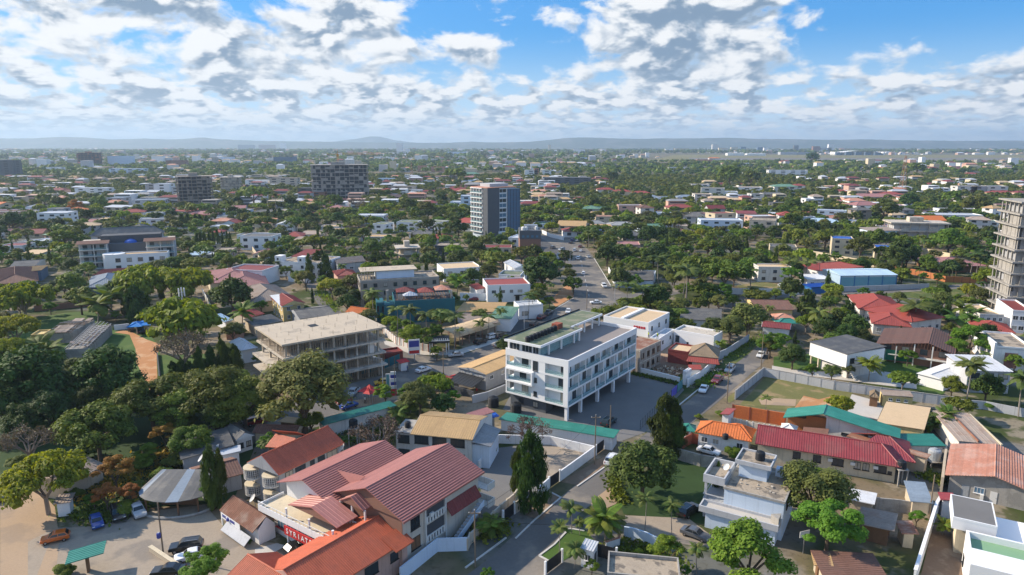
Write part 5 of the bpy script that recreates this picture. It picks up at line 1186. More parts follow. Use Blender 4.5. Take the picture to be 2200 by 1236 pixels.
simple('shed', 'low teal flat sheet roof right of the wide teal roof', 'shed', ZD(1335,375), ZD(1645,395), ZD(1350,300),3.0, 'shed', 'roof_teal', 'offwhite',.5)
simple('shed', 'brown tiled roof under the teal gable', 'shed', ZD(690,290), ZD(860,320), ZD(690,250),2.8, 'shed', 'roof_brown', 'beige',.5)
simple('tent', 'small white canvas canopy behind the crimson roof', 'tent', ZD(540,270), ZD(650,290), ZD(560,232),2.4, 'hip', 'rail_white', 'steel',.9, i=1.0, mode='plain')
q = at(ZD(1105,305),3); tank('black water tank below the wide teal roof',(q.x, q.y,2.2),.6); q = at(ZD(1560,505)); tank('large grey water tank beside the low teal roof',(q.x, q.y,0),1.1, 'grey_metal', stand=1.2)
simple('hall', 'broad flat sandy tan roof behind the banana plants', 'building', ZD(1185,220), ZD(1500,285), ZD(1265,85),3.4, 'shed', 'roof_sand', 'yellow_wall',.5, lm='the broad flat sandy tan roof', mode='plain')
Yl = simple('outbuilding', 'small yellow outbuilding with three small windows beside the tan roof', 'outbuilding', ZD(1225,40), ZD(1430,62), ZD(1225,5),2.9, 'shed', 'roof_weathered', 'yellow_wall',.3, lm='the small yellow outbuilding', i=.1)
for t in (1.6,3.2,4.8): Yl.window(0, t,1.7,.8,.6, 'frame_white')
simple('hut', 'small brown timber hut beside the yellow outbuilding', 'hut', ZD(1135,50), ZD(1200,60), ZD(1150,20),2.4, 'hip', 'thatch', 'wood',1.0, i=.2)
Ru = Bld('flat_house', 'house under a rusty weathered grey flat sheet roof with raised seams', 'house', ZD(1725,345), ZD(2000,370), ZD(1740,165),3.3, lm='the rusty weathered flat roof')
Ru.walls(0,3.2, 'offwhite',.3); Ru.shed(3.3,3.6, 'roof_weathered', 'y',0, 'ribs',.9)
for k in (.48,): MB().box(Ru.L * k,0,3.4, Ru.L * k + .25, Ru.D,3.75, 'roof_rust').build('roof_seam', Ru.o)
MB().box(Ru.L + .2,-.2,0, Ru.L + .5, Ru.D,3.5, 'cream').build('side_wall', Ru.o)
# terracotta house
Tc = ridge2('house', 'grey house under a faded terracotta tiled gable roof at the right edge', 'house', ZD(1970,582), ZD(1977,366), ZD(1640,562), ZD(2290,700),5.2,3.4, lm='the faded terracotta tiled roof')
Tc.gable(3.4,1.8, 'roof_terra', 'x',0, 'rows',.42, None, off=Tc.off); Tc.walls(0,3.4, 'concrete', x0=.8, x1=Tc.L - .3, y0=.7, y1=Tc.D - .7); t = MB(); yr = Tc.D * Tc.off
t.add([(.8,.7,3.4),(.8, Tc.D - .7,3.4),(.8, yr,5.05),(1.0,.7,3.4),(1.0, Tc.D - .7,3.4),(1.0, yr,5.05)],[(0,2,1),(3,4,5),(0,3,5,2),(1,2,5,4)], 'concrete'); Tc.part('gable_wall', t); w_ = Tc.side(3)[3]
Tc.door(3, w_ * .20,1.1,2.1, 'grey_metal'); Tc.window(3, w_ * .36,1.2,1.5,1.1, 'frame_white', 'blue_glass',3); Tc.door(3, w_ * .53,1.0,2.1, 'rail_white')
MB().box(.35, Tc.D - .7 - w_ * .42,0.2,.79, Tc.D - .7 - w_ * .38,1.2, 'rail_white').build('air_conditioner', Tc.o)
# white modern house in the lower right corner
def modern():
 B = Bld('house', 'white modern house with grey flat roof and sunken green terrace, lower right corner', 'house', ZY(615,775), ZY(968,855), ZY(645,605),6.4, lm='the white modern house in the lower right corner'); L, D = B.L, B.D
 B.walls(4.6,6.1, 'clean_white', name='fascia_wall'); tray(B,-.02,-.02, L + .02, D + .02,6.4, 'paving', 'clean_white',.05,.18,.3)
 B.walls(0,4.59, 'cream', x0=.8, x1=L - .4, y0=1.6, y1=D - .3)
 MB().box(L + .05, D * .1,0, L + 5.5, D * .9,4.2, 'offwhite').build('rear_wing', B.o); MB().box(L - .02, D * .06,4.2, L + 5.6, D * .95,4.45, 'clean_white').build('wing_roof', B.o)
 MB().box(L + 5.6,-2,0, L + 6.2, D + 2,6.8, 'clean_white').box(L + 6.2, D + 1.4,0, L + 12, D + 2,6.8, 'clean_white').build('screen_wall', B.o)
 a = B.loc(ZY(720,885),5.2); c = B.loc(ZY(690,1236),5.2); b_ = B.loc(ZY(1177,1010),5.2); x0, y1 = a[0], a[1]; y0 = y1 - 9.5; x1 = x0 + 13
 MB().box(x0, y0,0, x1, y1,4.1, 'clean_white').build('lower_block', B.o)
 tray(B, x0, y0 + 4.2, x1, y1,4.4, 'basin', 'clean_white',.95,.35,.3, 'green_terrace')
 MB().box(x0 - .02, y0,4.1, x1, y0 + 4.2,5.35, 'clean_white').build('white_roof', B.o)
 B.w = B.o; B.r = (x0, y0, x1, y1); B.window(3,2.0,1.0,1.4,1.4, 'frame_dark')
modern()
run('boundary_wall', 'tall white boundary wall of the modern house in the lower right corner', 'wall',[ZY(300,1340), ZY(395,1030), ZY(470,790), ZY(500,735), ZY(640,775)],2.8,.3, 'clean_white', cap='clean_white')
simple('gatehouse', 'tiny crimson sheet roof above the tall white wall', 'gatehouse', ZY(520,640), ZY(640,660), ZY(530,585),3.2, 'shed', 'roof_crimson', 'white',.3)
simple('shed', 'blue-grey sheet roof beside the end wall of the crimson-roofed house', 'shed', ZD(1410,745), ZD(1560,770), ZD(1440,620),2.9, 'shed', 'roof_bluegrey', 'beige',.3)
simple('shed', 'long weathered grey sheet roof beside the big leafy tree', 'shed', ZD(1045,890), ZD(1300,960), ZD(1065,775),2.8, 'shed', 'roof_weathered', 'wood',.4, i=.8)
simple('shed', 'wide dark corrugated roof with red stripes at the bottom edge', 'shed', ZD(850,1290), ZD(1300,1330), ZD(930,1085),2.8, 'shed', 'roof_brown', 'beige',.3, i=.5)
simple('shed', 'small tan plank roof at the bottom edge', 'shed', ZD(770,1170), ZD(900,1190), ZD(830,1095),2.6, 'shed', 'roof_tan', 'wood',.3, i=.6)
simple('hut', 'tiny brick-red roofed hut right of the weathered grey roof', 'hut', ZD(1350,960), ZD(1465,975), ZD(1365,880),2.5, 'shed', 'roof_rust', 'cream',.3, i=.5)
simple('shed', 'long pale grey lean-to along the crimson-roofed house', 'shed', ZD(990,730), ZD(1170,775), ZD(1000,655),2.3, 'shed', 'roof_silver', 'beige',.2)
run('boundary_wall', 'mossy grey block wall right of the big leafy tree', 'wall',[ZD(1170,800), ZD(1330,815), ZD(1520,850)],2.2,.22, 'concrete',2.6)
run('boundary_wall', 'old cream wall between the low teal roof and the terracotta house', 'wall',[ZD(1610,690), ZD(1640,420)],3.0,.4, 'beige')
def hoop():
 c = at(ZD(695,1090)); o = thing('basketball_hoop', 'basketball hoop with white backboard under the big leafy tree', 'basketball hoop', c, R(200))
 MB().tube((0,0,0),(0,0,3.2),.07, 'steel').build('post', o); MB().box(-.9,-.03,2.7,.9,.03,3.7, 'rail_white').build('backboard', o)
 b = MB()
 for i in range(12): a, d = i * math.pi / 6,(i + 1) * math.pi / 6; b.tube((.23 * math.cos(a),.3 + .23 * math.sin(a),2.9),(.23 * math.cos(d),.3 + .23 * math.sin(d),2.9),.02, 'red_plastic', n=4)
 b.build('rim', o)
hoop()
# ---- second row on the right
Gh = Bld('house', 'tall white house on posts under a weathered grey sloping roof', 'house', ZH(735,605), ZH(990,690), ZH(830,520),6.6, lm='the tall white house with the weathered grey roof')
Gh.shed(6.8,7.3, 'roof_darkgrey', 'y',0, 'ribs',.5); Gh.walls(3.0,6.7, 'clean_white',.25); MB().box(3.5,1.2,0, Gh.L - .6, Gh.D - .5,3.0, 'offwhite').build('ground_floor_wall', Gh.o)
for x in (.5,3.0): MB().box(x,.5,0, x + .35,.85,3.0, 'cream').build('post', Gh.o)
Gh.window(1,2,4,1.6,1.4, 'frame_dark')
for i in range(8): MB().box(Gh.L + i * .35,.5,2.9 - i * .36, Gh.L + .35 + i * .35,1.6,3.1 - i * .36, 'offwhite').build('step', Gh.o)
simple('house', 'low annex with a flat red roof between the grey roof and the brown roof', 'house', ZH(1030,645), ZH(1150,660), ZH(1050,598),4.6, 'shed', 'roof_red', 'dark_grey',.3)
Br = ridge2('house', 'open-fronted house under a wide rusty brown tiled roof', 'house', ZH(1530,612), ZH(1560,506), ZH(1172,632), ZH(1700,722),7.0,4.8, lm='the wide rusty brown tiled roof')
Br.gable(4.8,2.2, 'roof_brown', 'x',0, 'rows',.6, None, off=Br.off); Br.walls(0,4.8, 'brown_wall', x0=1.5, x1=Br.L - .4, y0=.6, y1=Br.D - .6)
for i in range(5): y = .7 + (Br.D - 1.6) * i / 4; MB().box(.3, y,0,.6, y + .3,4.8 + (1.3 if 0 < i < 3 else .1), 'offwhite').build('column', Br.o)
Br.windows(3,2.3,1,4,3,1.8,1.5, fm='frame_dark'); MB().box(.2,.5,2.2,1.5, Br.D - .5,2.45, 'offwhite').build('balcony', Br.o)
def net():
 a, c = at(ZH(1165,725)), at(ZH(1455,755)); d = (c - a); o = thing('shade_net', 'green shade netting hung on poles in front of the brown tiled roof', 'shade net', a, math.atan2(d.y, d.x)); L = d.length
 for i in range(5): MB().tube((L * i / 4,0,0),(L * i / 4,0,3.7),.05, 'steel').build('pole', o)
 for i in range(4): MB().box(L * i / 4 + .03,-.02,.6, L * (i + 1) / 4 - .03,.02,3.6, 'green_mesh').build('net_panel', o)
net()
simple('shed', 'small silver-roofed white outbuilding beside the paved compound', 'outbuilding', ZH(1450,810), ZH(1640,860), ZH(1490,712),2.9, 'gable', 'roof_silver', 'clean_white',.6, axis='y', i=.3)
Gv = Bld('house', 'grey two-storey house with a pale panelled roof behind two tall palms', 'house', ZH(1790,790), ZH(2090,800), ZH(1800,705),5.8, lm='the grey house behind two tall palms')
Gv.shed(5.8,6.5, 'roof_silver', 'y',.1, 'ribs',.8); Gv.walls(0,5.7, 'light_grey',.3); Gv.windows(0,0,2,3,2.85,2.2,1.3, fm='frame_dark')
run('boundary_wall', 'pale grey boundary wall in front of the grey house with two palms', 'wall',[ZH(1700,1035), ZH(1900,1050), ZH(2200,1110)],2.0,.22, 'light_grey',3)
run('boundary_wall', 'long grey panelled wall dividing the grass lot from the paved compound', 'wall',[ZH(245,985), ZH(430,830), ZH(640,870), ZH(900,920), ZH(1210,965), ZH(1680,1030)],2.3,.2, 'light_grey',3.2, 'grey_wall', cap='concrete')
run('boundary_wall', 'white wall along the street in front of the blue warehouse', 'wall',[ZH(-20,245), ZH(150,282), ZH(360,290), ZH(700,285)],2.6,.22, 'white',4, 'offwhite')
run('boundary_wall', 'low grey wall in front of the blue warehouse', 'wall',[ZH(700,285), ZH(890,272), ZH(1530,248)],2.2,.22, 'light_grey',5)
run('boundary_wall', 'orange-brown fence wall behind the blue warehouse', 'wall',[ZH(1290,132), ZH(1480,165), ZH(1640,205), ZH(1910,215)],2.6,.2, 'orange_wall',3, 'rust_wall')
run('boundary_wall', 'long cream boundary wall far right beyond the blue warehouse', 'wall',[ZL(400,965), ZL(560,990), ZL(930,1060), ZL(1160,1095)],3.0,.25, 'cream',8)
run('boundary_wall', 'cream compound wall beside the dark trees at the far right', 'wall',[ZL(1360,955), ZL(1600,1005)],3.0,.25, 'cream',8)
def warehouse():
 B = Bld('warehouse', 'light blue metal warehouse with four wide blue panels', 'warehouse', ZH(945,162), ZH(1325,157), ZH(845,118),5.8, lm='the light blue warehouse')
 D = B.D; B.walls(0,5.8, 'roof_sky',.3); B.gable(5.8,1.0, 'roof_sky', 'x',.1, 'ribs',.9, 'roof_sky', off=.5)
 mat('panel_blue',(.14,.34,.44),.5,.1); mat('trim_blue',(.02,.14,.40),.5,.1); n = 4; w_ = (B.L - .6) / n
 for i in range(n): MB().box(.3 + i * w_ + .3,.22,.3,.3 + (i + 1) * w_ - .1,.29,4.9, 'panel_blue').build('panel', B.o)
 for i in range(n + 1): MB().box(.2 + i * w_,.12,0,.5 + i * w_,.34,5.7, 'trim_blue').build('pillar', B.o)
warehouse()
H(*ZH(790,240),46,3.6,7,3, 'shed', 'roof_silver', 'white', '', label='low white workshop with a blue awning left of the light blue warehouse', cat='workshop', name='workshop')
simple('shed', 'bright blue awning in front of the low white workshop', 'canopy', ZH(750,240), ZH(890,235), ZH(760,215),3, 'shed', 'roof_blue', 'trim_blue',.2, i=.5)
simple('house', 'white house with a long red roof behind the light blue warehouse', 'house', ZH(800,130), ZH(1105,105), ZH(745,85),4.6, 'hip', 'roof_red', 'white',1.8, lm='the long red roof behind the warehouse')
H(*ZH(505,205),70,6.4,9,-4, 'flat', 'roof_sand', 'offwhite', '', label='two-storey cream house with a sandy flat roof and dark arched openings', lm='the cream house with the sandy flat roof', fm='frame_dark', rh=0)
H(*ZH(560,50),54,6.0,12,-18, 'flat', 'roof_darkgrey', 'cream', '', label='long cream two-storey block with a dark flat roof edge', lm='the long cream two-storey block')
# red-roofed group
for A, B_, C_, ez, rh, lb in ((ZH(1065,385), ZH(1385,405), ZH(1145,300),4.2,2.6, 'large brick-red hipped roof with a roof tank among palms'),(ZH(1150,480), ZH(1420,505), ZH(1160,410),3.6,1.8, 'lower brick-red hipped roof in front of the larger one'),(ZH(1420,470), ZH(1640,440), ZH(1440,340),4.4,2.8, 'brick-red hipped roof with a peak right of the tall palm')):
 s = simple('house', lb, 'house', A, B_, C_, ez, 'hip', 'roof_red', 'offwhite', rh, i=.7, step=.6); s.auto_windows(0,1,3.4,3.0); land('the brick-red hipped roofs', s.c)
simple('house', 'brick-red hipped roof near the right edge below the unfinished tower', 'house', ZH(1835,520), ZH(2110,545), ZH(1870,470),3.6, 'hip', 'roof_red', 'offwhite',1.9, i=.6)
Bn = simple('house', 'long yellow-walled house under a dark brown tiled roof', 'house', ZH(380,385), ZH(640,390), ZH(300,320),3.8, 'gable', 'roof_brown', 'yellow_wall',1.7, i=.5, lm='the dark brown roof with yellow walls')
Bn.windows(0,0,1,4,3.6,1.6,1.3, fm='frame_dark')
simple('canopy', 'round teal garden umbrella roof beside the yellow-walled house', 'canopy', ZH(530,480), ZH(690,480), ZH(545,450),2.8, 'hip', 'roof_teal', 'steel',1.0, i=2.0, mode='plain')
simple('canopy', 'pale pink pointed roof beside the teal garden umbrella', 'canopy', ZH(510,450), ZH(650,455), ZH(530,420),3.4, 'hip', 'roof_terra', 'cream',1.2, i=1.0, mode='plain')
simple('outbuilding', 'white outbuilding with a dark maroon roof by the street', 'outbuilding', ZH(420,500), ZH(610,520), ZH(450,462),3.0, 'gable', 'roof_maroon', 'white',.8)
Ws = simple('house', 'white stucco house block with a mauve panel at the right edge', 'house', ZH(1980,640), ZH(2230,660), ZH(1990,545),6.0, 'flat', 'old_slab', 'white',.7, lm='the white block at the right edge')
MB().box(Ws.L * .25,-.06,.6, Ws.L * .60,-.005,4.8, 'roof_mauve').build('panel', Ws.o); MB().box(-.6,-.3,0,-.05, Ws.D,7.4, 'white').build('side_tower', Ws.o)
simple('house', 'white house with a tan roof slab below the unfinished tower', 'house', ZH(1870,425), ZH(2030,430), ZH(1880,360),5.0, 'flat', 'roof_sand', 'offwhite',.2).windows(0,2.2,1,4,2.6,1.0,1.2)
simple('house', 'white balconied house cut by the right edge below the tower', 'house', ZH(2090,400), ZH(2230,410), ZH(2100,330),7.0, 'flat', 'roof_maroon', 'white',.3).windows(0,0,2,3,3.3,1.6,1.4)
# ------------------------------------------------------------------ the unfinished concrete frame left of centre
def frame_building():
 ez = 13.2; B = Bld('unfinished_building', 'unfinished concrete frame building with a wide pale slab on forests of props', 'building', ZF(325,622), ZF(1020,500), ZF(108,508), ez, lm='the unfinished concrete frame building'); L, D = B.L, B.D
 ins = 1.6; zs = [3.3,6.5,9.7]
 for k, z in enumerate(zs): MB().box(-1.2 if k < 2 else .1,.1 if k else -.6, z - .45, L - .3, D - .4, z, 'raw_concrete').build('floor_slab', B.o)
 MB().box(0,0, ez - .45, L, D, ez, 'pale_slab').build('roof_slab', B.o)
 MB().box(L * .42, D * .55, ez + .003, L * .5, D * .68, ez + .03, 'black').build('painted_opening', B.o)  # no hole: black plate painted as the shade inside a stair opening
 z0 = 0
 for k, z in enumerate(zs + [ez - .15]):
  for i in range(9):
   for j in range(4):
    if 0 < i < 8 and 0 < j < 3: continue
    x, y = 1.3 + (L - 3.2) * i / 8,1.4 + (D - 3) * j / 3; MB().box(x - .22, y - .22, z0, x + .22, y + .22, z - .3, 'raw_concrete').build('column', B.o)
  z0 = z
 MB().box(4, D * .35,0, L - 4, D * .6, ez - .5, 'concrete').build('core_wall', B.o)
 # timber props under the top slab and under the lower right bays
 pr = MB()
 for i in range(44):
  x = .4 + (L - .9) * i / 43 + rnd.uniform(-.1,.1)
  for y in (.5,2.4): pr.tube((x + rnd.uniform(-.15,.15), y,9.7),(x, y + rnd.uniform(-.1,.1), ez - .46),.06, 'timber', n=4)
 for j in range(26):
  y = .6 + (D - 1.2) * j / 25
  for x in (.5,2.2): pr.tube((x, y + rnd.uniform(-.15,.15),9.7),(x, y, ez - .46),.06, 'timber', n=4)
 for i in range(26):
  x = L * .55 + (L * .43) * i / 25
  for y in (1.0,2.2): pr.tube((x + rnd.uniform(-.15,.15), y,3.3),(x, y,6.2),.06, 'timber', n=4); pr.tube((x + rnd.uniform(-.15,.15), y,0),(x, y,3.0),.06, 'timber', n=4)
 pr.build('props', B.o, kind='stuff')
 # reinforcing bars standing out of the roof slab
 for i in range(9):
  for j in range(4):
   x, y = 1.3 + (L - 3.2) * i / 8,1.4 + (D - 3) * j / 3; b = MB()
   for dx, dy in ((-.12,-.12),(.12,.12)): b.tube((x + dx, y + dy, ez),(x + dx * 1.3, y + dy * 1.3, ez + 1.1),.02, 'bark', n=3)
   b.build('rebar', B.o)
 for i in range(8): x = L * .52 + i * (L * .05); MB().box(x,.2,6.5, x + .06,.3,9.4, 'wood').build('plank', B.o)
 MB().box(L - 5,.8,6.55, L - 3.2,1.0,9.2, 'offwhite').build('infill_wall', B.o)
frame_building()
run('hoarding', 'patchy blue-green sheet hoarding along the road below the concrete frame building', 'hoarding',[ZF(700,850), ZF(850,818), ZF(1000,780), ZF(1110,735)],2.4,.08, 'teal_wall',2.0, 'wood', pname='sheet_panel')
simple('container', 'dark red shipping container beside the concrete frame building', 'container', ZF(1010,690), ZF(1130,672), ZF(990,660),2.6, 'flat', 'roof_maroon', 'roof_maroon',.02)
simple('kiosk', 'small red and white roadside kiosk by the road bend', 'kiosk', ZF(1110,745), ZF(1175,735), ZF(1100,722),2.4, 'shed', 'red_plastic', 'white',.2)
# teal restaurant with its rooftop terrace
def restaurant():
 B = Bld('restaurant', 'teal-walled restaurant with a crowded rooftop terrace under red tiled roofs', 'restaurant', ZF(1075,345), ZF(1475,325), ZF(965,300),7.2, lm='the teal-walled restaurant'); L, D = B.L,15.
 B.walls(0,7.0, 'teal_wall', x0=0, x1=L, y0=0, y1=D); MB().box(-3.5,1.5,0,-.01,8,6.4, 'teal_wall').box(-6,4,0,-3.51,12,6.6, 'teal_wall').build('side_wall', B.o)
 B.flat(7.2, 'dark_grey', 'teal_wall',.7,.2,0,0, L,0, D)
 for k in range(3): MB().box(-5.9 + k * 1.7,3.95 - k,3.5,-5.2 + k * 1.7,4.02 - k,5.6, 'dark_glass').build('window', B.o)
 for t in range(4): B.window(0, L * (t + .5) / 4,.8,2.4,2.2, 'frame_dark')
 for (x0, y0, x1, y1, h, m) in ((1,6,7.5,12,9.6, 'roof_maroon'),(8.5,5,14,11,9.4, 'roof_red'),(14.5,5.5, L - .5,12,9.8, 'roof_terra'),(3,1.5,8,4.5,9.2, 'roof_silver')):
  x1 = min(x1, L - .3)
  for x in (x0 + .3, x1 - .3):
   for y in (y0 + .3, y1 - .3): MB().tube((x, y,7.2),(x, y, h),.1, 'wood').build('post', B.o)
  b = MB(); xm, ym = (x0 + x1) / 2,(y0 + y1) / 2
  for P in ([(x0, y0, h),(x1, y0, h),(xm, ym, h + 1.3)],[(x1, y0, h),(x1, y1, h),(xm, ym, h + 1.3)],[(x1, y1, h),(x0, y1, h),(xm, ym, h + 1.3)],[(x0, y1, h),(x0, y0, h),(xm, ym, h + 1.3)]): k = slope(None, P, m, 'ribs',.5); b.add(k.v, k.f, m)
  b.build('terrace_roof', B.o)
 MB().box(-2.5,6,0,-1.6,7,10.5, 'concrete').build('chimney', B.o); MB().tube((L - .8,3,7.2),(L - .8,3,10.2),.35, 'steel', n=10).build('flue', B.o)
 for i in range(26):
  x, y = rnd.uniform(.8, L - 1), rnd.uniform(.7,4.5); t = MB().box(x - .4, y - .4,7.9, x + .4, y + .4,7.96, 'wood').box(x - .05, y - .05,7.25, x + .05, y + .05,7.9, 'wood'); t.build('terrace_table', B.o)
 for i in range(22):
  x = .6 + (L - 1.2) * i / 21; MB().tube((x,.25,7.2),(x,.25,9.2),.045, 'wood', n=4).build('pergola_post', B.o)
 for i in range(9):
  x = 10 + i * .9
  if x < L: MB().box(x,.1,9.2, x + .12,5.2,9.34, 'wood').build('pergola_beam', B.o)
 return B
RB = restaurant()
def gateway():
 B = Bld('gateway', 'dark entrance gateway with white posts and a rooftop nameplate among palms', 'gateway', ZF(1300,600), ZF(1440,595), ZF(1305,570),4.2, lm='the dark entrance gateway'); L = B.L; D = 6
 MB().box(0,0,3.6, L, D,4.2, 'charcoal').build('roof', B.o); MB().box(0,-.02,4.2, L,.15,4.4, 'rail_white').build('edge', B.o)
 for x in (.2,.9, L - 1.1, L - .4): MB().box(x,.1,0, x + .25,.35,3.6, 'rail_white').build('post', B.o)
 MB().box(0,3,0,.4, D,3.6, 'charcoal').box(L - .4,3,0, L, D,3.6, 'charcoal').build('side_wall', B.o)
 t = MB()
 for i in range(9): t.box(.5 + i * L / 10,-.04,4.45,.5 + i * L / 10 + .3,.04,4.95, 'rail_white')
 t.build('raised_nameplate', B.o)
gateway()
run('boundary_wall', 'brick-red and white garden wall in front of the palms by the gateway', 'wall',[ZF(1000,545), ZF(1085,615), ZF(1190,650), ZF(1300,668)],2.2,.25, 'offwhite',2.2, 'roof_terra')
def arches():
 a, c = at(ZF(1480,640)), at(ZF(1780,545)); d = c - a; L = d.length; u = d.normalized(); o = thing('arched_canopy', 'row of arched sand-coloured car-park canopies with dark ribs', 'canopy', a, math.atan2(u.y, u.x)); land('the arched sand-coloured canopies', a)
 D = 9
 for i in range(7):
  x0, x1 = L * i / 7 + .05, L * (i + 1) / 7 - .05; b = MB(); n = 8; vs = []
  for j in range(n + 1): t = math.pi * j / n; y = D / 2 - D / 2 * math.cos(t); z = 3.0 + 1.7 * math.sin(t); vs += [(x0, y, z),(x1, y, z),(x0, y, z - .08),(x1, y, z - .08)]
  fs = []
  for j in range(n): k = j * 4; fs += [(k, k + 1, k + 5, k + 4),(k + 2, k + 6, k + 7, k + 3),(k, k + 4, k + 6, k + 2),(k + 1, k + 3, k + 7, k + 5)]
  b.add(vs, fs, 'roof_sand'); b.build('canopy_panel', o)
  MB().box(x0 - .1,-.05,0, x0 + .12,.17,3.1, 'roof_rust').box(x0 - .1, D - .17,0, x0 + .12, D + .05,3.1, 'roof_rust').build('post', o)
arches()
simple('shed', 'brown flat sheet roof behind the arched canopies', 'shed', ZF(1480,400), ZF(1780,410), ZF(1520,335),4.0, 'shed', 'roof_tan', 'offwhite',.3, i=.5)
simple('shed', 'dull tan flat roof left of the arched canopies', 'shed', ZF(1500,480), ZF(1760,480), ZF(1500,415),3.8, 'shed', 'roof_weathered', 'beige',.2, i=.5)
Gs = simple('shop_building', 'white shop with a long mossy green sheet roof by the car park', 'shop', ZF(1850,450), ZF(1905,380), ZF(1700,440),4.4, 'shed', 'roof_green', 'clean_white',.6, axis='x', i=.4)
simple('shop_building', 'white roadside shop cube with one dark window behind the twin palms', 'shop', ZF(1900,370), ZF(2060,360), ZF(1880,340),4.6, 'flat', 'roof_silver', 'clean_white',.3).window(0,2.2,1.5,2.2,1.4, 'frame_dark')
Rw = Bld('office_building', 'white office block with a sunken red roof and five dark windows', 'building', ZF(1690,232), ZF(1975,222), ZF(1720,185),6.6, lm='the white office block with a red roof'); Rw.walls(0,6.3, 'clean_white'); Rw.flat(6.5, 'roof_red', 'clean_white',.5)
for t, w_ in ((.15,1.7),(.37,1.4),(.56,1.4),(.76,2.0)): Rw.window(0, Rw.L * t,3.6, w_,1.3, 'frame_white', 'glass',3)
Rw.door(0, Rw.L * .70,1.6,2.3, 'black'); MB().box(Rw.L * .62,-1.2,2.6, Rw.L * .80,-.02,2.85, 'black').build('porch_roof', Rw.o)
simple('annex', 'small white annex with a bright red roof beside the white office block', 'annex', ZF(1615,255), ZF(1680,250), ZF(1625,218),4.4, 'shed', 'roof_red', 'clean_white',.4)
run('boundary_wall', 'white compound wall in front of the white office block', 'wall',[ZF(1510,325), ZF(1690,330)],3.0,.25, 'clean_white')
def grey_block():
 B = Bld('unfinished_building', 'grey three-storey unfinished block with an open top storey', 'building', ZF(845,205), ZF(1370,175), ZF(768,165),9.4, lm='the grey three-storey unfinished block'); L, D = B.L, B.D
 B.walls(0,9.2, 'block'); B.flat(9.4, 'old_slab', 'concrete',.5,.25)
 B.windows(0,0,3,8,3.1,1.4,1.4, fm='frame_dark'); B.windows(3,0,3,3,3.1,2.0,1.8, fm='frame_dark')
 for z in (3.0,6.1): MB().box(-.12,-.12, z, L + .12,-.005, z + .25, 'raw_concrete').build('floor_band', B.o)
 MB().box(L * .22, D * .3,9.43, L * .70, D * .9,12.4, 'bluewhite').build('roof_storey', B.o); MB().box(L * .02, D * .25,12.4, L * .74, D * .95,12.7, 'pale_slab').build('top_slab', B.o)
 for i in range(6): x = L * (.03 + .035 * i); MB().box(x, D * .3,9.43, x + .3, D * .3 + .3,12.4, 'raw_concrete').build('column', B.o)
 for i in range(20): x, y = L * rnd.uniform(.04,.2), D * rnd.uniform(.3,.9); MB().tube((x, y,12.7),(x + .1, y,13.5),.035, 'wood', n=3).build('rebar', B.o)
grey_block()
Wt = Bld('house', 'white house with a broad sandy flat roof and two front windows', 'house', ZF(1400,122), ZF(1650,108), ZF(1375,85),5.6, lm='the white house with a sandy flat roof'); Wt.walls(0,5.4, 'clean_white'); Wt.flat(5.6, 'roof_sand', 'clean_white',.4); Wt.windows(0,2.2,1,3,3,2.2,1.5, n=3)
simple('house', 'pale villa with a mossy green flat roof left of the big mango tree', 'house', ZF(1765,160), ZF(1910,165), ZF(1760,130),4.6, 'flat', 'mossy', 'clean_white',.3).windows(0,2.0,1,5,2.4,.6,.8)
simple('house', 'white gabled wing behind the mossy green flat roof', 'house', ZF(1870,115), ZF(1960,110), ZF(1865,70),5.6, 'gable', 'roof_silver', 'clean_white',1.2, axis='y')
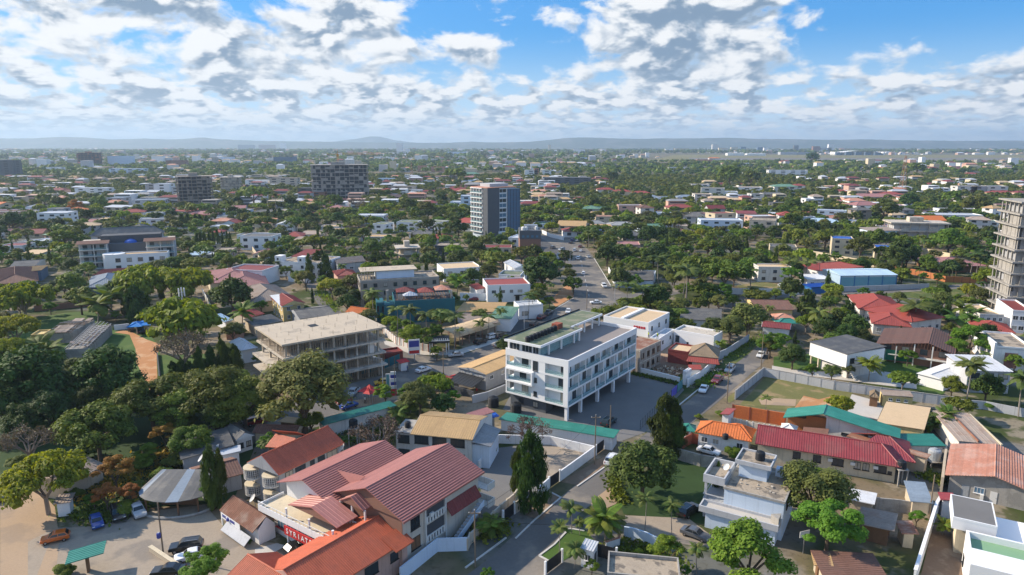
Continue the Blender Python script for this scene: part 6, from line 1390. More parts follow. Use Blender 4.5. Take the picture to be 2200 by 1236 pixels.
# ---- white courtyard buildings behind the white block
def behind():
 B = Bld('office_building', 'white flat-roofed building with a sandy roof deck directly behind the white block', 'building', ZG(1215,482), ZG(1355,412), ZG(938,425),6.8, lm='the white building behind the white block'); L, D = B.L, B.D
 B.walls(0,6.5, 'clean_white'); B.flat(6.7, 'roof_sand', 'clean_white',.45,.25); MB().box(.3, D * .55,6.75, L - .3, D * .62,7.4, 'clean_white').build('roof_wall', B.o)
 B.windows(0,3.2,1,3,3,1.0,1.3, fm='frame_dark'); B.windows(0,0,1,3,3,1.4,1.5, fm='frame_dark')
 for i in range(5): MB().box(-.08,1.0 + i * .8,4.9,-.01,1.6 + i * .8,5.6, 'red_plastic').build('sign_letter', B.o)
 C_ = Bld('house', 'white single-storey courtyard building with a long flat terrace roof', 'house', ZG(1385,530), ZG(1650,575), ZG(1345,480),4.2, lm='the white courtyard building'); C_.walls(0,4.0, 'clean_white'); C_.flat(4.2, 'raw_concrete', 'clean_white',.5)
 C_.window(0,1.2,1.0,1.2,2.0, 'frame_dark'); C_.r = (0,0, C_.L, C_.D); C_.window(0,4.5,.9,.5,.6, 'frame_dark')
 E_ = Bld('annex', 'low white annex wing on the left of the courtyard', 'annex', ZG(1285,590), ZG(1385,525), ZG(1255,560),4.0); E_.walls(0,3.8, 'clean_white'); E_.flat(4.0, 'light_grey', 'clean_white',.4); E_.windows(0,1.2,1,2,2.4,.9,.9, fm='frame_dark')
 U = Bld('unfinished_house', 'half-built grey two-storey house with a rusty sheet roof behind the white block', 'house', ZG(1160,665), ZG(1300,600), ZG(1040,610),6.4, lm='the half-built house behind the white block')
 U.walls(0,6.3, 'block'); U.flat(6.5, 'roof_rust', 'raw_concrete',.3); U.windows(0,0,2,4,3.1,1.4,1.5, fm='wood', gm='black'); U.windows(3,0,2,2,3.1,1.0,1.3, fm='wood', gm='black')
 MB().box(-.1,-.1,3.0, U.L + .1,-.005,3.25, 'raw_concrete').build('floor_band', U.o)
 for i in range(5): x = U.L * (i + .5) / 5; MB().box(x - .15,-.06,.0, x + .15,-.006,6.3, 'raw_concrete').build('column', U.o)
 for k,(p, t, lb) in enumerate(((ZG(1215,575), 'cloth_lime', 'worker in a bright yellow-green top on the half-built house roof'),(ZG(1275,580), 'cloth_lime', 'worker in a yellow-green vest at the corner of the half-built roof'))): v = at(p,6.5); person(lb, Vector((v.x, v.y,6.52)), t, 'cloth_dark', k * 2.)
 Th = Bld('thatched_pavilion', 'dark thatched pavilion with a red lower roof beside the demolition yard', 'pavilion', ZG(1480,700), ZG(1680,720), ZG(1500,640),3.4, lm='the dark thatched pavilion'); Th.hip(3.8,2.4, 'thatch',0, 'plain'); Th.walls(0,3.4, 'offwhite',1.0)
 s = slope(None,[(-.4,-1.8,2.6),(Th.L + .4,-1.8,2.6),(Th.L - .2,.4,3.7),(.2,.4,3.7)], 'roof_red', 'ribs',.5); s.build('lower_roof', Th.o)
 S = simple('house', 'flat sandy roof deck left of the thatched pavilion', 'house', ZG(1345,660), ZG(1480,680), ZG(1345,610),3.4, 'flat', 'roof_sand', 'roof_maroon',.2)
 simple('shed', 'small faded red sheet roof at the demolition yard', 'shed', ZG(1485,785), ZG(1570,790), ZG(1510,755),2.6, 'shed', 'roof_red', 'white',.2)
 rb = rnd
 for (cx, cy, n) in ((1360,800,34),(1610,730,26),(1650,810,22)):
  q = at(ZG(cx, cy)); m = MB()
  for i in range(n * 5):
   a, r = rb.uniform(0,6.28),4.2 * math.sqrt(rb.random()); x, y = r * math.cos(a), r * math.sin(a); h = max(.1,(1.2 - r / 4.5) * rb.uniform(.3,1)); s_ = rb.uniform(.12,.5)
   m.tube((x, y, h - .1),(x + rb.uniform(-1,1) * s_ * 2, y + rb.uniform(-1,1) * s_ * 2, h + rb.uniform(-.2,.3)), s_ * .35, rb.choice(['wood', 'raw_concrete', 'roof_rust', 'cream']), n=4)
  m.build('rubble', loc=q, kind='stuff')
behind()
run('boundary_wall', 'white wall with a hedge strip at the far edge of the parking lot', 'wall',[ZG(1105,800), ZG(1260,838), ZG(1420,880)],1.6,.25, 'clean_white', cap='clean_white')
run('boundary_wall', 'white boundary wall along the street beside the demolition yard', 'wall',[ZG(1470,905), ZG(1560,850), ZG(1660,760)],2.2,.22, 'white',3)
run('boundary_wall', 'grey boundary wall along the street past the thatched pavilion', 'wall',[ZG(1660,730), ZG(1730,700), ZG(1880,600)],2.4,.22, 'light_grey',3)
def fence():
 P = [at(ZG(*p)) for p in ((1160,1185),(1440,905))]; a, c = P; d = c - a; o = thing('wire_fence', 'thin dark post fence along the street side of the parking lot', 'fence', a, math.atan2(d.y, d.x)); L = d.length; n = int(L / 1.5)
 for i in range(n + 1): MB().tube((L * i / n,0,0),(L * i / n,0,2.2),.045, 'frame_dark', n=5).build('post', o)
 for z in (.15,1.1,2.1): MB().tube((0,0, z),(L,0, z),.02, 'frame_dark', n=4).build('rail', o)
 mat('violet',(.12,.11,.50),.7,.15); mat('teal_sheet',(.10,.28,.30),.7,.15); k = MB().box(L * .70,-.04,.1, L * .84,.04,2.2, 'violet').build('blue_sheet', o); MB().box(L * .86,-.04,.1, L,.04,2.2, 'teal_sheet').build('teal_sheet', o)
fence()
simple('gatehouse', 'white gate pillar building where the parking lot meets the street', 'gatehouse', ZG(1465,810), ZG(1500,790), ZG(1462,795),3.2, 'flat', 'roof_silver', 'clean_white',.1)
run('boundary_wall', 'low white wall along the edge of the empty dirt yard behind the street', 'wall',[ZC(630,610), ZC(860,440)],2.0,.25, 'white',2.6)
run('boundary_wall', 'low white wall around the far side of the empty dirt yard', 'wall',[ZC(860,440), ZC(560,370), ZC(220,360), ZC(90,540)],1.9,.25, 'white',3)
run('boundary_wall', 'pale end wall between the teal shed and the street', 'wall',[ZC(925,395), ZC(990,345)],2.2,.25, 'white',3)
def gate(label, p, q, h=2.1):
 a, c = at(p), at(q); d = c - a; o = thing('gate', label, 'gate', a, math.atan2(d.y, d.x)); L = d.length
 for x in (0, L): MB().box(x - .15,-.15,0, x + .15,.15, h + .2, 'white').build('pillar', o)
 for i in range(max(2, int(L / .5))): n = max(2, int(L / .5)); MB().box(.2 + (L - .4) * i / n + .01,-.03,.1,.2 + (L - .4) * (i + 1) / n - .01,.03, h, 'charcoal').build('gate_panel', o)
gate('black metal gate at the near corner of the empty dirt yard', ZC(555,660), ZC(625,612)); gate('black metal gate at the far corner of the empty dirt yard', ZC(865,440), ZC(920,398)); gate('black metal gate beside the outside stair of the shop block', ZC(250,890), ZC(325,830))
run('boundary_wall', 'cream wall piece between the black gates along the street', 'wall',[ZC(325,830), ZC(390,790)],2.1,.25, 'pale_wall'); run('boundary_wall', 'white wall piece beside the tall dark cypress by the street', 'wall',[ZC(480,730), ZC(555,660)],2.1,.25, 'white')
# roadside shed below the white block
Sh = ridge2('workshop', 'grey roadside workshop under a long sandy tan sheet roof', 'workshop', ZF(1590,775), ZF(1830,680), ZF(1487,770), ZF(1705,808),5.2,4.4, lm='the grey workshop with the sandy tan roof')
Sh.gable(4.4,.8, 'roof_tan', 'x',0, 'ribs',.6, 'grey_wall', off=Sh.off, x1=Sh.L + 4); Sh.walls(0,4.35, 'grey_wall', x0=.3, x1=Sh.L + 3.6, y0=.3, y1=Sh.D - .3); Sh.windows(3,1.6,1,3,2.4,1.0,1.1); Sh.windows(0,1.5,1,4,2.4,1.3,1.0)
k = slope(None,[(-5,.2,2.4),(-.2,.2,3.4),(-.2, Sh.D - 1,3.4),(-5, Sh.D - 1,2.4)], 'frame_dark', 'ribs',1.0); k.build('front_canopy', Sh.o); MB().box(-5.5,-.5,0,-5.2, Sh.D,1.7, 'dark_grey').build('front_wall', Sh.o)
k = slope(None,[(-6.5, Sh.D - 1.5,2.6),(-3, Sh.D - 1.5,2.8),(-3, Sh.D + 2,2.8),(-6.5, Sh.D + 2,2.6)], 'roof_red', 'ribs',.4); k.build('red_canopy', Sh.o)
for i,(x, y) in enumerate(((1310,900),(1370,880),(1440,855))):
 a = at(ZF(x, y)); c = at(ZF(x + 45, y - 12)); o = thing('road_barrier',('leftmost', 'middle', 'rightmost')[i] + ' red and white road barrier beside the roadworks by the workshop', 'barrier', a, math.atan2(c.y - a.y, c.x - a.x)); MB().box(0,-.2,0,2.0,.2,1.1, 'red_plastic').build('body', o); MB().box(.3,-.22,.35,1.7,-.201,.8, 'rail_white').build('panel', o)
for i,(x, y) in enumerate(((1730,1030),(1880,1070))):
 q = at(ZF(x, y)); tank(('large black water tank beside the grey wall left of the white block', 'large black water tank under the end of the white block')[i],(q.x, q.y,0),1.25)
run('boundary_wall', 'grey yard wall between the workshop and the black water tanks', 'wall',[ZF(1330,930), ZF(1500,900)],1.8,.25, 'light_grey',3); run('boundary_wall', 'pale grey wall in front of the large black water tank', 'wall',[ZF(1590,1010), ZF(1690,985), ZF(1810,935)],2.0,.25, 'light_grey',3)
# red parasol tents and the roadside market
for i,(x, y, r, lb) in enumerate(((912,985,3.0, 'peaked red market tent beside the road'),(905,1005,1.4, 'small red parasol in front of the red market tent'))):
 c = at(ZF(x, y)); o = thing('market_tent', lb, 'tent', c,.4); z = 2.5
 if i == 0: land('the red market tent', c)
 for k in range(4):
  a0, a1 = math.pi / 2 * k, math.pi / 2 * (k + 1); b = MB(); p0, p1 = (r * math.cos(a0), r * math.sin(a0), z),(r * math.cos(a1), r * math.sin(a1), z); q0, q1 = (r * .35 * math.cos(a0), r * .35 * math.sin(a0), z + .55),(r * .35 * math.cos(a1), r * .35 * math.sin(a1), z + .55)
  b.slab([p0, p1, q1, q0],.03, 'red_plastic').slab([q0, q1,(0,0, z + 1.4)],.03, 'red_plastic'); b.build('canopy_panel', o); MB().tube((p0[0] * .95, p0[1] * .95,0),(p0[0] * .95, p0[1] * .95, z),.04, 'steel').build('pole', o)
# ---- west: ruins, blue tent, telecom mast
def ruin(A, B_, C_, lb):
 s = Bld('roofless_house', lb, 'ruin', A, B_, C_,3.4, lm=lb.split(' with')[0].replace('grey', 'the grey',1) if 'left' not in lb else None); L, D = s.L, s.D
 s.walls(0,3.2, 'concrete',.4); n = 14
 for i in range(n):
  x = L * (i + .5) / n
  for y0, y1, z0, z1 in ((0, D / 2,3.3,4.5),(D, D / 2,3.3,4.5)): MB().tube((x, y0, z0),(x + rnd.uniform(-.2,.2), y1, z1),.09, 'bark', n=4).build('rafter', s.o)
 for j in range(7):
  y = D * (j + .5) / 7; z = 3.45 + 1.1 * (1 - abs(y - D / 2) / (D / 2)); MB().tube((.2, y, z),(L - .2, y, z + rnd.uniform(-.1,.1)),.08, 'grey_metal', n=4).build('purlin', s.o)
 for i in range(8):
  x, y = rnd.uniform(0, L * .8), rnd.choice([.3, D * .55]); k = slope(None,[(x, y,3.5),(x + 1.6, y,3.5),(x + 1.6, y + D * .35,4.3),(x, y + D * .35,4.3)], 'roof_weathered', 'plain'); k.build('roof_sheet', s.o)
ruin(ZE(590,640), ZE(750,480), ZE(430,640), 'grey roofless house with bare rafters beside the red dirt road'); ruin(ZE(300,545), ZE(470,540), ZE(305,460), 'smaller roofless house with bare rafters on the left of the grass field')
for i,(x, y) in enumerate(((870,500),(930,490))):
 simple('tent',('bright blue tarpaulin canopy over parked vehicles by the grass field', 'second bright blue tarpaulin canopy, behind the first')[i], 'canopy', ZE(x - 30, y + 5), ZE(x + 70, y), ZE(x - 20, y - 22),3.0, 'hip', 'blue_tarp', 'steel',.9, i=2., mode='plain')
def mast():
 c = at(ZE(1235,570)); o = thing('telecom_mast', 'slim grey telecom mast with white antenna panels rising from a pale green tree', 'mast', c); h = height_at(c, ZE(1200,240)[1]); MB().tube((0,0,0),(0,0, h),.45, 'lamp_metal',.22,10).build('shaft', o)
 for i in range(6):
  a = i * math.pi / 3; MB().box(-.15,-.12, h - 2.8,.15,.12, h - .3, 'rail_white').build('antenna', o, loc=(.9 * math.cos(a),.9 * math.sin(a),0), rz=a); MB().tube((0,0, h - 1.6),(.9 * math.cos(a),.9 * math.sin(a), h - 1.6),.05, 'steel').build('bracket', o)
mast()
simple('house', 'long low house with a brown roof behind the bright green tree and the mast', 'house', ZE(960,400), ZE(1160,385), ZE(975,325),3.6, 'gable', 'roof_tan', 'offwhite',1.4)
run('boundary_wall', 'mossy brown compound wall behind the grass field on the left', 'wall',[ZE(230,400), ZE(450,380), ZE(600,365)],2.2,.25, 'brown_wall',4); run('boundary_wall', 'low white wall along the grass field beside the blue tents', 'wall',[ZE(760,525), ZE(860,515)],1.8,.25, 'white',3)
run('boundary_wall', 'white broken wall beside the red dirt path left of the dark tree', 'wall',[ZE(1400,390), ZE(1370,330), ZE(1345,280)],2.0,.25, 'offwhite',3); run('low_wall', 'dark low wall along the right edge of the red dirt road', 'wall',[ZE(1045,690), ZE(1055,800), ZE(1068,950)],.9,.3, 'dark_grey',4)
simple('silo', 'small excavator-yellow container by the grass field on the left', 'container', ZE(205,565), ZE(290,560), ZE(210,535),2.6, 'flat', 'yellow_wall', 'yellow_wall',.02)
# houses west of the side street
Hp = simple('house', 'house with a large dusty pink hipped roof and a lower hip in front', 'house', ZE(1470,245), ZE(1790,220), ZE(1440,160),4.0, 'hip', 'roof_mauve', 'cream',2.6, i=.6, step=.7, lm='the dusty pink hipped roof')
simple('house', 'pink hipped roof section behind the dusty pink hipped house', 'house', ZE(1385,215), ZE(1745,185), ZE(1440,130),4.4, 'hip', 'roof_mauve', 'cream',2.6, i=.6, step=.7)
Hv = simple('house', 'white villa block with a long maroon roof strip behind the pink roof', 'house', ZE(1500,125), ZE(1740,135), ZE(1500,85),6.2, 'flat', 'roof_maroon', 'white',.2); Hv.windows(0,3,1,4,3,1.2,1.2)
def twin():
 B = Bld('house', 'white two-storey house with two square roof towers', 'house', ZF(280,70), ZF(570,85), ZF(300,20),6.6, lm='the white house with two square towers'); B.walls(0,6.5, 'clean_white'); B.flat(6.6, 'old_slab', 'clean_white',.4)
 for x0, x1 in ((.0,3.2),(B.L * .52, B.L * .52 + 3.2)):
  w0 = B.w; B.w = MB().box(x0 + .02,.02,6.65, x1,4.2,9.4, 'clean_white').build('tower', B.o); B.r = (x0 + .02,.02, x1,4.2); B.window(0,1.6,7.6,.9,.9, 'frame_dark')
 B.r = (0,0, B.L, B.D); B.w = B.o
 B.windows(0,0,2,4,3.2,1.4,1.3, fm='frame_dark'); B.windows(3,0,2,2,3.2,1.2,1.2, fm='frame_dark')
 s = slope(None,[(3.4, B.D * .4,8),(B.L * .5, B.D * .4,8),(B.L * .5, B.D + 2,9.6),(3.4, B.D + 2,9.6)], 'roof_red', 'ribs',.6); s.build('red_roof', B.o)
twin()
simple('house', 'house with a brown-orange tiled hip roof beside the side street', 'house', ZE(1660,345), ZE(1960,310), ZE(1680,240),4.0, 'hip', 'roof_weathered', 'beige',2.8, i=.6, step=.7)
simple('house', 'small reddish lower roof below the brown-orange hip', 'house', ZE(1640,445), ZE(1760,425), ZE(1640,380),3.4, 'shed', 'roof_red', 'beige',.6)
Y2 = simple('house', 'pale yellow two-storey house with a silver and red roof by the side street', 'house', ZE(1870,365), ZE(2030,345), ZE(1770,315),5.8, 'gable', 'roof_red', 'yellow_wall',1.4, axis='y', i=.5, lm='the pale yellow house with the red roof'); Y2.auto_windows(0,2,2.9,3.2, w_=1.1)
s_ = slope(None,[(-.2,-.3,5.6),(Y2.L * .45,-.3,5.6),(Y2.L * .45, Y2.D,6.9),(-.2, Y2.D,6.3)], 'roof_silver', 'ribs',.5); s_.build('silver_roof', Y2.o)
simple('house', 'grey sheet roof house next to the concrete frame building', 'house', ZE(1990,450), ZE(2230,420), ZE(1935,385),3.8, 'gable', 'roof_darkgrey', 'grey_wall',1.3, i=.5)
simple('house', 'dark grey flat roof left of the concrete frame building', 'house', ZE(1690,500), ZE(1880,470), ZE(1690,440),3.4, 'shed', 'roof_darkgrey', 'beige',.4)
simple('house', 'white house with a pale silver hipped roof left of the concrete frame', 'house', ZE(1600,660), ZE(1710,640), ZE(1540,600),4.0, 'hip', 'roof_silver', 'white',1.4, i=.5)
simple('hut', 'small white hut with a flat silver roof beside the lone date palm', 'hut', ZE(1490,470), ZE(1550,460), ZE(1480,415),3.0, 'shed', 'roof_sky', 'white',.3); simple('hut', 'rusty flat roofed hut below the lone date palm', 'hut', ZE(1490,530), ZE(1620,520), ZE(1480,490),3.0, 'shed', 'roof_weathered', 'roof_terra',.3)
Ro = simple('house', 'white pavilion with a red clay tile gable beside the side street palms', 'house', ZF(880,420), ZF(950,395), ZF(800,385),3.8, 'gable', 'roof_tile', 'offwhite',1.3, axis='y', i=.3)
simple('house', 'pink-walled house with a red hip roof left of the grey unfinished block', 'house', ZF(690,165), ZF(830,155), ZF(700,130),5.6, 'hip', 'roof_red', 'pink_wall',1.4, i=.5); simple('canopy', 'red porch roof below the pink-walled house', 'canopy', ZF(660,228), ZF(770,222), ZF(690,205),3.2, 'shed', 'roof_red', 'offwhite',.5, i=.6)
simple('house', 'grey-blue house with a curved brown roof behind the tall dark trees', 'house', ZF(690,85), ZF(885,75), ZF(700,45),6.2, 'shed', 'roof_weathered', 'light_grey',.6, i=.3).windows(0,2.6,1,3,3,1.6,.9)
simple('house', 'blue-walled house with a grey hipped roof among the trees on the left', 'house', ZE(560,245), ZE(820,225), ZE(590,170),4.2, 'hip', 'roof_bluegrey', 'blue_wall',2.2, i=.5, step=.7, lm='the blue-walled house').windows(0,0,1,3,4,1.4,1.4)
simple('house', 'grey hipped roof wing right of the blue-walled house', 'house', ZE(790,215), ZE(890,205), ZE(760,160),4.0, 'hip', 'roof_grey', 'blue_wall',1.4, i=.5); simple('house', 'maroon roofed white house behind the blue-walled house', 'house', ZE(610,160), ZE(840,150), ZE(640,122),4.2, 'shed', 'roof_maroon', 'white',.4)
simple('house', 'house with a dark brown hipped roof at the left edge', 'house', ZE(-60,225), ZE(260,195), ZE(60,120),4.2, 'hip', 'roof_brown', 'white',2.2, i=.6, lm='the dark brown hip at the left edge'); simple('house', 'sandy flat roof behind the dark brown hip at the left edge', 'house', ZE(110,140), ZE(275,130), ZE(95,108),4.6, 'shed', 'roof_tan', 'blue_wall',.3)
simple('house', 'dark grey gabled roof behind the sandy roof on the left', 'house', ZE(60,105), ZE(240,95), ZE(130,62),4.4, 'gable', 'roof_darkgrey', 'offwhite',1.2)
# ------------------------------------------------------------------ the town behind
ZZ = {'A': ZA, 'B': ZB, 'C': ZC, 'D': ZD, 'E': ZE, 'F': ZF, 'G': ZG, 'H': ZH, 'I': ZI, 'J': ZJ, 'K': ZK, 'L': ZL}
for k_, x_ in zip('abcdef',(0,380,760,1120,1480,1820)): ZZ[k_] = _zone(x_,300,.2103)
ZS = {k: (_q if k in 'IJKL' else .2103 if k.islower() else _s) for k in ZZ}
WM = {'W': ('clean_white', 'white'), 'w': ('white', 'white'), 'c': ('cream', 'cream'), 'o': ('offwhite', 'off-white'), 'g': ('grey_wall', 'grey'), 'G': ('light_grey', 'pale grey'), 'k': ('raw_concrete', 'bare concrete'), 'p': ('pink_wall', 'pink'), 'y': ('yellow_wall', 'yellow'), 'b': ('bluewhite', 'bluish white'), 's': ('slate', 'dark slate'), 'B': ('block', 'unplastered grey'), 'n': ('brown_wall', 'brown'), 't': ('roof_terra', 'terracotta'), 'u': ('blue_wall', 'blue')}
RM = {k: ('roof_' + v, w_) for k, v, w_ in (('rd', 'red', 'red'),('mr', 'maroon', 'maroon'),('tn', 'tan', 'tan'),('sd', 'sand', 'sandy'),('gy', 'grey', 'grey'),('dg', 'darkgrey', 'dark grey'),('sv', 'silver', 'silver'),('mv', 'mauve', 'dusty pink'),('tl', 'teal', 'teal'),('gn', 'green', 'green'),('bl', 'blue', 'bright blue'),('br', 'brown', 'brown'),('wt', 'weathered', 'weathered'),('tc', 'terra', 'terracotta'),('bg', 'bluegrey', 'blue-grey'),('or', 'tile', 'orange'),('sk', 'sky', 'pale blue'))}
RM['ol'] = ('old_slab', 'stained'); RM['mo'] = ('mossy', 'mossy green'); RM['ps'] = ('pale_slab', 'pale concrete')
RT = {'f': ('flat', 'flat'), 'g': ('gable', 'gabled'), 'h': ('hip', 'hipped'), 's': ('shed', 'sloping'), 'y': ('gabley', 'gabled')}
def row(z, x, yb, w_, yt, dep, rz, rt, rm, wm, rh=None, lm=None, label=None, cat='house', name='house'):
 b = ZZ[z](x, yb); h = max(2.6, height_at(at(b), ZZ[z](x, yt)[1])); fl = max(1, round(h / 3.2))
 look = '%s %s-storey %s with %s %s roof' % (WM[wm][1],('one', 'two', 'three', 'four', 'five', 'six', 'seven', 'eight', 'nine', 'ten')[min(9, fl - 1)], cat, RM[rm][1], RT[rt][1])
 if cat == 'house' and fl > 3: cat, name = 'building', 'apartment_building'; look = look.replace('house', 'block')
 return H(*b, w_ * ZS[z], h, dep, rz, RT[rt][0], RM[rm][0], WM[wm][0], look, rh=rh or max(1.4, min(3, dep * .16)), lm=lm, label=label, cat=cat, name=name, ov=.5, ph=.4)
def rows(txt):
 for ln in txt.strip().splitlines():
  f = ln.split('|'); a = f[0].split(); k = {}
  if len(f) > 1 and f[1].strip(): k['label'] = f[1].strip()
  if len(f) > 2: k['lm'] = f[2].strip()
  row(a[0], *[float(v) for v in a[1:7]], a[7], a[8], a[9], **k)
def tower(z, x, yb, w_, yt, dep, rz, label, lm, fl, wm='raw_concrete', im='dark_grey', cols=7, slab=.6, out=.6, fill=.5, name='unfinished_tower', topbars=True, scaf=False):
 """A tall concrete frame: floor plates, columns and partly walled bays."""
 b = ZZ[z](x, yb); p = at(b); h = height_at(p, ZZ[z](x, yt)[1]); d = p.y * math.cos(PITCH) + HC * math.sin(PITCH); W_ = w_ * ZS[z] * d / F; a = R(rz); v = Vector((-math.sin(a), math.cos(a)))
 B = Bld.free(name, label, 'building', Vector((p.x, p.y)) + v * dep / 2, a, W_, dep, lm=lm); fh = h / fl; L, D = B.L, B.D; USED.append((*B.c, max(L, D) * .6))
 for k in range(fl): MB().box(-out,-out,(k + 1) * fh - slab, L + out, D + out,(k + 1) * fh, wm).build('floor_slab', B.o)
 co = MB()
 for k in range(fl):
  z0, z1 = k * fh,(k + 1) * fh - slab; n = cols; m = max(2, int(D / (L / cols)))
  for i in range(n + 1):
   for y in (0, D - .5): co.box(L * i / n - .25 if i else 0, y, z0, L * i / n + .25, y + .5, z1, wm)
  for j in range(1, m):
   for x_ in (0, L - .5): co.box(x_, D * j / m - .25, z0, x_ + .5, D * j / m + .25, z1, wm)
 co.build('columns', B.o, kind='stuff'); wl = MB(); wl.box(1.6,1.6,0, L - 1.6, D - 1.6, h - .3, im); wl.build('core_wall', B.o); iw = MB()
 for k in range(fl):
  for i in range(cols):
   if rnd.random() < fill: iw.box(L * i / cols + .26,.1, k * fh, L * (i + rnd.choice((.5,1))) / cols - .26,.35,(k + 1) * fh - slab - rnd.choice((0,1.2,1.8)), wm)
  for x_ in (.1, L - .35):
   if rnd.random() < fill: iw.box(x_, D * .1, k * fh, x_ + .25, D * rnd.uniform(.4,.9),(k + 1) * fh - slab, wm)
 iw.build('infill_walls', B.o, kind='stuff')
 MB().box(L * .35, D * .3, h, L * .6, D * .7, h + 3, wm).build('lift_tower', B.o)
 if topbars:
  t = MB()
  for i in range(cols * 3): x_ = L * i / (cols * 3); t.tube((x_,0, h),(x_ + .1,0, h + 1.4),.07, wm, n=3)
  t.build('rebar', B.o, kind='stuff')
 if scaf:
  t = MB()
  for i in range(13):
   for k in range(fl): t.tube((L * i / 12,-1.6, k * fh),(L * i / 12,-1.6,(k + 1) * fh),.09, 'wood', n=3); t.tube((L * i / 12,-1.6,(k + 1) * fh),(L * min(12, i + 1) / 12,-1.6,(k + 1) * fh),.08, 'grey_metal', n=3)
  t.build('scaffolding', B.o, kind='stuff')
 return B
tower('c',-130,610,560,258,22,14, 'large grey concrete tower block under construction with open floors below a yellow crane', 'the large concrete tower under construction',9, 'concrete', 'dark_grey',12, fill=.55)
tower('b',200,690,330,375,18,24, 'grey concrete tower wrapped in scaffolding left of the other unfinished blocks', 'the scaffolded grey tower',9, 'block', 'dark_grey',7, scaf=True, fill=.7)
tower('b',550,560,180,385,16,10, 'pinkish bare concrete tower block next to the scaffolded grey tower', 'the pinkish bare concrete tower',6, 'raw_concrete', 'concrete',5, fill=.9, topbars=False)
tower('a',910,285,215,135,20,5, 'reddish brown concrete block with stepped floors far left', 'the reddish stepped block',8, 'brown_wall', 'dark_grey',6, out=1.5, fill=.3)
tower('f',1850,1850,400,640,16,-14, 'unfinished grey concrete tower with stacked balconies cut by the right edge', 'the unfinished tower at the right edge',10, 'concrete', 'grey_wall',5,.5,1.0,.8)
tower('f',730,1010,520,850,16,-12, 'wide unfinished pale concrete house with deep flat roof slabs', 'the wide pale concrete frame house',2, 'raw_concrete', 'light_grey',6,.9,1.2,.6, name='unfinished_house', topbars=False)
tower('c',560,1236,220,1105,11,14, 'two-storey unfinished villa with open balconies behind the dark trees', 'the unfinished villa with open balconies',2, 'raw_concrete', 'beige',3,.5,.8,.4, name='unfinished_house', topbars=False)
def glass_tower():
 b = ZJ(1812,850); p = at(b); h = height_at(p, ZJ(1812,455)[1]); a = R(37); v = Vector((-math.sin(a), math.cos(a))); u = Vector((math.cos(a), math.sin(a))); L, D = 23.,19.
 B = Bld.free('apartment_tower', 'tall white and glass tower with a dark slate corner slab and balconies', 'building', p.xy + u * L / 2 + v * D / 2, a, L, D, lm='the white tower with the dark slab'); o = B.o; fl = 9; fh = (h - 4) / fl; USED.append((*B.c,20))
 B.walls(0, h, 'bluewhite', name='core_wall', i=.6)
 MB().box(-.02,-.3,0,9.0,.59, h + .4, 'slate').box(-.3,-.28,0,.58,5.5, h + .39, 'slate').build('slab_wall', o)
 for k in range(fl + 1):
  z = 4 + k * fh; MB().box(-1.0,5.6, z - .5,.59, D, z, 'clean_white').build('balcony', o)
  if k < fl: MB().box(-.9,5.7, z + .05,-.85, D - .1, z + .9, 'clear_glass').build('balcony_glass', o)
 for k in range(fl):
  z = 4 + k * fh
  for y in (6.2,9.6,13.0,16.4): MB().box(.50, y, z + .1,.59, y + 2.5, z + fh - 1.0, 'glass').build('window', o)
  for x in (9.2,12.2): MB().box(x,.50, z + .1, x + 2.7,.59, z + fh - .9, 'blue_glass' if k % 2 else 'glass').build('window', o)
  MB().box(9.0,.1, z - .5,15.4,.58, z - .02, 'clean_white').build('floor_band', o)
 for y in (5.6,9.0,12.4,15.8, D - .4): MB().box(-.5, y,4,.58, y + .35, h, 'clean_white').build('fin', o)
 for x in (9.0,15.1): MB().box(x,0,4, x + .35,.57, h, 'clean_white').build('fin', o)
 MB().box(15.5,-.2,0, L + 3, D * .7, h - 1, 'blue_wall').build('glass_wing', o); c = MB()
 for k in range(fl + 1): c.box(15.45,-.28,4 + k * fh, L + 3.1,-.201,4.35 + k * fh, 'blue_glass')
 for i in range(5): c.box(15.5 + i * 2.4,-.3,2,15.65 + i * 2.4,-.202, h - 1, 'frame_dark')
 c.build('curtain_wall', o, kind='stuff'); MB().box(-.4,-.4, h + .02, L, D, h + .5, 'roof_terra').build('roof_edge', o); MB().box(5,5, h + .5, L - 3, D - 3, h + 2.5, 'light_grey').build('plant_room', o)
 MB().box(8,-.9,0, L + 7,8,4.2, 'clean_white').build('podium', o)
 b = ZK(320,1000); p = at(b); h = height_at(p, ZK(320,850)[1]); h2 = height_at(p, ZK(320,785)[1]); d = p.y; w_ = 165 * _q * d / F
 E = Bld.free('office_building', 'plain brown box building with a dark glazed top storey beside the white tower', 'building', p.xy + Vector((0,8)), R(2), w_,16, lm='the brown box building'); USED.append((*E.c,14)); E.walls(0, h, 'brown_wall'); MB().box(-.1,-.1, h + .01, w_ + .1,16.1, h2, 'slate').build('top_storey', E.o); MB().box(-.05,-.05, h * .62, w_ + .05,-.005, h * .64, 'charcoal').build('joint', E.o)
 for i in range(4): MB().box(w_ * .1 + i * w_ * .22,-.16, h + .8, w_ * .22 + i * w_ * .22,-.11, h + 2, 'blue_glass').build('window', E.o)
 for i in range(7): MB().box(w_ * rnd.uniform(.1,.8), rnd.uniform(1,12), h2, w_ * .9, rnd.uniform(12.2,15), h2 + rnd.uniform(.8,2), 'steel').build('roof_unit', E.o) if i < 3 else MB().lathe([(.9,0),(.9,1.5),(.3,1.9)], 'rail_white',(w_ * rnd.uniform(.1,.9), rnd.uniform(1,5), h2),8).build('roof_tank', E.o)
glass_tower()
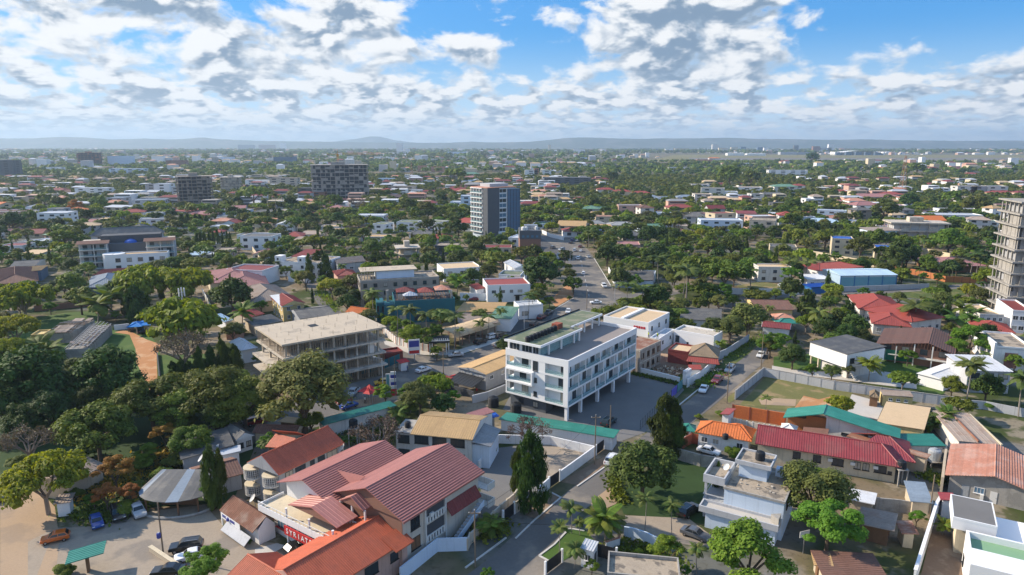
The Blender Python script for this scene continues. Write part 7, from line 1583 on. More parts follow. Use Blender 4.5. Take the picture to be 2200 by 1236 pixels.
def grand():                             # the big grey block with a dark hipped roof on the left
 b = ZI(1015,1075); p = at(b); d = p.y + 12; w_ = 640 * _q * d / F; B = Bld.free('apartment_building', 'grey four-storey apartment block with brown eaves and a dark hipped roof behind', 'building', p.xy + Vector((-4,9)), R(22), w_,16, lm='the grey apartment block with the dark hipped roof'); USED.append((*B.c,26)); L = B.L; h = 12.6
 B.walls(0, h - 1, 'slate', y0=4, y1=16, x0=L * .26, x1=L * .7)
 for x0, x1 in ((0, L * .29),(L * .70, L)):
  w0 = MB().box(x0,1.6,0, x1,15, h, 'grey_wall').build('wing', B.o)
  for k in range(5): MB().box(x0 - .3,0, k * 3.1 + .02, x1 + .3,1.59, k * 3.1 + .35, 'offwhite').build('balcony_slab', B.o)
  for k in range(4):
   MB().box(x0,.05, k * 3.1 + .36, x1,.12, k * 3.1 + 1.2, 'clear_glass').build('balcony_glass', B.o)
   for t in (.2,.5,.8): B.w = w0; B.r = (x0,1.6, x1,15); B.window(0,(x1 - x0) * t, k * 3.1 + .5,2.0,2.0, 'frame_dark')
  for x in (x0,(x0 + x1) / 2, x1 - .3): MB().box(x,.02,0, x + .3,.4, h, 'offwhite').build('pillar', B.o)
  s = slope(None,[(x0 - 1,-.8, h),(x1 + 1,-.8, h),(x1 + 1,3, h + 1.2),(x0 - 1,3, h + 1.2)], 'roof_brown', 'plain'); s.build('eaves_roof', B.o); MB().box(x0,3.1, h, x1,15, h + .3, 'raw_concrete').build('roof', B.o)
 MB().box(L * .2,8, h - 1, L * .85,16.5, h + 2.6, 'dark_grey').build('centre_block', B.o); MB().lathe([(3,0),(2.5,.9),(1.2,1.6),(.1,1.9)], 'roof_blue',(L * .52,7, h - 1),14).build('blue_dome', B.o)
 D_ = Bld.free('house', 'white hall under a long dark slate hipped roof behind the grey apartment block', 'building', p.xy + Vector((-16,30)), R(22), w_ * .8,8); D_.walls(0,13.4, 'light_grey'); D_.hip(13.4,3.4, 'roof_darkgrey',.8, 'plain'); USED.append((*D_.c,22))
 for i in range(12): MB().box(3 + i * 2.4,-.06,11.2,4.4 + i * 2.4,-.005,12.6, 'glass').build('window', D_.o)
 c = at(ZI(1050,1092)); v_ = Bld.free('villa', 'white curved villa with a round balcony in front of the grey apartment block', 'house', c.xy + Vector((2,4)), R(20),24,8, lm='the white curved villa'); v_.walls(0,7.4, 'clean_white'); v_.flat(7.6, 'roof_tan', 'clean_white',.5)
 MB().lathe([(4.8,0),(4.8,8.1)], 'clean_white',(0,5,0),24).build('round_bay', v_.o); v_.windows(0,0,2,5,3.5,2.2,1.8, fm='frame_dark'); USED.append((*v_.c,18))
grand()
rows('''
I 1230 1090 130 1030 8 0 f mr W|white house row under a maroon flat roof between the villa and blue house
J 2030 1235 140 1165 9 0 f sd w
a 545 885 290 755 16 6 f sv W|white block with rows of small round-headed windows among trees on the left|the white block with small round windows
a 770 800 200 725 14 20 y or c
a 620 590 190 560 14 0 s sv b
a 890 570 240 500 14 0 f sv W|white stepped modern villa cluster left of the scaffolded tower|the white stepped villas
a 1030 585 130 500 16 0 f sv W
a 1370 580 170 545 14 0 h or c
a 1180 690 180 600 14 0 f bg G
a 1530 720 310 620 18 16 f bg G|long pale grey block with arched galleries below the scaffolded tower|the long pale grey gallery block
a 1660 570 160 455 14 0 f sv W
a 1550 560 120 460 12 0 f dg g
a 1800 600 80 490 12 0 f gy G
a 120 745 260 720 14 0 h bg b
a 320 720 130 690 12 0 h bg w
a 190 610 130 590 14 0 h tc c
a 80 990 160 950 12 0 g mv o
a 120 1170 230 1090 12 4 f mr w|low white house with a maroon flat roof edge at the left side|the low white house at the left
a 420 1100 200 1040 12 0 f sv W
a 250 1110 130 1050 12 0 f gy o
a 310 1230 190 1170 10 0 s sd o
a 1270 745 190 700 12 0 g sv W
a 1140 800 180 750 10 0 f sv b
a 1280 790 150 755 10 0 h tc o
b 90 740 190 700 12 0 h or W
b 560 780 330 730 14 0 f wt b|bluish low white compound with pink roofs under dark trees|the bluish low compound
b 620 740 150 700 12 12 g mv W
b 820 480 240 415 14 0 f ol W|white block with a stained flat roof behind the umbrella trees|the white block behind the umbrella trees
b 800 525 200 470 12 0 f dg s
b 1090 490 280 395 16 0 f ol k|long bare concrete three-storey block left of the big concrete tower|the long bare concrete block
b 1360 590 250 500 16 -4 f dg s|dark slate block with a blue glass front below the big concrete tower|the dark slate block with blue glass
b 1430 620 170 540 10 0 f gy n
b 1570 560 140 500 12 0 f sv W
b 1310 720 170 680 12 8 h rd W
b 1430 720 160 690 12 0 h mv o
b 1620 750 170 700 14 0 h mv n
b 1110 960 190 875 14 10 g sv w
b 1040 900 130 860 10 0 f sv W
b 815 1130 330 995 14 -4 f dg W|white house with a grey top storey and glass balconies left of centre|the white house with the grey top storey
b 1170 1030 200 1005 14 0 h rd o
b 1360 1010 200 985 12 0 s wt o
b 1320 1070 240 1050 10 0 s wt c
b 430 1120 180 1075 12 0 f sv c
b 480 1215 170 1140 12 10 f ol B|unplastered grey house with a stained flat roof beside the long white wall|the unplastered grey house
b 330 1230 130 1180 8 0 f sv w
b 190 1230 160 1210 9 0 s sk W
b 400 985 110 965 9 0 h rd o
b 870 1220 190 1180 10 0 g mv o
b 1560 930 190 895 12 0 f sd o
b 1640 985 150 930 12 0 f tn W
c 165 860 290 780 14 -4 f sv W|white block with a small tower and slit windows right of the concrete tower|the white block with a small tower
c 490 830 90 790 9 20 y rd W
c 620 790 110 770 10 0 g rd o
c 340 760 160 740 12 0 h rd o
c 255 960 150 870 14 -16 f mo W
c 540 940 210 850 14 -8 f mo W|white modern villa with a mossy green flat roof in the middle distance|the white villa with the green flat roof
c 760 920 200 850 16 -30 f mo W
c 690 1010 260 965 12 0 h dg W
c 880 1050 210 1010 12 0 h rd o|terracotta red hipped house in front of the white tower|the red hip in front of the white tower
c 720 1060 110 1035 9 0 h rd o
c 210 1040 280 1010 12 0 f tn w
c 950 1170 240 1090 12 -2 f ol s
c 1460 1215 300 1110 11 -2 f mr c|cream two-storey block with a dusty red flat roof right of the trees|the cream two-storey block
c 1060 720 150 640 12 -6 f sv b
c 1150 740 110 580 14 0 f sv b
c 950 840 110 775 12 -14 f tn c
c 1640 1130 130 1010 16 -20 f sv W
c 330 560 130 520 14 0 h rd p
c 400 610 230 585 14 0 h tc o
c 1020 550 190 520 14 0 h rd n
c 510 540 250 480 12 0 f ol k
c 330 440 160 400 14 0 f sk b
c 800 620 140 585 10 0 f ol c
c 640 550 110 520 12 0 f sv W
c 700 330 90 270 12 0 f tc t
c 830 330 80 280 12 0 f tc t
c 900 330 70 280 10 0 f tc t
c 1200 385 160 350 16 0 h gn o
c 1200 420 150 385 14 0 h mv p
c 585 220 130 190 16 0 f sv W
c 1430 300 34 250 8 0 f tc c
c 1620 350 150 330 12 0 g tn c
d 100 395 130 315 14 0 f sv W
d 155 395 45 300 12 0 f tc t
d 260 395 90 320 12 0 f dg W
d 470 470 470 390 18 -4 f gy s|long dark slatted building under a pale flat roof edge|the long dark slatted building
d 260 520 210 480 14 0 h bg o
d 640 280 230 255 14 0 f wt W
d 420 260 240 225 16 0 f tc W|row of white and terracotta terraces far off behind the trees|the far white terraces
d 860 550 170 510 12 0 h rd o
d 1030 570 170 530 12 0 h rd c|red-roofed cream house with a yellow flowering tree behind it|the red-roofed cream house
d 1230 580 170 545 12 0 h rd c
d 600 640 130 610 12 0 h mr o
d 790 600 110 575 10 0 h rd o
d 910 660 110 620 10 0 h rd b
d 1330 610 150 590 12 0 h bg b
d 1480 640 190 605 14 0 h bg G
d 1690 630 190 590 14 0 h bg G
d 1160 760 250 700 14 -10 h sd W|white villa with a pale hipped roof in the bright gardens|the white villa with the pale hip
d 1640 760 270 695 14 6 h rd c|cream villa under a bright red hipped roof|the cream villa with the red hip
d 880 860 240 790 10 0 f tc c
d 820 945 200 890 9 0 s tn b
d 1560 900 190 840 12 0 h gn W|white villa with a green hipped roof beside a dark cypress|the white villa with the green hip
d 1680 930 190 890 12 0 f wt c
d 330 850 200 800 12 0 h wt o
d 510 960 280 880 16 -12 g tn c|cream house with a big tan gable by the car park|the cream house with the tan gable
d 540 1000 210 935 11 4 h rd w
d 240 750 110 725 10 0 f sv W
d 160 710 100 670 10 0 f sv W
d 1690 330 110 285 12 0 f sv W
d 1560 335 110 285 12 0 f sv W
d 640 220 60 185 10 0 f sk b
d 1100 1170 220 1080 14 -6 f mv p|pinkish house with a dusty pink flat roof hidden among dark trees|the pinkish flat house
d 1640 1190 130 1140 10 0 h wt o
d 1860 650 180 560 12 0 f sd o
d 1830 820 160 760 12 0 f mr W
d 1830 510 180 460 12 0 f sd W
e 230 830 310 765 14 0 f mr c|long cream house with a maroon roof edge below the palm row|the long cream house below the palms
e 330 960 420 830 14 -6 f sv b
e 740 990 250 830 16 -24 f ol k|bare concrete house with a row of stub columns on top|the bare concrete house with stub columns
e 240 590 230 500 14 -14 f ol o
e 420 590 150 535 12 -10 f sv W
e 570 640 170 575 12 0 f sv o
e 700 640 130 560 14 0 f dg o
e 870 610 250 560 12 0 h dg p
e 990 545 240 480 16 0 h gn o|big house under a pale green hipped roof on the right|the pale green hip
e 1130 530 110 470 12 0 h rd o
e 590 540 310 490 14 -6 f sd W
e 1010 380 390 315 14 -4 f sv W|long white two-storey school block with regular windows among trees|the long white school block
e 260 240 110 190 14 0 h or o
e 160 240 160 205 12 0 f tc t
e 620 345 110 320 14 0 f sv W
e 1640 715 170 660 12 0 f tc y|orange flat-roofed villa with terraces among trees on the right|the orange terraced villa
e 1540 680 180 640 12 0 h mv o
e 1370 890 330 845 14 -22 h sk W
e 1560 1180 200 1020 13 -20 f bl c|cream house with a bright blue flat roof in the trees at the right|the house with the bright blue roof
e 1540 560 170 530 12 0 h rd o
e 950 730 190 650 12 0 f dg s
e 1240 690 100 610 12 0 f sv W
f 370 1220 170 1110 12 -22 f bl c
f 310 620 460 585 18 0 h mv o|sprawling red-roofed house beside the lattice mast|the sprawling red-roofed house
f 470 600 200 560 14 0 h rd o
f 690 580 190 550 14 -8 f sv W
f 960 570 180 500 14 0 f sv W
f 900 610 130 580 10 0 h rd W
f 1220 570 200 480 14 0 f ol o
f 1340 570 160 480 12 0 f ol g
f 1530 570 210 480 12 0 f sv o
f 1600 585 240 545 14 0 h rd c|red-hipped cream house at the far right above the unfinished tower|the red hip above the unfinished tower
f 1110 850 500 775 16 -8 f sv W|long white modern house with stepped flat roofs at the right|the long white modern house
f 1150 770 400 715 12 -6 f gy W
f 600 800 160 720 12 0 h dg g
f 80 740 170 670 12 0 f tc y
f 300 545 130 505 12 0 f sv W
f 1290 640 280 605 14 0 h wt o
f 1280 375 120 350 14 0 h rd W
f 340 305 130 290 12 0 h or c
f 1700 390 220 375 14 0 f sv W
f 40 230 110 200 14 0 f dg W
f 850 255 130 235 14 0 f sv W
a 1230 280 240 170 18 4 f sv b|pale blue curved apartment block behind the reddish stepped block|the pale blue apartment block
a 1290 360 360 300 20 -3 f sv b|long low white curved block below the pale blue apartment block|the long low white block
a 80 395 150 215 22 0 f dg s|dark slate tower block at the left edge of the town|the dark slate tower at the left
a 550 340 150 285 16 0 f sv W
a 1630 230 160 175 18 0 f sv W
a 1800 290 200 215 18 0 f wt n
a 1100 165 140 130 16 0 f tn c
a 360 175 120 140 16 0 f sv o
b 520 240 120 180 16 0 f sv b
b 190 225 160 195 16 0 f sv W
b 1100 250 220 180 20 0 f dg u
b 710 95 170 55 26 0 f dg s
b 920 95 170 55 26 0 f dg n
b 1085 100 60 35 20 0 f sv W
b 1500 290 110 250 16 0 f sv W
b 760 330 140 300 14 0 f sv W
c 505 155 130 95 26 0 f sv W|bright white hotel with a stepped tower in the far centre|the bright white hotel
c 467 156 60 38 24 0 f sv W|stepped white tower of the hotel in the far centre
c 1050 170 200 125 26 0 f bg b
d 290 120 30 55 20 0 f tn c
d 590 140 120 100 22 0 f sv W
d 840 150 50 100 18 0 f sv W
d 1510 135 80 95 20 0 f sv W
d 1640 125 150 90 20 0 f tn c
e 270 125 66 50 26 0 f tn o|slim control tower-like block at the airport edge
e 350 128 90 85 26 0 f tn c
e 465 125 70 80 24 0 f tn c
e 555 125 55 75 24 0 f bl u
e 740 130 80 80 26 0 f bl u
e 785 135 40 85 20 0 f sv W
e 870 142 90 105 26 0 f sv W
e 1095 130 45 60 24 0 f dg s
e 1300 135 70 70 24 0 f wt n
e 1400 135 110 85 26 0 f sv G
e 1450 135 55 50 22 0 f sv W
e 1020 155 170 128 40 0 f sv G
e 1190 155 150 130 40 0 f dg g
e 480 165 170 140 40 0 s sv W
e 690 165 190 145 40 0 s sv W
''')
def airport():
 p = at(ZL(900,195)); o = thing('airport_hangar', 'long white curved airport hangar beyond the runway', 'hangar',(p.x, p.y,0),0); n = 24; L = 290
 b = MB(); vs = []
 for i in range(n + 1): t = i / n; vs += [(L * t,0,7 + 17 * math.sin(math.pi * t)),(L * t,90,7 + 17 * math.sin(math.pi * t))]
 b.add([(v[0] - L / 2, v[1], v[2]) for v in vs],[(2 * i,2 * i + 2,2 * i + 3,2 * i + 1) for i in range(n)], 'clean_white'); b.build('roof', o)
 for i in range(5): MB().box(-L / 2 + 14 + i * 54,3,0,-L / 2 + 46 + i * 54,60,16, 'blue_wall').build('hangar_bay', o)
 for i in range(6): MB().box(-L / 2 + 5 + i * 54,1,0,-L / 2 + 13 + i * 54,60,18, 'clean_white').build('wall', o)
 for k,(x, y) in enumerate(((1250,196),(1340,194),(1160,178))):
  q = at(ZL(x, y)); a = thing('airliner',('white airliner parked left of the others on the far apron', 'white airliner parked rightmost on the far apron', 'white airliner behind the hangar on the far apron')[k], 'aeroplane',(q.x, q.y,.5),.2)
  MB().lathe([(.3,-26),(2.6,-20),(2.8,14),(1.6,22),(.2,26)], 'clean_white', n=10).build('fuselage', a).matrix_local = Matrix.Translation((0,0,4)) @ Matrix.Rotation(R(90),4, 'Y')
  for s in (-1,1): MB().prism([(-2, s * 2),(5, s * 2),(10, s * 24),(8, s * 24)],3.4,4, 'light_grey').build('wing', a)
  MB().box(-26,-.3,5,-20,.3,14, 'trim_blue').build('tail_fin', a)
airport()
def lattice(label, px, h_px, w0, name='lattice_mast', m='roof_rust'):
 p = at(px); h = height_at(p, h_px); o = thing(name, label, 'mast', p,.3); n = 12; P = lambda k, z: (math.cos(k * math.pi / 2 + .78) * w0 * (1 - .8 * z / h), math.sin(k * math.pi / 2 + .78) * w0 * (1 - .8 * z / h), z)
 for k in range(4): MB().tube(P(k,0), P(k, h),.22, m, n=4).build('leg', o)
 b = MB()
 for i in range(n):
  for k in range(4): b.tube(P(k, h * i / n), P(k + 1, h * (i + 1) / n),.13, m if i % 2 else 'rail_white', n=3); b.tube(P(k, h * i / n), P(k + 1, h * i / n),.12, m, n=3)
 b.build('bracing', o, kind='stuff'); MB().tube((0,0, h),(0,0, h + 5),.12, m).build('aerial', o); return o
lattice('tall rust-red lattice radio mast rising above the trees on the right', ZL(1225,500), ZL(1240,200)[1],4.5)
lattice('thin lattice mast beyond the concrete tower in the middle distance', ZJ(1217,400), ZJ(1217,250)[1],3.0)
def crane():
 p = at(ZJ(652,470)); h = height_at(p, ZJ(652,200)[1]); o = thing('tower_crane', 'yellow tower crane with a long jib above the concrete tower', 'crane', p, R(8)); mat('crane_yellow',(.55,.27,.03),.5,.1)
 b = MB()
 for k in range(int(h / 3)):
  for i in range(4):
   c = [(-1,-1),(1,-1),(1,1),(-1,1)]; a, d = c[i], c[(i + 1) % 4]; b.tube((*a, k * 3),(*a, k * 3 + 3),.22, 'crane_yellow', n=4); b.tube((*a, k * 3),(*d, k * 3 + 3),.14, 'crane_yellow', n=3)
 b.build('mast', o); MB().box(-1.4,-1.4, h - 1,1.4,1.4, h + 1.8, 'crane_yellow').build('cab', o); j = MB()
 for x in range(0,54,3): j.tube((x,-.8, h + 2),(x + 3,-.8, h + 2),.18, 'crane_yellow', n=3); j.tube((x,.8, h + 2),(x + 3,.8, h + 2),.18, 'crane_yellow', n=3); j.tube((x,0, h + 3.8),(x + 3,0, h + 3.8),.18, 'crane_yellow', n=3); j.tube((x,-.8, h + 2),(x + 1.5,0, h + 3.8),.12, 'crane_yellow', n=3); j.tube((x + 1.5,0, h + 3.8),(x + 3,.8, h + 2),.12, 'crane_yellow', n=3)
 j.build('jib', o); MB().box(-14,-.8, h + 2,0,.8, h + 2.6, 'crane_yellow').box(-14,-1, h,-10,1, h + 2, 'concrete').build('counter_jib', o); MB().tube((0,0, h + 1.8),(0,0, h + 9),.4, 'crane_yellow',.15,4).build('apex', o)
crane()
run('boundary_wall', 'long white garden wall curving past the tan-gabled house by the car park', 'wall',[ZK(415,805), ZK(480,835), ZK(585,860)],2.4,.25, 'clean_white',5)
run('boundary_wall', 'cream wall climbing beside the unplastered grey house on the left', 'wall',[ZJ(75,1080), ZJ(20,1010), ZJ(-60,890)],2.4,.25, 'cream',6)
run('boundary_wall', 'white compound wall in front of the white house with two towers', 'wall',[ZF(370,200), ZF(480,215), ZF(560,195)],2.2,.25, 'clean_white',4)
run('boundary_wall', 'white wall behind the palms opposite the main road junction', 'wall',[ZG(950,140), ZG(985,215), ZG(1130,210), ZG(1260,205)],2.6,.25, 'white',4)
Gp = simple('house', 'low grey-roofed house behind the white wall at the junction', 'house', ZG(990,190), ZG(1250,200), ZG(1040,130),3.4, 'shed', 'roof_darkgrey', 'bluewhite',.5); simple('house', 'white bay with a dark opening right of the low grey-roofed house', 'house', ZG(1150,170), ZG(1250,175), ZG(1150,130),3.2, 'flat', 'roof_silver', 'white',.3)
simple('house', 'wide low grey flat-roofed house behind the white courtyard building', 'house', ZG(1420,450), ZG(1700,470), ZG(1480,375),3.4, 'shed', 'roof_darkgrey', 'offwhite',.3, lm='the wide low grey roof')
q = at(ZG(1700,370)); tank('black water tank on a white four-post stand beside the wide grey roof',(q.x, q.y,0),.8, stand=3.4)
Pk = simple('pavilion', 'large round-looking pavilion with a faded pink hipped roof at the right', 'pavilion', ZL(1515,1060), ZL(1905,1060), ZL(1600,995),3.6, 'hip', 'roof_mauve', 'wood',2.2, i=2.5, mode='plain', lm='the faded pink pavilion')
# ------------------------------------------------------------------ trees that can be told apart: kind, zone, crown centre x y, width, [row where it stands]
def trees(txt):
 for ln in txt.strip().splitlines():
  h, _, lab = ln.partition('|'); f = h.split(); k, z = f[0], f[1]
  for it in h.split(None,2)[2].split(','):
   v = [float(q) for q in it.split()]; yb = v[3] if len(v) > 3 else None
   T(k, *ZZ[z](v[0], v[1]), v[2] * ZS[z], ZZ[z](0, yb)[1] if yb else None, label=lab or None, group=KIND[k][1] + 's in the town')
trees('''
round A 1260 330 270,1180 210 240
round A 640 265 480|big dome-shaped fresh green tree above the orange-leaved bushes at the left
yellow A 290 600 500|airy yellow-green tree beside the sandy street at the bottom left
column A 1420 385 120 805|taller of the two narrow cypresses beside the round lattice balconies
column A 1478 415 100 790|right-hand one of the two narrow cypresses beside the round lattice balconies
bare A 180 340 380|large bare tree with a haze of orange twigs at the left edge
orange A 1090 285 190|small bright orange-leaved tree in the dark shade above the shelter
orange A 760 530 260,700 690 200,860 680 160
bright A 1345 1150 320|small leafy tree over the white car at the bottom left
bright A 1400 660 170,620 730 130,980 420 180
darkbush A 560 420 200,960 480 220,1080 560 180,880 660 200,480 700 160,1290 300 200,330 470 150,120 480 160,840 790 180,1180 470 220,430 1210 180
mango E 190 880 580,690 850 520,10 1010 420,420 940 380,-60 800 300,330 1060 340,620 1020 330,150 1130 300
round E 1000 980 480,820 1060 330,1200 1060 360,1500 1080 300,1420 940 520,1620 1000 420
flat E 1250 900 420,1500 890 400
column E 1160 740 90 910,1215 725 90 905,1265 735 90 900,1335 650 95 870,1410 640 100 850,1490 600 110 850,1570 630 110 860
yellow E 1225 470 500|broad bright yellow-green tree around the slim telecom mast
bare E 1205 640 380|grey-brown bare crown below the yellow-green tree with the mast
yellow E 150 310 340,90 520 300,60 650 240
fan E 650 350 240 470,740 300 240 440,250 640 260 740,110 690 240 780,350 650 200 740,1210 270 170 340
round E 920 340 170,470 210 230,530 310 220
column E 910 230 150 460,880 250 140 450,960 270 120 455
mango E 1540 285 290|dark round tree in front of the dusty pink hipped roof
fan E 1605 400 180 530|lone date palm left of the concrete frame building
yellow E 960 200 380,1230 210 360
olive F 460 900 640|huge dull olive crown in front of the concrete frame building
round F 520 1120 190
banana F 1180 1010 170 1070,1110 1070 150 1130,770 1240 100 1290
olive F 1240 950 260|pale dusty bush-like tree left of the grey workshop wall
bare F 960 1210 380|low bare thicket behind the tall black water tank
bare F 1960 1175 300|bare purplish-brown tree beside the teal shed in front of the white block
royal F 940 270 140 470,1090 375 130 625,1190 380 140 650,1295 410 140 600,1470 430 150 665,1390 405 130 600,1645 475 100 595,1692 425 110 590,1775 390 90 525,1990 275 110 430,1960 290 100 455
bright F 1130 500 170,1220 555 250,1330 540 170
olive F 1640 420 120
fan F 1490 190 140 300,1715 70 110 180
mango F 1330 840 120
column F 510 20 60 185,620 20 100 190,570 0 90 150,1000 10 60 95,940 0 110 90
mango G 510 140 280|great dark mango tree on the left of the main road
bright G 620 90 110,1130 190 120
royal G 1280 40 150 230,1465 120 190 375,1070 215 150 385,1160 235 160 375,1440 130 120 340,1100 100 100 200
flat G 1560 110 330,1720 130 330
mango G 1270 290 190,940 20 170,1030 10 160,1250 30 170,1340 60 170
round G 1620 265 150,1390 50 180,1200 20 150
olive G 1880 430 270|feathery round tree by the wide low grey roof
olive G 1760 500 200,1650 490 160
darkbush G 950 400 160,1080 350 200,1180 330 170,1400 420 200,1480 460 150,880 410 120,1560 880 100,1690 1080 80
bright G 2010 590 170|bright umbrella-shaped tree over the upper end of the side street
bright G 2110 580 120
fan G 1690 610 90 680
column C 1320 55 240 445|tall dark drooping evergreen on the left of the orange tiled bungalow
column C 1385 110 140 450
mango C 1180 520 480|great dark round tree overhanging the street
column C 430 310 240 815|tall shaggy cypress beside the street in front of the empty dirt yard
column C 350 390 110 700
column C 172 295 95 425|small clipped dark cypress beside the tan-roofed house
royal C 705 780 150 960,622 920 150 1085,720 1050 150 1190,1190 715 140 965,1370 760 140 990,1535 1060 130 1235,760 880 100 970
fan C 930 850 280 1015|largest bushy palm on the corner lawn by the street
fan C 175 900 200 1000
bright C 840 1170 110,150 1230 110,1460 1200 90
bush C 1700 975 60,1780 400 110
bright C 1345 1070 270|bright leafy tree in front of the curved white garden wall
yellow C 1150 1080 60
bright C 1880 1090 600|broad yellow-green leafy tree at the bottom edge in front of the pale blue house
olive D 780 640 480|upper crown of the big leafy tree between the pale blue house and the crimson roof
bright D 870 880 460|lower crown of the big leafy tree beside the pale blue house
banana D 1545 240 150 290,1650 160 150 260,1600 200 150 290,1680 250 120 330
bright D 1455 845 120,1400 960 80
fan D 1620 900 130 970
bush D 230 420 140,420 760 60
mango H 630 690 190|round dark tree beside the tall white house with the grey roof
bright H 480 610 190,1395 690 120
bright H 1810 580 270,1700 640 180
royal H 775 400 170 560|tall palm beside the garden of the red-roofed houses
royal H 1410 360 220 520|tall spreading palm between the brick-red roofs
royal H 1775 750 220 1020|taller of the two grey-trunked palms before the grey house
royal H 2125 840 200 1100|right-hand one of the two grey-trunked palms at the right edge
fan H 1130 740 180 860|bushy palm on the paved compound lawn
round H 1690 890 170
olive H 890 790 130,480 620 140,1000 780 90
banana H 1690 440 170 520,1760 380 170 470,1810 450 150 540,1840 400 140 500
column H 710 260 130 440
mango H 920 460 200,1040 490 200,980 560 190,860 520 190,1090 580 170,1620 260 120
column H 985 330 110 460
bush H 1940 1030 110,1400 830 110,1080 330 60
yellow H 720 470 140
royal H 1800 20 110 180,1840 30 100 185,1870 50 100 180,590 60 130 190,700 70 150 200,350 130 120 250,1680 100 70 200
bright H 620 150 150
round H 60 260 170,330 90 150
mango H 1310 30 180,1390 30 160
bright a 640 1000 280|bright green flat-topped tree left of the grey apartment block
mango a 120 830 260
round a 600 640 200,450 600 180,1000 640 200
fan a 1310 1140 120 1230,1590 1170 120 1236,140 1000 100 1090
orange a 760 670 180
column a 560 810 70 890,540 812 60 890
round a 1400 700 130
column b 60 760 80 930,120 755 70 920,200 760 60 900,240 770 60 900,310 780 50 900,660 720 60 830,750 730 60 830,940 710 60 840,1000 700 60 840,1060 700 70 840
column b 210 950 40 1110,250 945 40 1110,290 940 40 1110,340 945 40 1110,380 940 40 1110,430 950 40 1110,470 940 40 1110,520 940 40 1110,550 950 40 1110
royal b 1010 560 130 760,1100 570 130 740,890 600 90 740
mango b 1160 650 180,620 630 120,1340 790 170,900 650 110
flat b 780 550 330,1210 840 230,870 840 260
round b 1600 620 200,1520 790 160,1640 800 180
bare b 1840 640 190
round c 560 660 200|clear green round tree left of the white tower
olive c 730 690 200,1260 1100 190
flat c 1030 350 240
mango c 1070 900 220,900 600 150,1500 1030 180,1400 1020 120
royal c 400 740 60 980,20 1000 90 1130,330 1030 90 1200,880 870 80 950
fan c 160 890 110 980
round c 200 1100 220
column c 360 1080 80 1236,1750 950 60 1090
mango d 740 640 170,930 380 150,400 530 130,1060 980 200,1300 970 240,1440 960 200,1590 990 220,900 1120 240,1400 1130 220,1170 1170 150
royal d 690 940 110 1120,735 960 100 1140,320 640 90 740,1260 790 110 900,1390 800 80 890,1150 880 130 960,1050 890 130 970
round d 700 790 150,1090 760 130,370 660 150
yellow d 1030 500 120
column d 1585 780 40 900,1450 800 40 890
mango e 440 1090 270,870 950 190,1220 890 230,1260 180 150
bright e 560 970 210
round e 1040 820 250,1100 990 270,1400 1000 260,200 1080 280
round e 1080 660 200,640 380 200,420 340 260
royal e 480 700 60 790,530 690 60 790,580 690 60 790,630 690 60 790,680 690 60 790,730 690 60 790,780 690 60 790,830 700 60 800,380 640 60 740,330 650 60 740
olive e 1210 1060 180,1420 700 130
mango f 1060 890 200,640 620 210,1450 940 170,580 1150 330
round f 300 1000 280,1050 1020 360,1330 650 260,1080 580 200,720 290 160
olive f 140 1080 270,400 700 300
fan f 830 1020 150 1110,1290 1120 180 1230
''')
# small shrubs along the kerbs and walls
def leaf_strip(name, pts, n, r, leaf, z=.3):
 P = [at(p) for p in pts]; c = P[0]; C_ = []
 for i in range(n):
  k = rnd.randrange(len(P) - 1); q = P[k].lerp(P[k + 1], rnd.random()); C_.append((q.x - c.x + rnd.gauss(0, r * .5), q.y - c.y + rnd.gauss(0, r * .5), rnd.uniform(.05, z * 2)))
 me = np_mesh(name,[(leaf_faces(np.array(C_), unit(n) + np.array([0,0,.6]),.45), leaf)]); return put(name, me, None, c, kind='stuff')
for nm, z, pts, n, r, lf in (('undergrowth', 'G',[(1720,700),(1800,650),(1930,580)],900,3, 'leaf_mid'),('undergrowth', 'G',[(1560,900),(1620,850),(1700,810)],600,2.5, 'leaf_bright'),('undergrowth', 'A',[(560,820),(700,840),(900,790)],1600,3, 'leaf_mid'),('undergrowth', 'A',[(600,640),(800,640),(950,560),(1100,420)],2600,5, 'leaf_orange'),('undergrowth', 'A',[(500,560),(900,600),(1250,480),(1400,330)],3600,7, 'leaf_dark'),('undergrowth', 'E',[(1500,1100),(1700,1060),(1850,1020)],1500,4, 'leaf_dark'),
  ('hedge', 'G',[(1110,815),(1420,885)],900,1.0, 'leaf_mid'),('undergrowth', 'C',[(100,980),(200,940),(250,900)],700,2, 'leaf_mid'),('undergrowth', 'C',[(1050,1060),(1250,1130),(1300,1160)],1500,3.5, 'leaf_mid'),('undergrowth', 'F',[(560,260),(640,330),(680,400)],900,3, 'leaf_bright'),('ivy', 'C',[(985,560),(1000,680),(1040,760)],700,1.5, 'leaf_mid'),('undergrowth', 'H',[(780,620),(1000,600),(1160,620)],1500,4, 'leaf_mid'),('undergrowth', 'F',[(780,1180),(900,1250),(1100,1200)],1800,5, 'leaf_olive'),('undergrowth', 'D',[(1490,560),(1560,600),(1620,620)],500,2, 'leaf_mid'),('undergrowth', 'G',[(930,400),(1150,340),(1400,400),(1550,480)],3000,5, 'leaf_mid')):
 leaf_strip(nm,[ZZ[z](*p) for p in pts], n, r, lf)
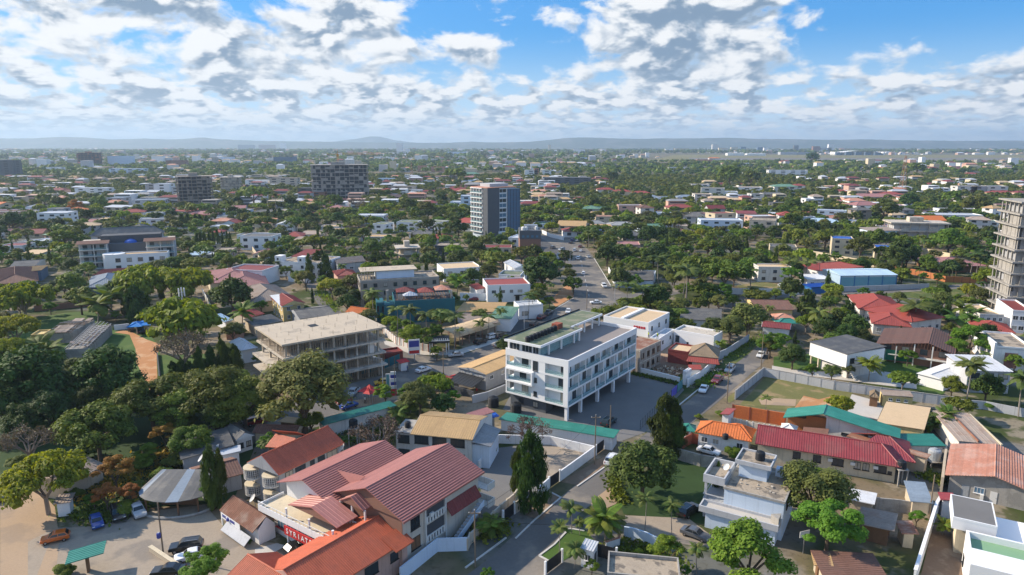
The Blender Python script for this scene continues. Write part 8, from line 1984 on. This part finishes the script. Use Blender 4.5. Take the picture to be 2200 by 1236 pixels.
# ------------------------------------------------------------------ cars, poles, people
def cars(txt):
 for ln in txt.strip().splitlines():
  h, _, lab = ln.partition('|'); st, col, z, x, y, x2, y2 = h.split(); car(st, col, lab, ZZ[z](float(x), float(y)), ZZ[z](float(x2), float(y2)), group='cars of the town', z=.07)
cars('''
suv black A 1240 1070 1130 1085|black SUV with roof rails parked in the yard at the bottom left
sedan white A 1270 1130 1180 1150|white car half hidden under the small leafy tree
sedan black A 1120 1230 1020 1235|dark car cut by the bottom edge of the yard
hatch blue A 645 905 660 950|bright blue small car under the hedge by the yard
suv black A 785 850 800 890|dark SUV between the blue car and the silver pickup
pickup silver A 915 830 940 870|silver pickup with a canopy parked last in the row by the hedge
hatch orange A 370 1010 300 1025|orange taxi at the edge of the sandy street
sedan black A 1940 1090 1870 1120|black car half under the orange-red roof beside the forecourt
sedan black A 5 725 0 700|dark car cut by the left edge on the sandy street
suv white C 975 490 1010 450|white SUV parked in the street beside the great dark round tree
suv darkgreen C 950 235 990 205|dark car parked alone on the paved lot under the white block
suv white C 1455 320 1480 290|white SUV by the teal market canopy
sedan white C 1615 430 1690 450|white sedan in the yard below the bright red wall
suv black C 1480 830 1540 790|black SUV under the palms beside the pale blue house
sedan grey C 1525 985 1620 1020|grey sedan on the driveway in front of the pale blue house
sedan white G 1580 930 1560 965|white car parked by the kerb of the side street
pickup maroon G 1672 870 1645 895|dark red pickup coming down the side street
suv silver G 1755 800 1720 835|silver SUV coming down the side street
sedan white G 1960 700 1945 720|white car under the bright umbrella-shaped tree
sedan white G 865 350 830 350|white car crossing the main junction
hatch white G 682 410 670 440|white car behind the roof of the white block on the main road
suv white G 920 240 935 255|white car turning off the main road at the right kerb
hatch white G 782 155 778 130|white car alone in the middle of the main road
suv white G 745 55 735 40|white car heading up the main road beyond the big shadow
hatch silver G 815 45 830 52|pale car at the right edge of the main road
pickup grey G 550 420 580 400|grey pickup parked above the red one by the roadside
suv maroon G 505 450 540 430|red SUV parked between the grey pickup and dark car
suv black G 455 495 490 470|dark car parked nearest along the roadside strip
suv black G 100 615 150 600|dark SUV parked before the arched canopies
suv white G 185 580 230 570|white SUV parked before the arched canopies
suv black G 235 575 270 565|dark car parked right of the white one by the arched canopies
sedan grey G 230 635 270 620|grey car leaving the arched canopies
sedan white F 1265 800 1330 780|white car at the bend of the main road
hatch yellow F 990 885 950 890|black and yellow taxi in the shade on the main road
sedan silver F 1480 700 1430 705|dark saloon in front of the dark entrance gateway
hatch red F 740 1010 700 1020|red car under the huge olive crown
pickup silver F 800 955 770 985|silver pickup beside the red market tent
sedan blue F 770 1040 800 1030|blue car beside the red car at the market
suv red F 160 1150 210 1140|red car in the shade at the far left of the road
sedan white F 1715 330 1680 332|white car in front of the white office block
hatch red F 1600 328 1580 328|small red car beside the white office block
suv black E 940 540 930 500|dark car under the bright blue tarpaulin
pickup black E 870 525 860 495|dark pickup under the bright blue tarpaulin
van white E 525 945 560 960|white van glimpsed beneath the dark mango trees
suv white H 565 240 600 238|white car behind the street wall beside the cream house
suv white K 670 945 680 930|white car leading up the road by the tan-gabled house
sedan white K 720 950 735 935|white car right of the leading white car
sedan maroon K 715 915 730 905|dark red car at the right of the car park road
suv silver K 570 940 540 945|pale car turning by the brown box building
pickup white K 545 985 560 960|white pickup by the brown box building
sedan grey K 605 965 610 950|grey car behind the white pickup
suv grey K 500 925 530 915|grey car parked first in the row by the car park
sedan black K 640 885 670 870|dark car parked by the tan-gabled house
sedan silver K 690 870 710 860|silver car parked by the tan-gabled house
hatch blue K 650 865 665 855|blue car parked by the tan-gabled house
sedan white K 540 1010 560 1000|white car behind the brown box building
suv black K 580 1010 600 1000|black car behind the brown box building
''')
for p, h, lb in ((ZA(350,215),9, 'street lamp post in the dark trees at the left'),(ZF(218,1160),9, 'bare pole beside the road under the huge olive crown'),(ZF(1400,880),9, 'wooden power pole beside the red and white barriers'),(ZC(858,500),10, 'wooden power pole beside the white wall of the empty yard'),(ZC(960,285),6, 'thin lamp post beside the dark car under the white block'),(ZG(1960,790),11, 'power pole where the grey panelled wall meets the side street'),(ZG(1870,590),10, 'pale power pole by the feathery round tree'),(ZG(1735,1010),10, 'leaning power pole beside the dark tank on the side street'),(ZC(65,1180),9, 'white-footed power pole by the boundary wall of the shop block'),(ZB(215,250),8, 'dark pole behind the low brown-roofed shed'),(ZD(1530,870),8, 'crooked pole behind the tall white boundary wall'),(ZA(1085,1100),8.5, 'yard pole with a hanging blue drum at the bottom left'),(ZF(1080,960),8, 'pole beside the advertising totem by the road'),(ZG(805,385),8, 'thin road lamp at the main junction')):
 pole(lb, p, h, insul='power' in lb, r=.13)
for p, h, lb, dv in ((ZF(1000,960),9.5, 'tall curved street lamp beside the hoarding',(-1.8,0)),(ZF(1935,525),9, 'white street lamp by the roadside car park',(-2,0)),(ZG(990,345),8, 'lamp post at the corner of the main junction',(1,0)),(ZG(693,130),9, 'lamp post on the left kerb of the main road',(1.5,0))):
 pole(lb, p, h, 'lamp_metal',.1, lamp=dv, cat='street lamp', name='street_lamp')
W3 = lambda p, z: tuple(at(p) + Vector((0,0, z)))
wire('overhead wire across the near street towards the bottom edge',[W3(ZC(65,1180),8.6), W3(ZC(560,1236),8)],.6)
wire('overhead wire from the wall pole past the pale blue house',[W3(ZC(858,500),9.6), W3(ZC(65,1180),8.6)],1.2,.02); wire('overhead wire along the side street between the poles',[W3(ZG(1735,1010),9.5), W3(ZG(1960,790),10.5), W3(ZG(1870,590),9.5)],.8,.02)
q = at(ZA(1055,990),3); o = thing('hanging_drum', 'pale blue drum hanging on the yard pole at the bottom left', 'drum',(q.x, q.y,3.0)); MB().lathe([(.25,0),(.3,.1),(.3,.7),(.25,.8)], 'sign_blue', n=12).build('body', o); MB().lathe([(.1,.8),(.1,.95)], 'rail_white', n=8).build('lid', o)
run('stone_wall', 'low rough stone wall dividing the yard at the bottom left', 'wall',[ZA(1000,1075), ZA(1090,1135), ZA(1260,1250)],.8,.4, 'beige',.8, cap='cream')
run('boundary_wall', 'curved white garden wall behind the palms on the corner lawn', 'wall',[ZC(1050,990), ZC(1110,1000), ZC(1200,1030), ZC(1290,1075)],2.0,.25, 'bluewhite',2)
run('boundary_wall', 'white garden wall left of the bushy palm on the corner', 'wall',[ZC(930,1080), ZC(1020,1050), ZC(1020,1010)],1.6,.25, 'white',2, cap='roof_terra')
def gatehouse():
 B = Bld('gatehouse', 'small white guardhouse with a ribbed sheet roof at the corner gate', 'gatehouse', ZC(760,1055), ZC(850,1080), ZC(790,1000),3.0); B.walls(0,2.9, 'clean_white',.15); B.shed(3.0,3.3, 'roof_silver', 'y',0, 'ribs',.35); B.window(0, B.L * .5,1.2,.9,1.0, 'frame_white'); B.door(1, B.D * .5,.8,2.1, 'dark_grey')
 g_ = gate('white ornamental sliding gate beside the small guardhouse', ZC(860,1110), ZC(1000,1150),2.2)
gatehouse()
gate('black gate with white pillars at the bottom edge of the street', ZC(530,1236), ZC(640,1150),2.0)
simple('house', 'flat dark weathered roof at the bottom edge right of the guardhouse', 'house', ZC(940,1240), ZC(1430,1290), ZC(1060,1105),3.6, 'flat', 'old_slab', 'concrete',.15)
q = at(ZF(1070,960)); o = thing('price_totem', 'tall white and red advertising totem beside the main road', 'sign', q,.2); MB().box(-.7,-.15,0,.7,.15,1.8, 'red_plastic').build('base', o); [MB().box(-.65,-.14,1.82 + i * .9,.65,.14,2.6 + i * .9, 'rail_white' if i % 2 == 0 else 'sign_blue').build('price_panel', o) for i in range(5)]
q = at(ZF(1045,940)); o = thing('poster_board', 'teal and white poster board left of the advertising totem', 'sign', q,.2); MB().box(-.9,-.05,1.0,.9,.05,5, 'rail_white').build('panel', o); MB().box(-.8,-.07,1.2,-.1,-.051,4.8, 'teal_sheet').build('poster', o); MB().box(-.1,-.1,0,.1,.1,1, 'steel').build('post', o)
q = at(ZF(1207,735)); o = thing('billboard', 'blue and white billboard at the corner of the concrete frame building', 'billboard', q,.3); MB().box(-1.6,-.08,2.2,1.6,.08,6.6, 'rail_white').build('panel', o); MB().box(-1.4,-.1,2.5,1.4,-.081,3.4, 'red_plastic').box(-1.4,-.1,4.4,1.4,-.081,6.2, 'sign_blue').build('poster', o); MB().box(-.15,-.15,0,.15,.15,2.2, 'steel').build('post', o)
for z, x, y, t, lb in (('A',1620,225, 'cloth_white', 'person in white walking by the red car at the far left of the road'),('F',1120,790, 'cloth_white', 'person in white standing by the roadside kiosk'),('F',1100,775, 'cloth_red', 'person in red by the hoarding'),('F',1160,800, 'cloth_blue', 'person in blue by the roadside kiosk'),('F',880,1010, 'cloth_white', 'person in white beside the small red parasol'),('F',1325,672, 'cloth_white', 'person in white in the dark entrance gateway'),('F',1620,950, 'cloth_red', 'person in red in the workshop forecourt'),('G',690,210, 'cloth_dark', 'dark-clothed person on the left pavement of the main road'),('G',720,190, 'cloth_blue', 'person in blue on the left pavement of the main road'),('G',985,260, 'cloth_dark', 'person in dark clothes at the right kerb of the junction'),('A',1700,980, 'cloth_red', 'person in red beside the end wall of the white kiosk')): person(lb, ZZ[z](x, y), t, 'cloth_dark', rnd.uniform(0,6),.06)
# ------------------------------------------------------------------ everything in between: more trees and houses, then the far town as masses
POLY = []
for o in bpy.data.objects:
 if o.get('kind') == 'structure' and o.type == 'MESH' and o.name.split('.')[0] not in ('ground', 'hills', 'hill', 'mountain', 'kerb', 'lane_marking'):
  vs = [(v.co.x + o.location.x, v.co.y + o.location.y) for v in o.data.vertices]; POLY.append((min(v[0] for v in vs), max(v[0] for v in vs), min(v[1] for v in vs), max(v[1] for v in vs), vs))
for o in bpy.data.objects:
 if o.type == 'EMPTY' and o.get('category') and o.children:
  for c in o.children:
   if c.name.startswith(('wall', 'ground_floor', 'roof')) and c.data:
    bb = [o.matrix_basis @ Vector(v) for v in c.bound_box]; xs, ys = [v.x for v in bb],[v.y for v in bb]
    if max(xs) - min(xs) < 90: USED.append(((min(xs) + max(xs)) / 2,(min(ys) + max(ys)) / 2, math.hypot(max(xs) - min(xs), max(ys) - min(ys)) * .33))
def inside(x, y):
 for a, b, c, d, vs in POLY:
  if a < x < b and c < y < d:
   n, r = len(vs), False
   for i in range(n):
    (x0, y0),(x1, y1) = vs[i], vs[i - 1]
    if (y0 > y) != (y1 > y) and x < (x1 - x0) * (y - y0) / (y1 - y0) + x0: r = not r
   if r: return True
 return False
GRID = {}
def mark(x, y, r): GRID.setdefault((int(x // 30), int(y // 30)),[]).append((x, y, r))
for u_ in USED: mark(*u_)
def free(x, y, r):
 i, j = int(x // 30), int(y // 30)
 for a in (-1,0,1):
  for b in (-1,0,1):
   for (x1, y1, r1) in GRID.get((i + a, j + b),()):
    if (x - x1) ** 2 + (y - y1) ** 2 < (r + r1) ** 2: return False
 return not inside(x, y)
def dens(x, y): return .5 + .5 * math.sin(x * .011 + 1.3 * math.sin(y * .007)) * math.sin(y * .013 + .8 * math.sin(x * .009 + 2))
def samples(y0, y1, n):
 out = []
 for _ in range(n):
  y = math.sqrt(rnd.uniform(y0 * y0, y1 * y1)); out.append((rnd.uniform(-.80,.80) * y, y))
 return sorted(out, key=lambda q: q[1])
WL = 'WWWwwoocGGpbkB'; RL = ['rd', 'rd', 'mr', 'tc', 'wt', 'tn', 'sd', 'gy', 'sv', 'sv', 'dg', 'mv', 'br', 'or', 'ol', 'gn']
# houses one can still pick out
n_ = 0
for x, y in samples(430,900,2600):
 if n_ >= 96: break
 if dens(x, y) < .30 or not free(x, y,12): continue
 w_, dp, st = rnd.uniform(11,22), rnd.uniform(9,14), rnd.choice((1,1,1,2,2,3)); wm, rm = rnd.choice(WL), rnd.choice(RL); rt = rnd.choice('hhhgfffs'); rt = 'f' if rm in ('sv', 'ol') and rt == 'h' else rt
 p = px_of((x, y,0)); d = y * math.cos(PITCH) + HC * math.sin(PITCH)
 H(p[0], p[1], w_ * F / d,3.1 * st, dp, rnd.choice((0,8,-12,20,-25)), RT[rt][0], RM[rm][0], WM[wm][0], '%s %s-storey house with %s %s roof' % (WM[wm][1],('one', 'two', 'three')[st - 1], RM[rm][1], RT[rt][1]), rh=rnd.uniform(1.6,2.8)); mark(x, y,9); n_ += 1
# trees one can still pick out: one mesh each
ONE = {}
def one_mesh(kind):
 if kind not in ONE:
  cr, tk = kit(kind,2); name, look, cat, shape, leaf, k, v, bark = KIND[kind]; out = []
  for me in cr:
   def q(m): a = np.empty(len(m.vertices) * 3, np.float32); m.vertices.foreach_get('co', a); return a.reshape(-1,3)
   V, Tk = q(me), q(tk[0])
   if shape == 'palm': V = V + np.array([.17,0,3.0]); Tk = Tk * np.array([1.7,1.6,3.0])
   elif shape == 'column': V = V * np.array([1,1,3.2]) + np.array([0,0,3.6]); Tk = Tk * np.array([1,1,3])
   else: V = V * np.array([1,1, v]) + np.array([0,0, k + .12]); Tk = Tk * np.array([1,1, k])
   out.append(np_mesh(name,[(V, leaf),(Tk, bark)]))
  ONE[kind] = out
 return ONE[kind]
LEFT = {k: 270 for k in ('mango', 'round', 'bright', 'olive', 'flat', 'yellow', 'royal', 'column', 'bush')}; LEFT['royal'] = 170; LEFT['column'] = 110; LEFT['bright'] = 265; LEFT['bush'] = 180
RR = {'mango': (3.2,6), 'round': (3,5.5), 'bright': (2.2,4), 'olive': (3,5.5), 'flat': (4,7), 'yellow': (3,5.5), 'royal': (1.8,2.6), 'column': (.9,1.5), 'bush': (.8,1.8)}
POOL = ['mango'] * 2 + ['round'] * 4 + ['bright'] * 4 + ['olive'] * 3 + ['flat'] * 2 + ['yellow', 'royal', 'royal', 'column'] + ['bush'] * 2
GRP = {}
for x, y in samples(105,800,13000):
 kinds = [k for k in POOL if LEFT[k] > 0]
 if not kinds: break
 k = rnd.choice(kinds); r = rnd.uniform(*RR[k]) * (.75 if y < 260 else 1)
 if not free(x, y, r * .74): continue
 if y < 300 and px_of((x, y,0))[0] > 1000 and px_of((x, y,0))[1] > 800 and rnd.random() < .75: continue
 LEFT[k] -= 1; mark(x, y, r * .74)
 if y < 330 and k != 'bush': zc = r * 3 if k == 'royal' else KIND[k][5] * r + .8; (place_tree(k, x, y, r, zc, None,1, KIND[k][1] + 's in the town') if k != 'column' else None)
 if y >= 330 or k in ('bush', 'column'):
  o = put(KIND[k][0], rnd.choice(one_mesh(k)), None,(x, y,0), rnd.uniform(0,6.28), scale=(r, r, r * rnd.uniform(.85,1.15))); tag(o, KIND[k][1], KIND[k][2], KIND[k][1] + 's in the town', auto=True)
# the far houses and trees as masses
def town(name, pts, big):
 B_ = MB(); cs = ['clean_white', 'clean_white', 'offwhite', 'cream', 'light_grey', 'beige', 'pink_wall', 'concrete']; rs = ['roof_maroon', 'roof_terra', 'roof_weathered', 'roof_silver', 'roof_silver', 'roof_tan', 'roof_grey', 'roof_maroon', 'roof_sand']
 for x, y in pts:
  mark(x, y,6 * big)
  w_, d, h = rnd.uniform(9,20) * big, rnd.uniform(8,14) * big, rnd.choice((3.2,3.4,6.2,6.4,9)) * (1 if big == 1 else rnd.choice((1,1,1.5,2.5))); c = rnd.choice(cs)
  B_.box(x - w_ / 2, y - d / 2,0, x + w_ / 2, y + d / 2, h, c)
  if rnd.random() < .55:
   m = rnd.choice(rs); t = h + d * .16; a, e = .7, d * .3; B_.add([(x - w_ / 2 - a, y - d / 2 - a, h + .01),(x + w_ / 2 + a, y - d / 2 - a, h + .01),(x + w_ / 2 + a, y + d / 2 + a, h + .01),(x - w_ / 2 - a, y + d / 2 + a, h + .01),(x - w_ / 2 + e, y, t),(x + w_ / 2 - e, y, t)],[(0,1,5,4),(1,2,5),(2,3,4,5),(3,0,4)], m)
  if h > 5 and y < 1500:
   for k in range(int(h / 3)): B_.box(x - w_ * .42, y - d / 2 - .06, k * 3.1 + 1, x + w_ * .42, y - d / 2 - .01, k * 3.1 + 2.2, 'glass')
 B_.build(name, kind='stuff')
town('distant_houses',[(x, y) for x, y in samples(480,1500,2000) if dens(x, y) > (.3 if x < 60 else .58) and free(x, y,6)][:560],1)
town('distant_town',[(x, y) for x, y in samples(1500,3200,1700) if dens(x * .5, y * .5) > (.4 if x < 100 else .62) and not inside(x, y)],1.3); town('distant_town',[(x, y) for x, y in samples(3200,7000,2200) if dens(x * .2, y * .2) > (.4 if x < 0 else .6) and not inside(x, y)],2.0)
def mass(name, pts, lo, hi, nq, leaf):
 base = []
 for _ in range(5):
  c, r_, sq = clumps('round'); d = unit(nq); d[:,2] = np.abs(d[:,2]) * 1.2 - .15; P = d * nr.uniform(.75,1.05, nq)[:, None] * np.array([1,1,.8]); base.append(leaf_faces(P, d + unit(nq) * .5,1.9 / math.sqrt(nq) * 1.7))
 V = []
 for x, y in pts:
  r = rnd.uniform(lo, hi); b = base[rnd.randrange(5)] * np.array([r, r, r * rnd.uniform(.7,1.0)]); a = rnd.uniform(0,6.28); V.append(rot(b,2, a) + np.array([x, y, r * .85]))
 put(name, np_mesh(name,[(np.concatenate(V), leaf)]), kind='stuff')
b1 = [(x, y) for x, y in samples(330,1300,10500) if free(x, y,5.0) and not (y > 800 and inside(x, y))]
b2 = [(x, y) for x, y in samples(1300,2600,7000) if free(x, y,9) and dens(x * .4, y * .4) > .12]; b3 = [(x, y) for x, y in samples(2600,6500,7500) if free(x, y,9) and not (x > y * .17 and 2300 < y < 4200) and dens(x * .3, y * .3) > .22]
for i, lf in enumerate(('leaf_dark', 'leaf_mid', 'leaf_olive', 'leaf_mid')):
 mass('distant_trees', b1[i::4],2.8,5.6,44, lf); mass('distant_trees', b2[i::4],4,8,30, lf); mass('distant_woods', b3[i::4],7,15,24, lf)
# ------------------------------------------------------------------ labels of the look-alikes: where each one stands
def finish_labels():
 by = {}
 for o, look in AUTO:
  x, y = o.location.x, o.location.y; best = None
  for ph, lx, ly in LAND:
   d = math.hypot(x - lx, y - ly)
   if d > 4 and (best is None or d < best[0]): best = (d, ph, lx, ly)
  _, ph, lx, ly = best; k = (y + ly) / 2; sx = (x - lx) / k; sy = (y - ly) / k
  a_, b_ = abs(sx), abs(sy) * .6; h_ = 'right of' if sx > 0 else 'left of'; v_ = 'behind' if sy > 0 else 'in front of'; rel = h_ if a_ > 2.2 * b_ else v_ if b_ > 2.2 * a_ else v_.replace(' of', '') + ' and ' + h_
  by.setdefault((look, rel, ph),[]).append((y, x, o))
 OR = ['nearest', 'second nearest', 'third nearest', 'fourth nearest', 'fifth nearest', 'sixth nearest', 'seventh nearest', 'eighth nearest', 'ninth nearest', 'tenth nearest'] + [w_ + ' nearest' for w_ in ('eleventh', 'twelfth', 'thirteenth', 'fourteenth', 'fifteenth', 'sixteenth', 'seventeenth', 'eighteenth', 'nineteenth', 'twentieth', *('twenty-' + q for q in ('first', 'second', 'third', 'fourth', 'fifth', 'sixth', 'seventh', 'eighth', 'ninth')), 'thirtieth')]
 for (look, rel, ph), it in by.items():
  it.sort(key=lambda q: q[0])
  for i,(y, x, o) in enumerate(it):
   l = look if len(it) == 1 else '%s %s' % (OR[i], look) if i < 30 else 'one of the many farther trees, a ' + look if 'tree' in look or 'palm' in look or 'shrub' in look else 'farther ' + look
   s = '%s %s %s' % (l, rel, ph)
   w_ = s.split()
   for dw in ('one', 'of', 'the', 'many', 'trees,', 'a', 'with', 'mid', 'fresh', 'low', 'leafy', 'nearest', 'and'):
    if len(w_) > 16 and dw in w_: w_.remove(dw)
   o['label'] = ' '.join(w_[:16])
finish_labels()
# ------------------------------------------------------------------ air
def haze(dens):
 m = bpy.data.materials.new('haze'); m.use_nodes = True; t = m.node_tree; t.nodes.remove(t.nodes['Principled BSDF'])
 v = t.nodes.new('ShaderNodeVolumePrincipled'); v.inputs['Color'].default_value = (.58,.78,1.0,1); v.inputs['Density'].default_value = dens; v.inputs['Anisotropy'].default_value = .25
 t.links.new(v.outputs[0], t.nodes['Material Output'].inputs['Volume']); MATS['haze'] = m
 MB().box(-15900,-390,-8,15900,15900,330, 'haze').build('haze', kind='stuff')
haze(.00009)
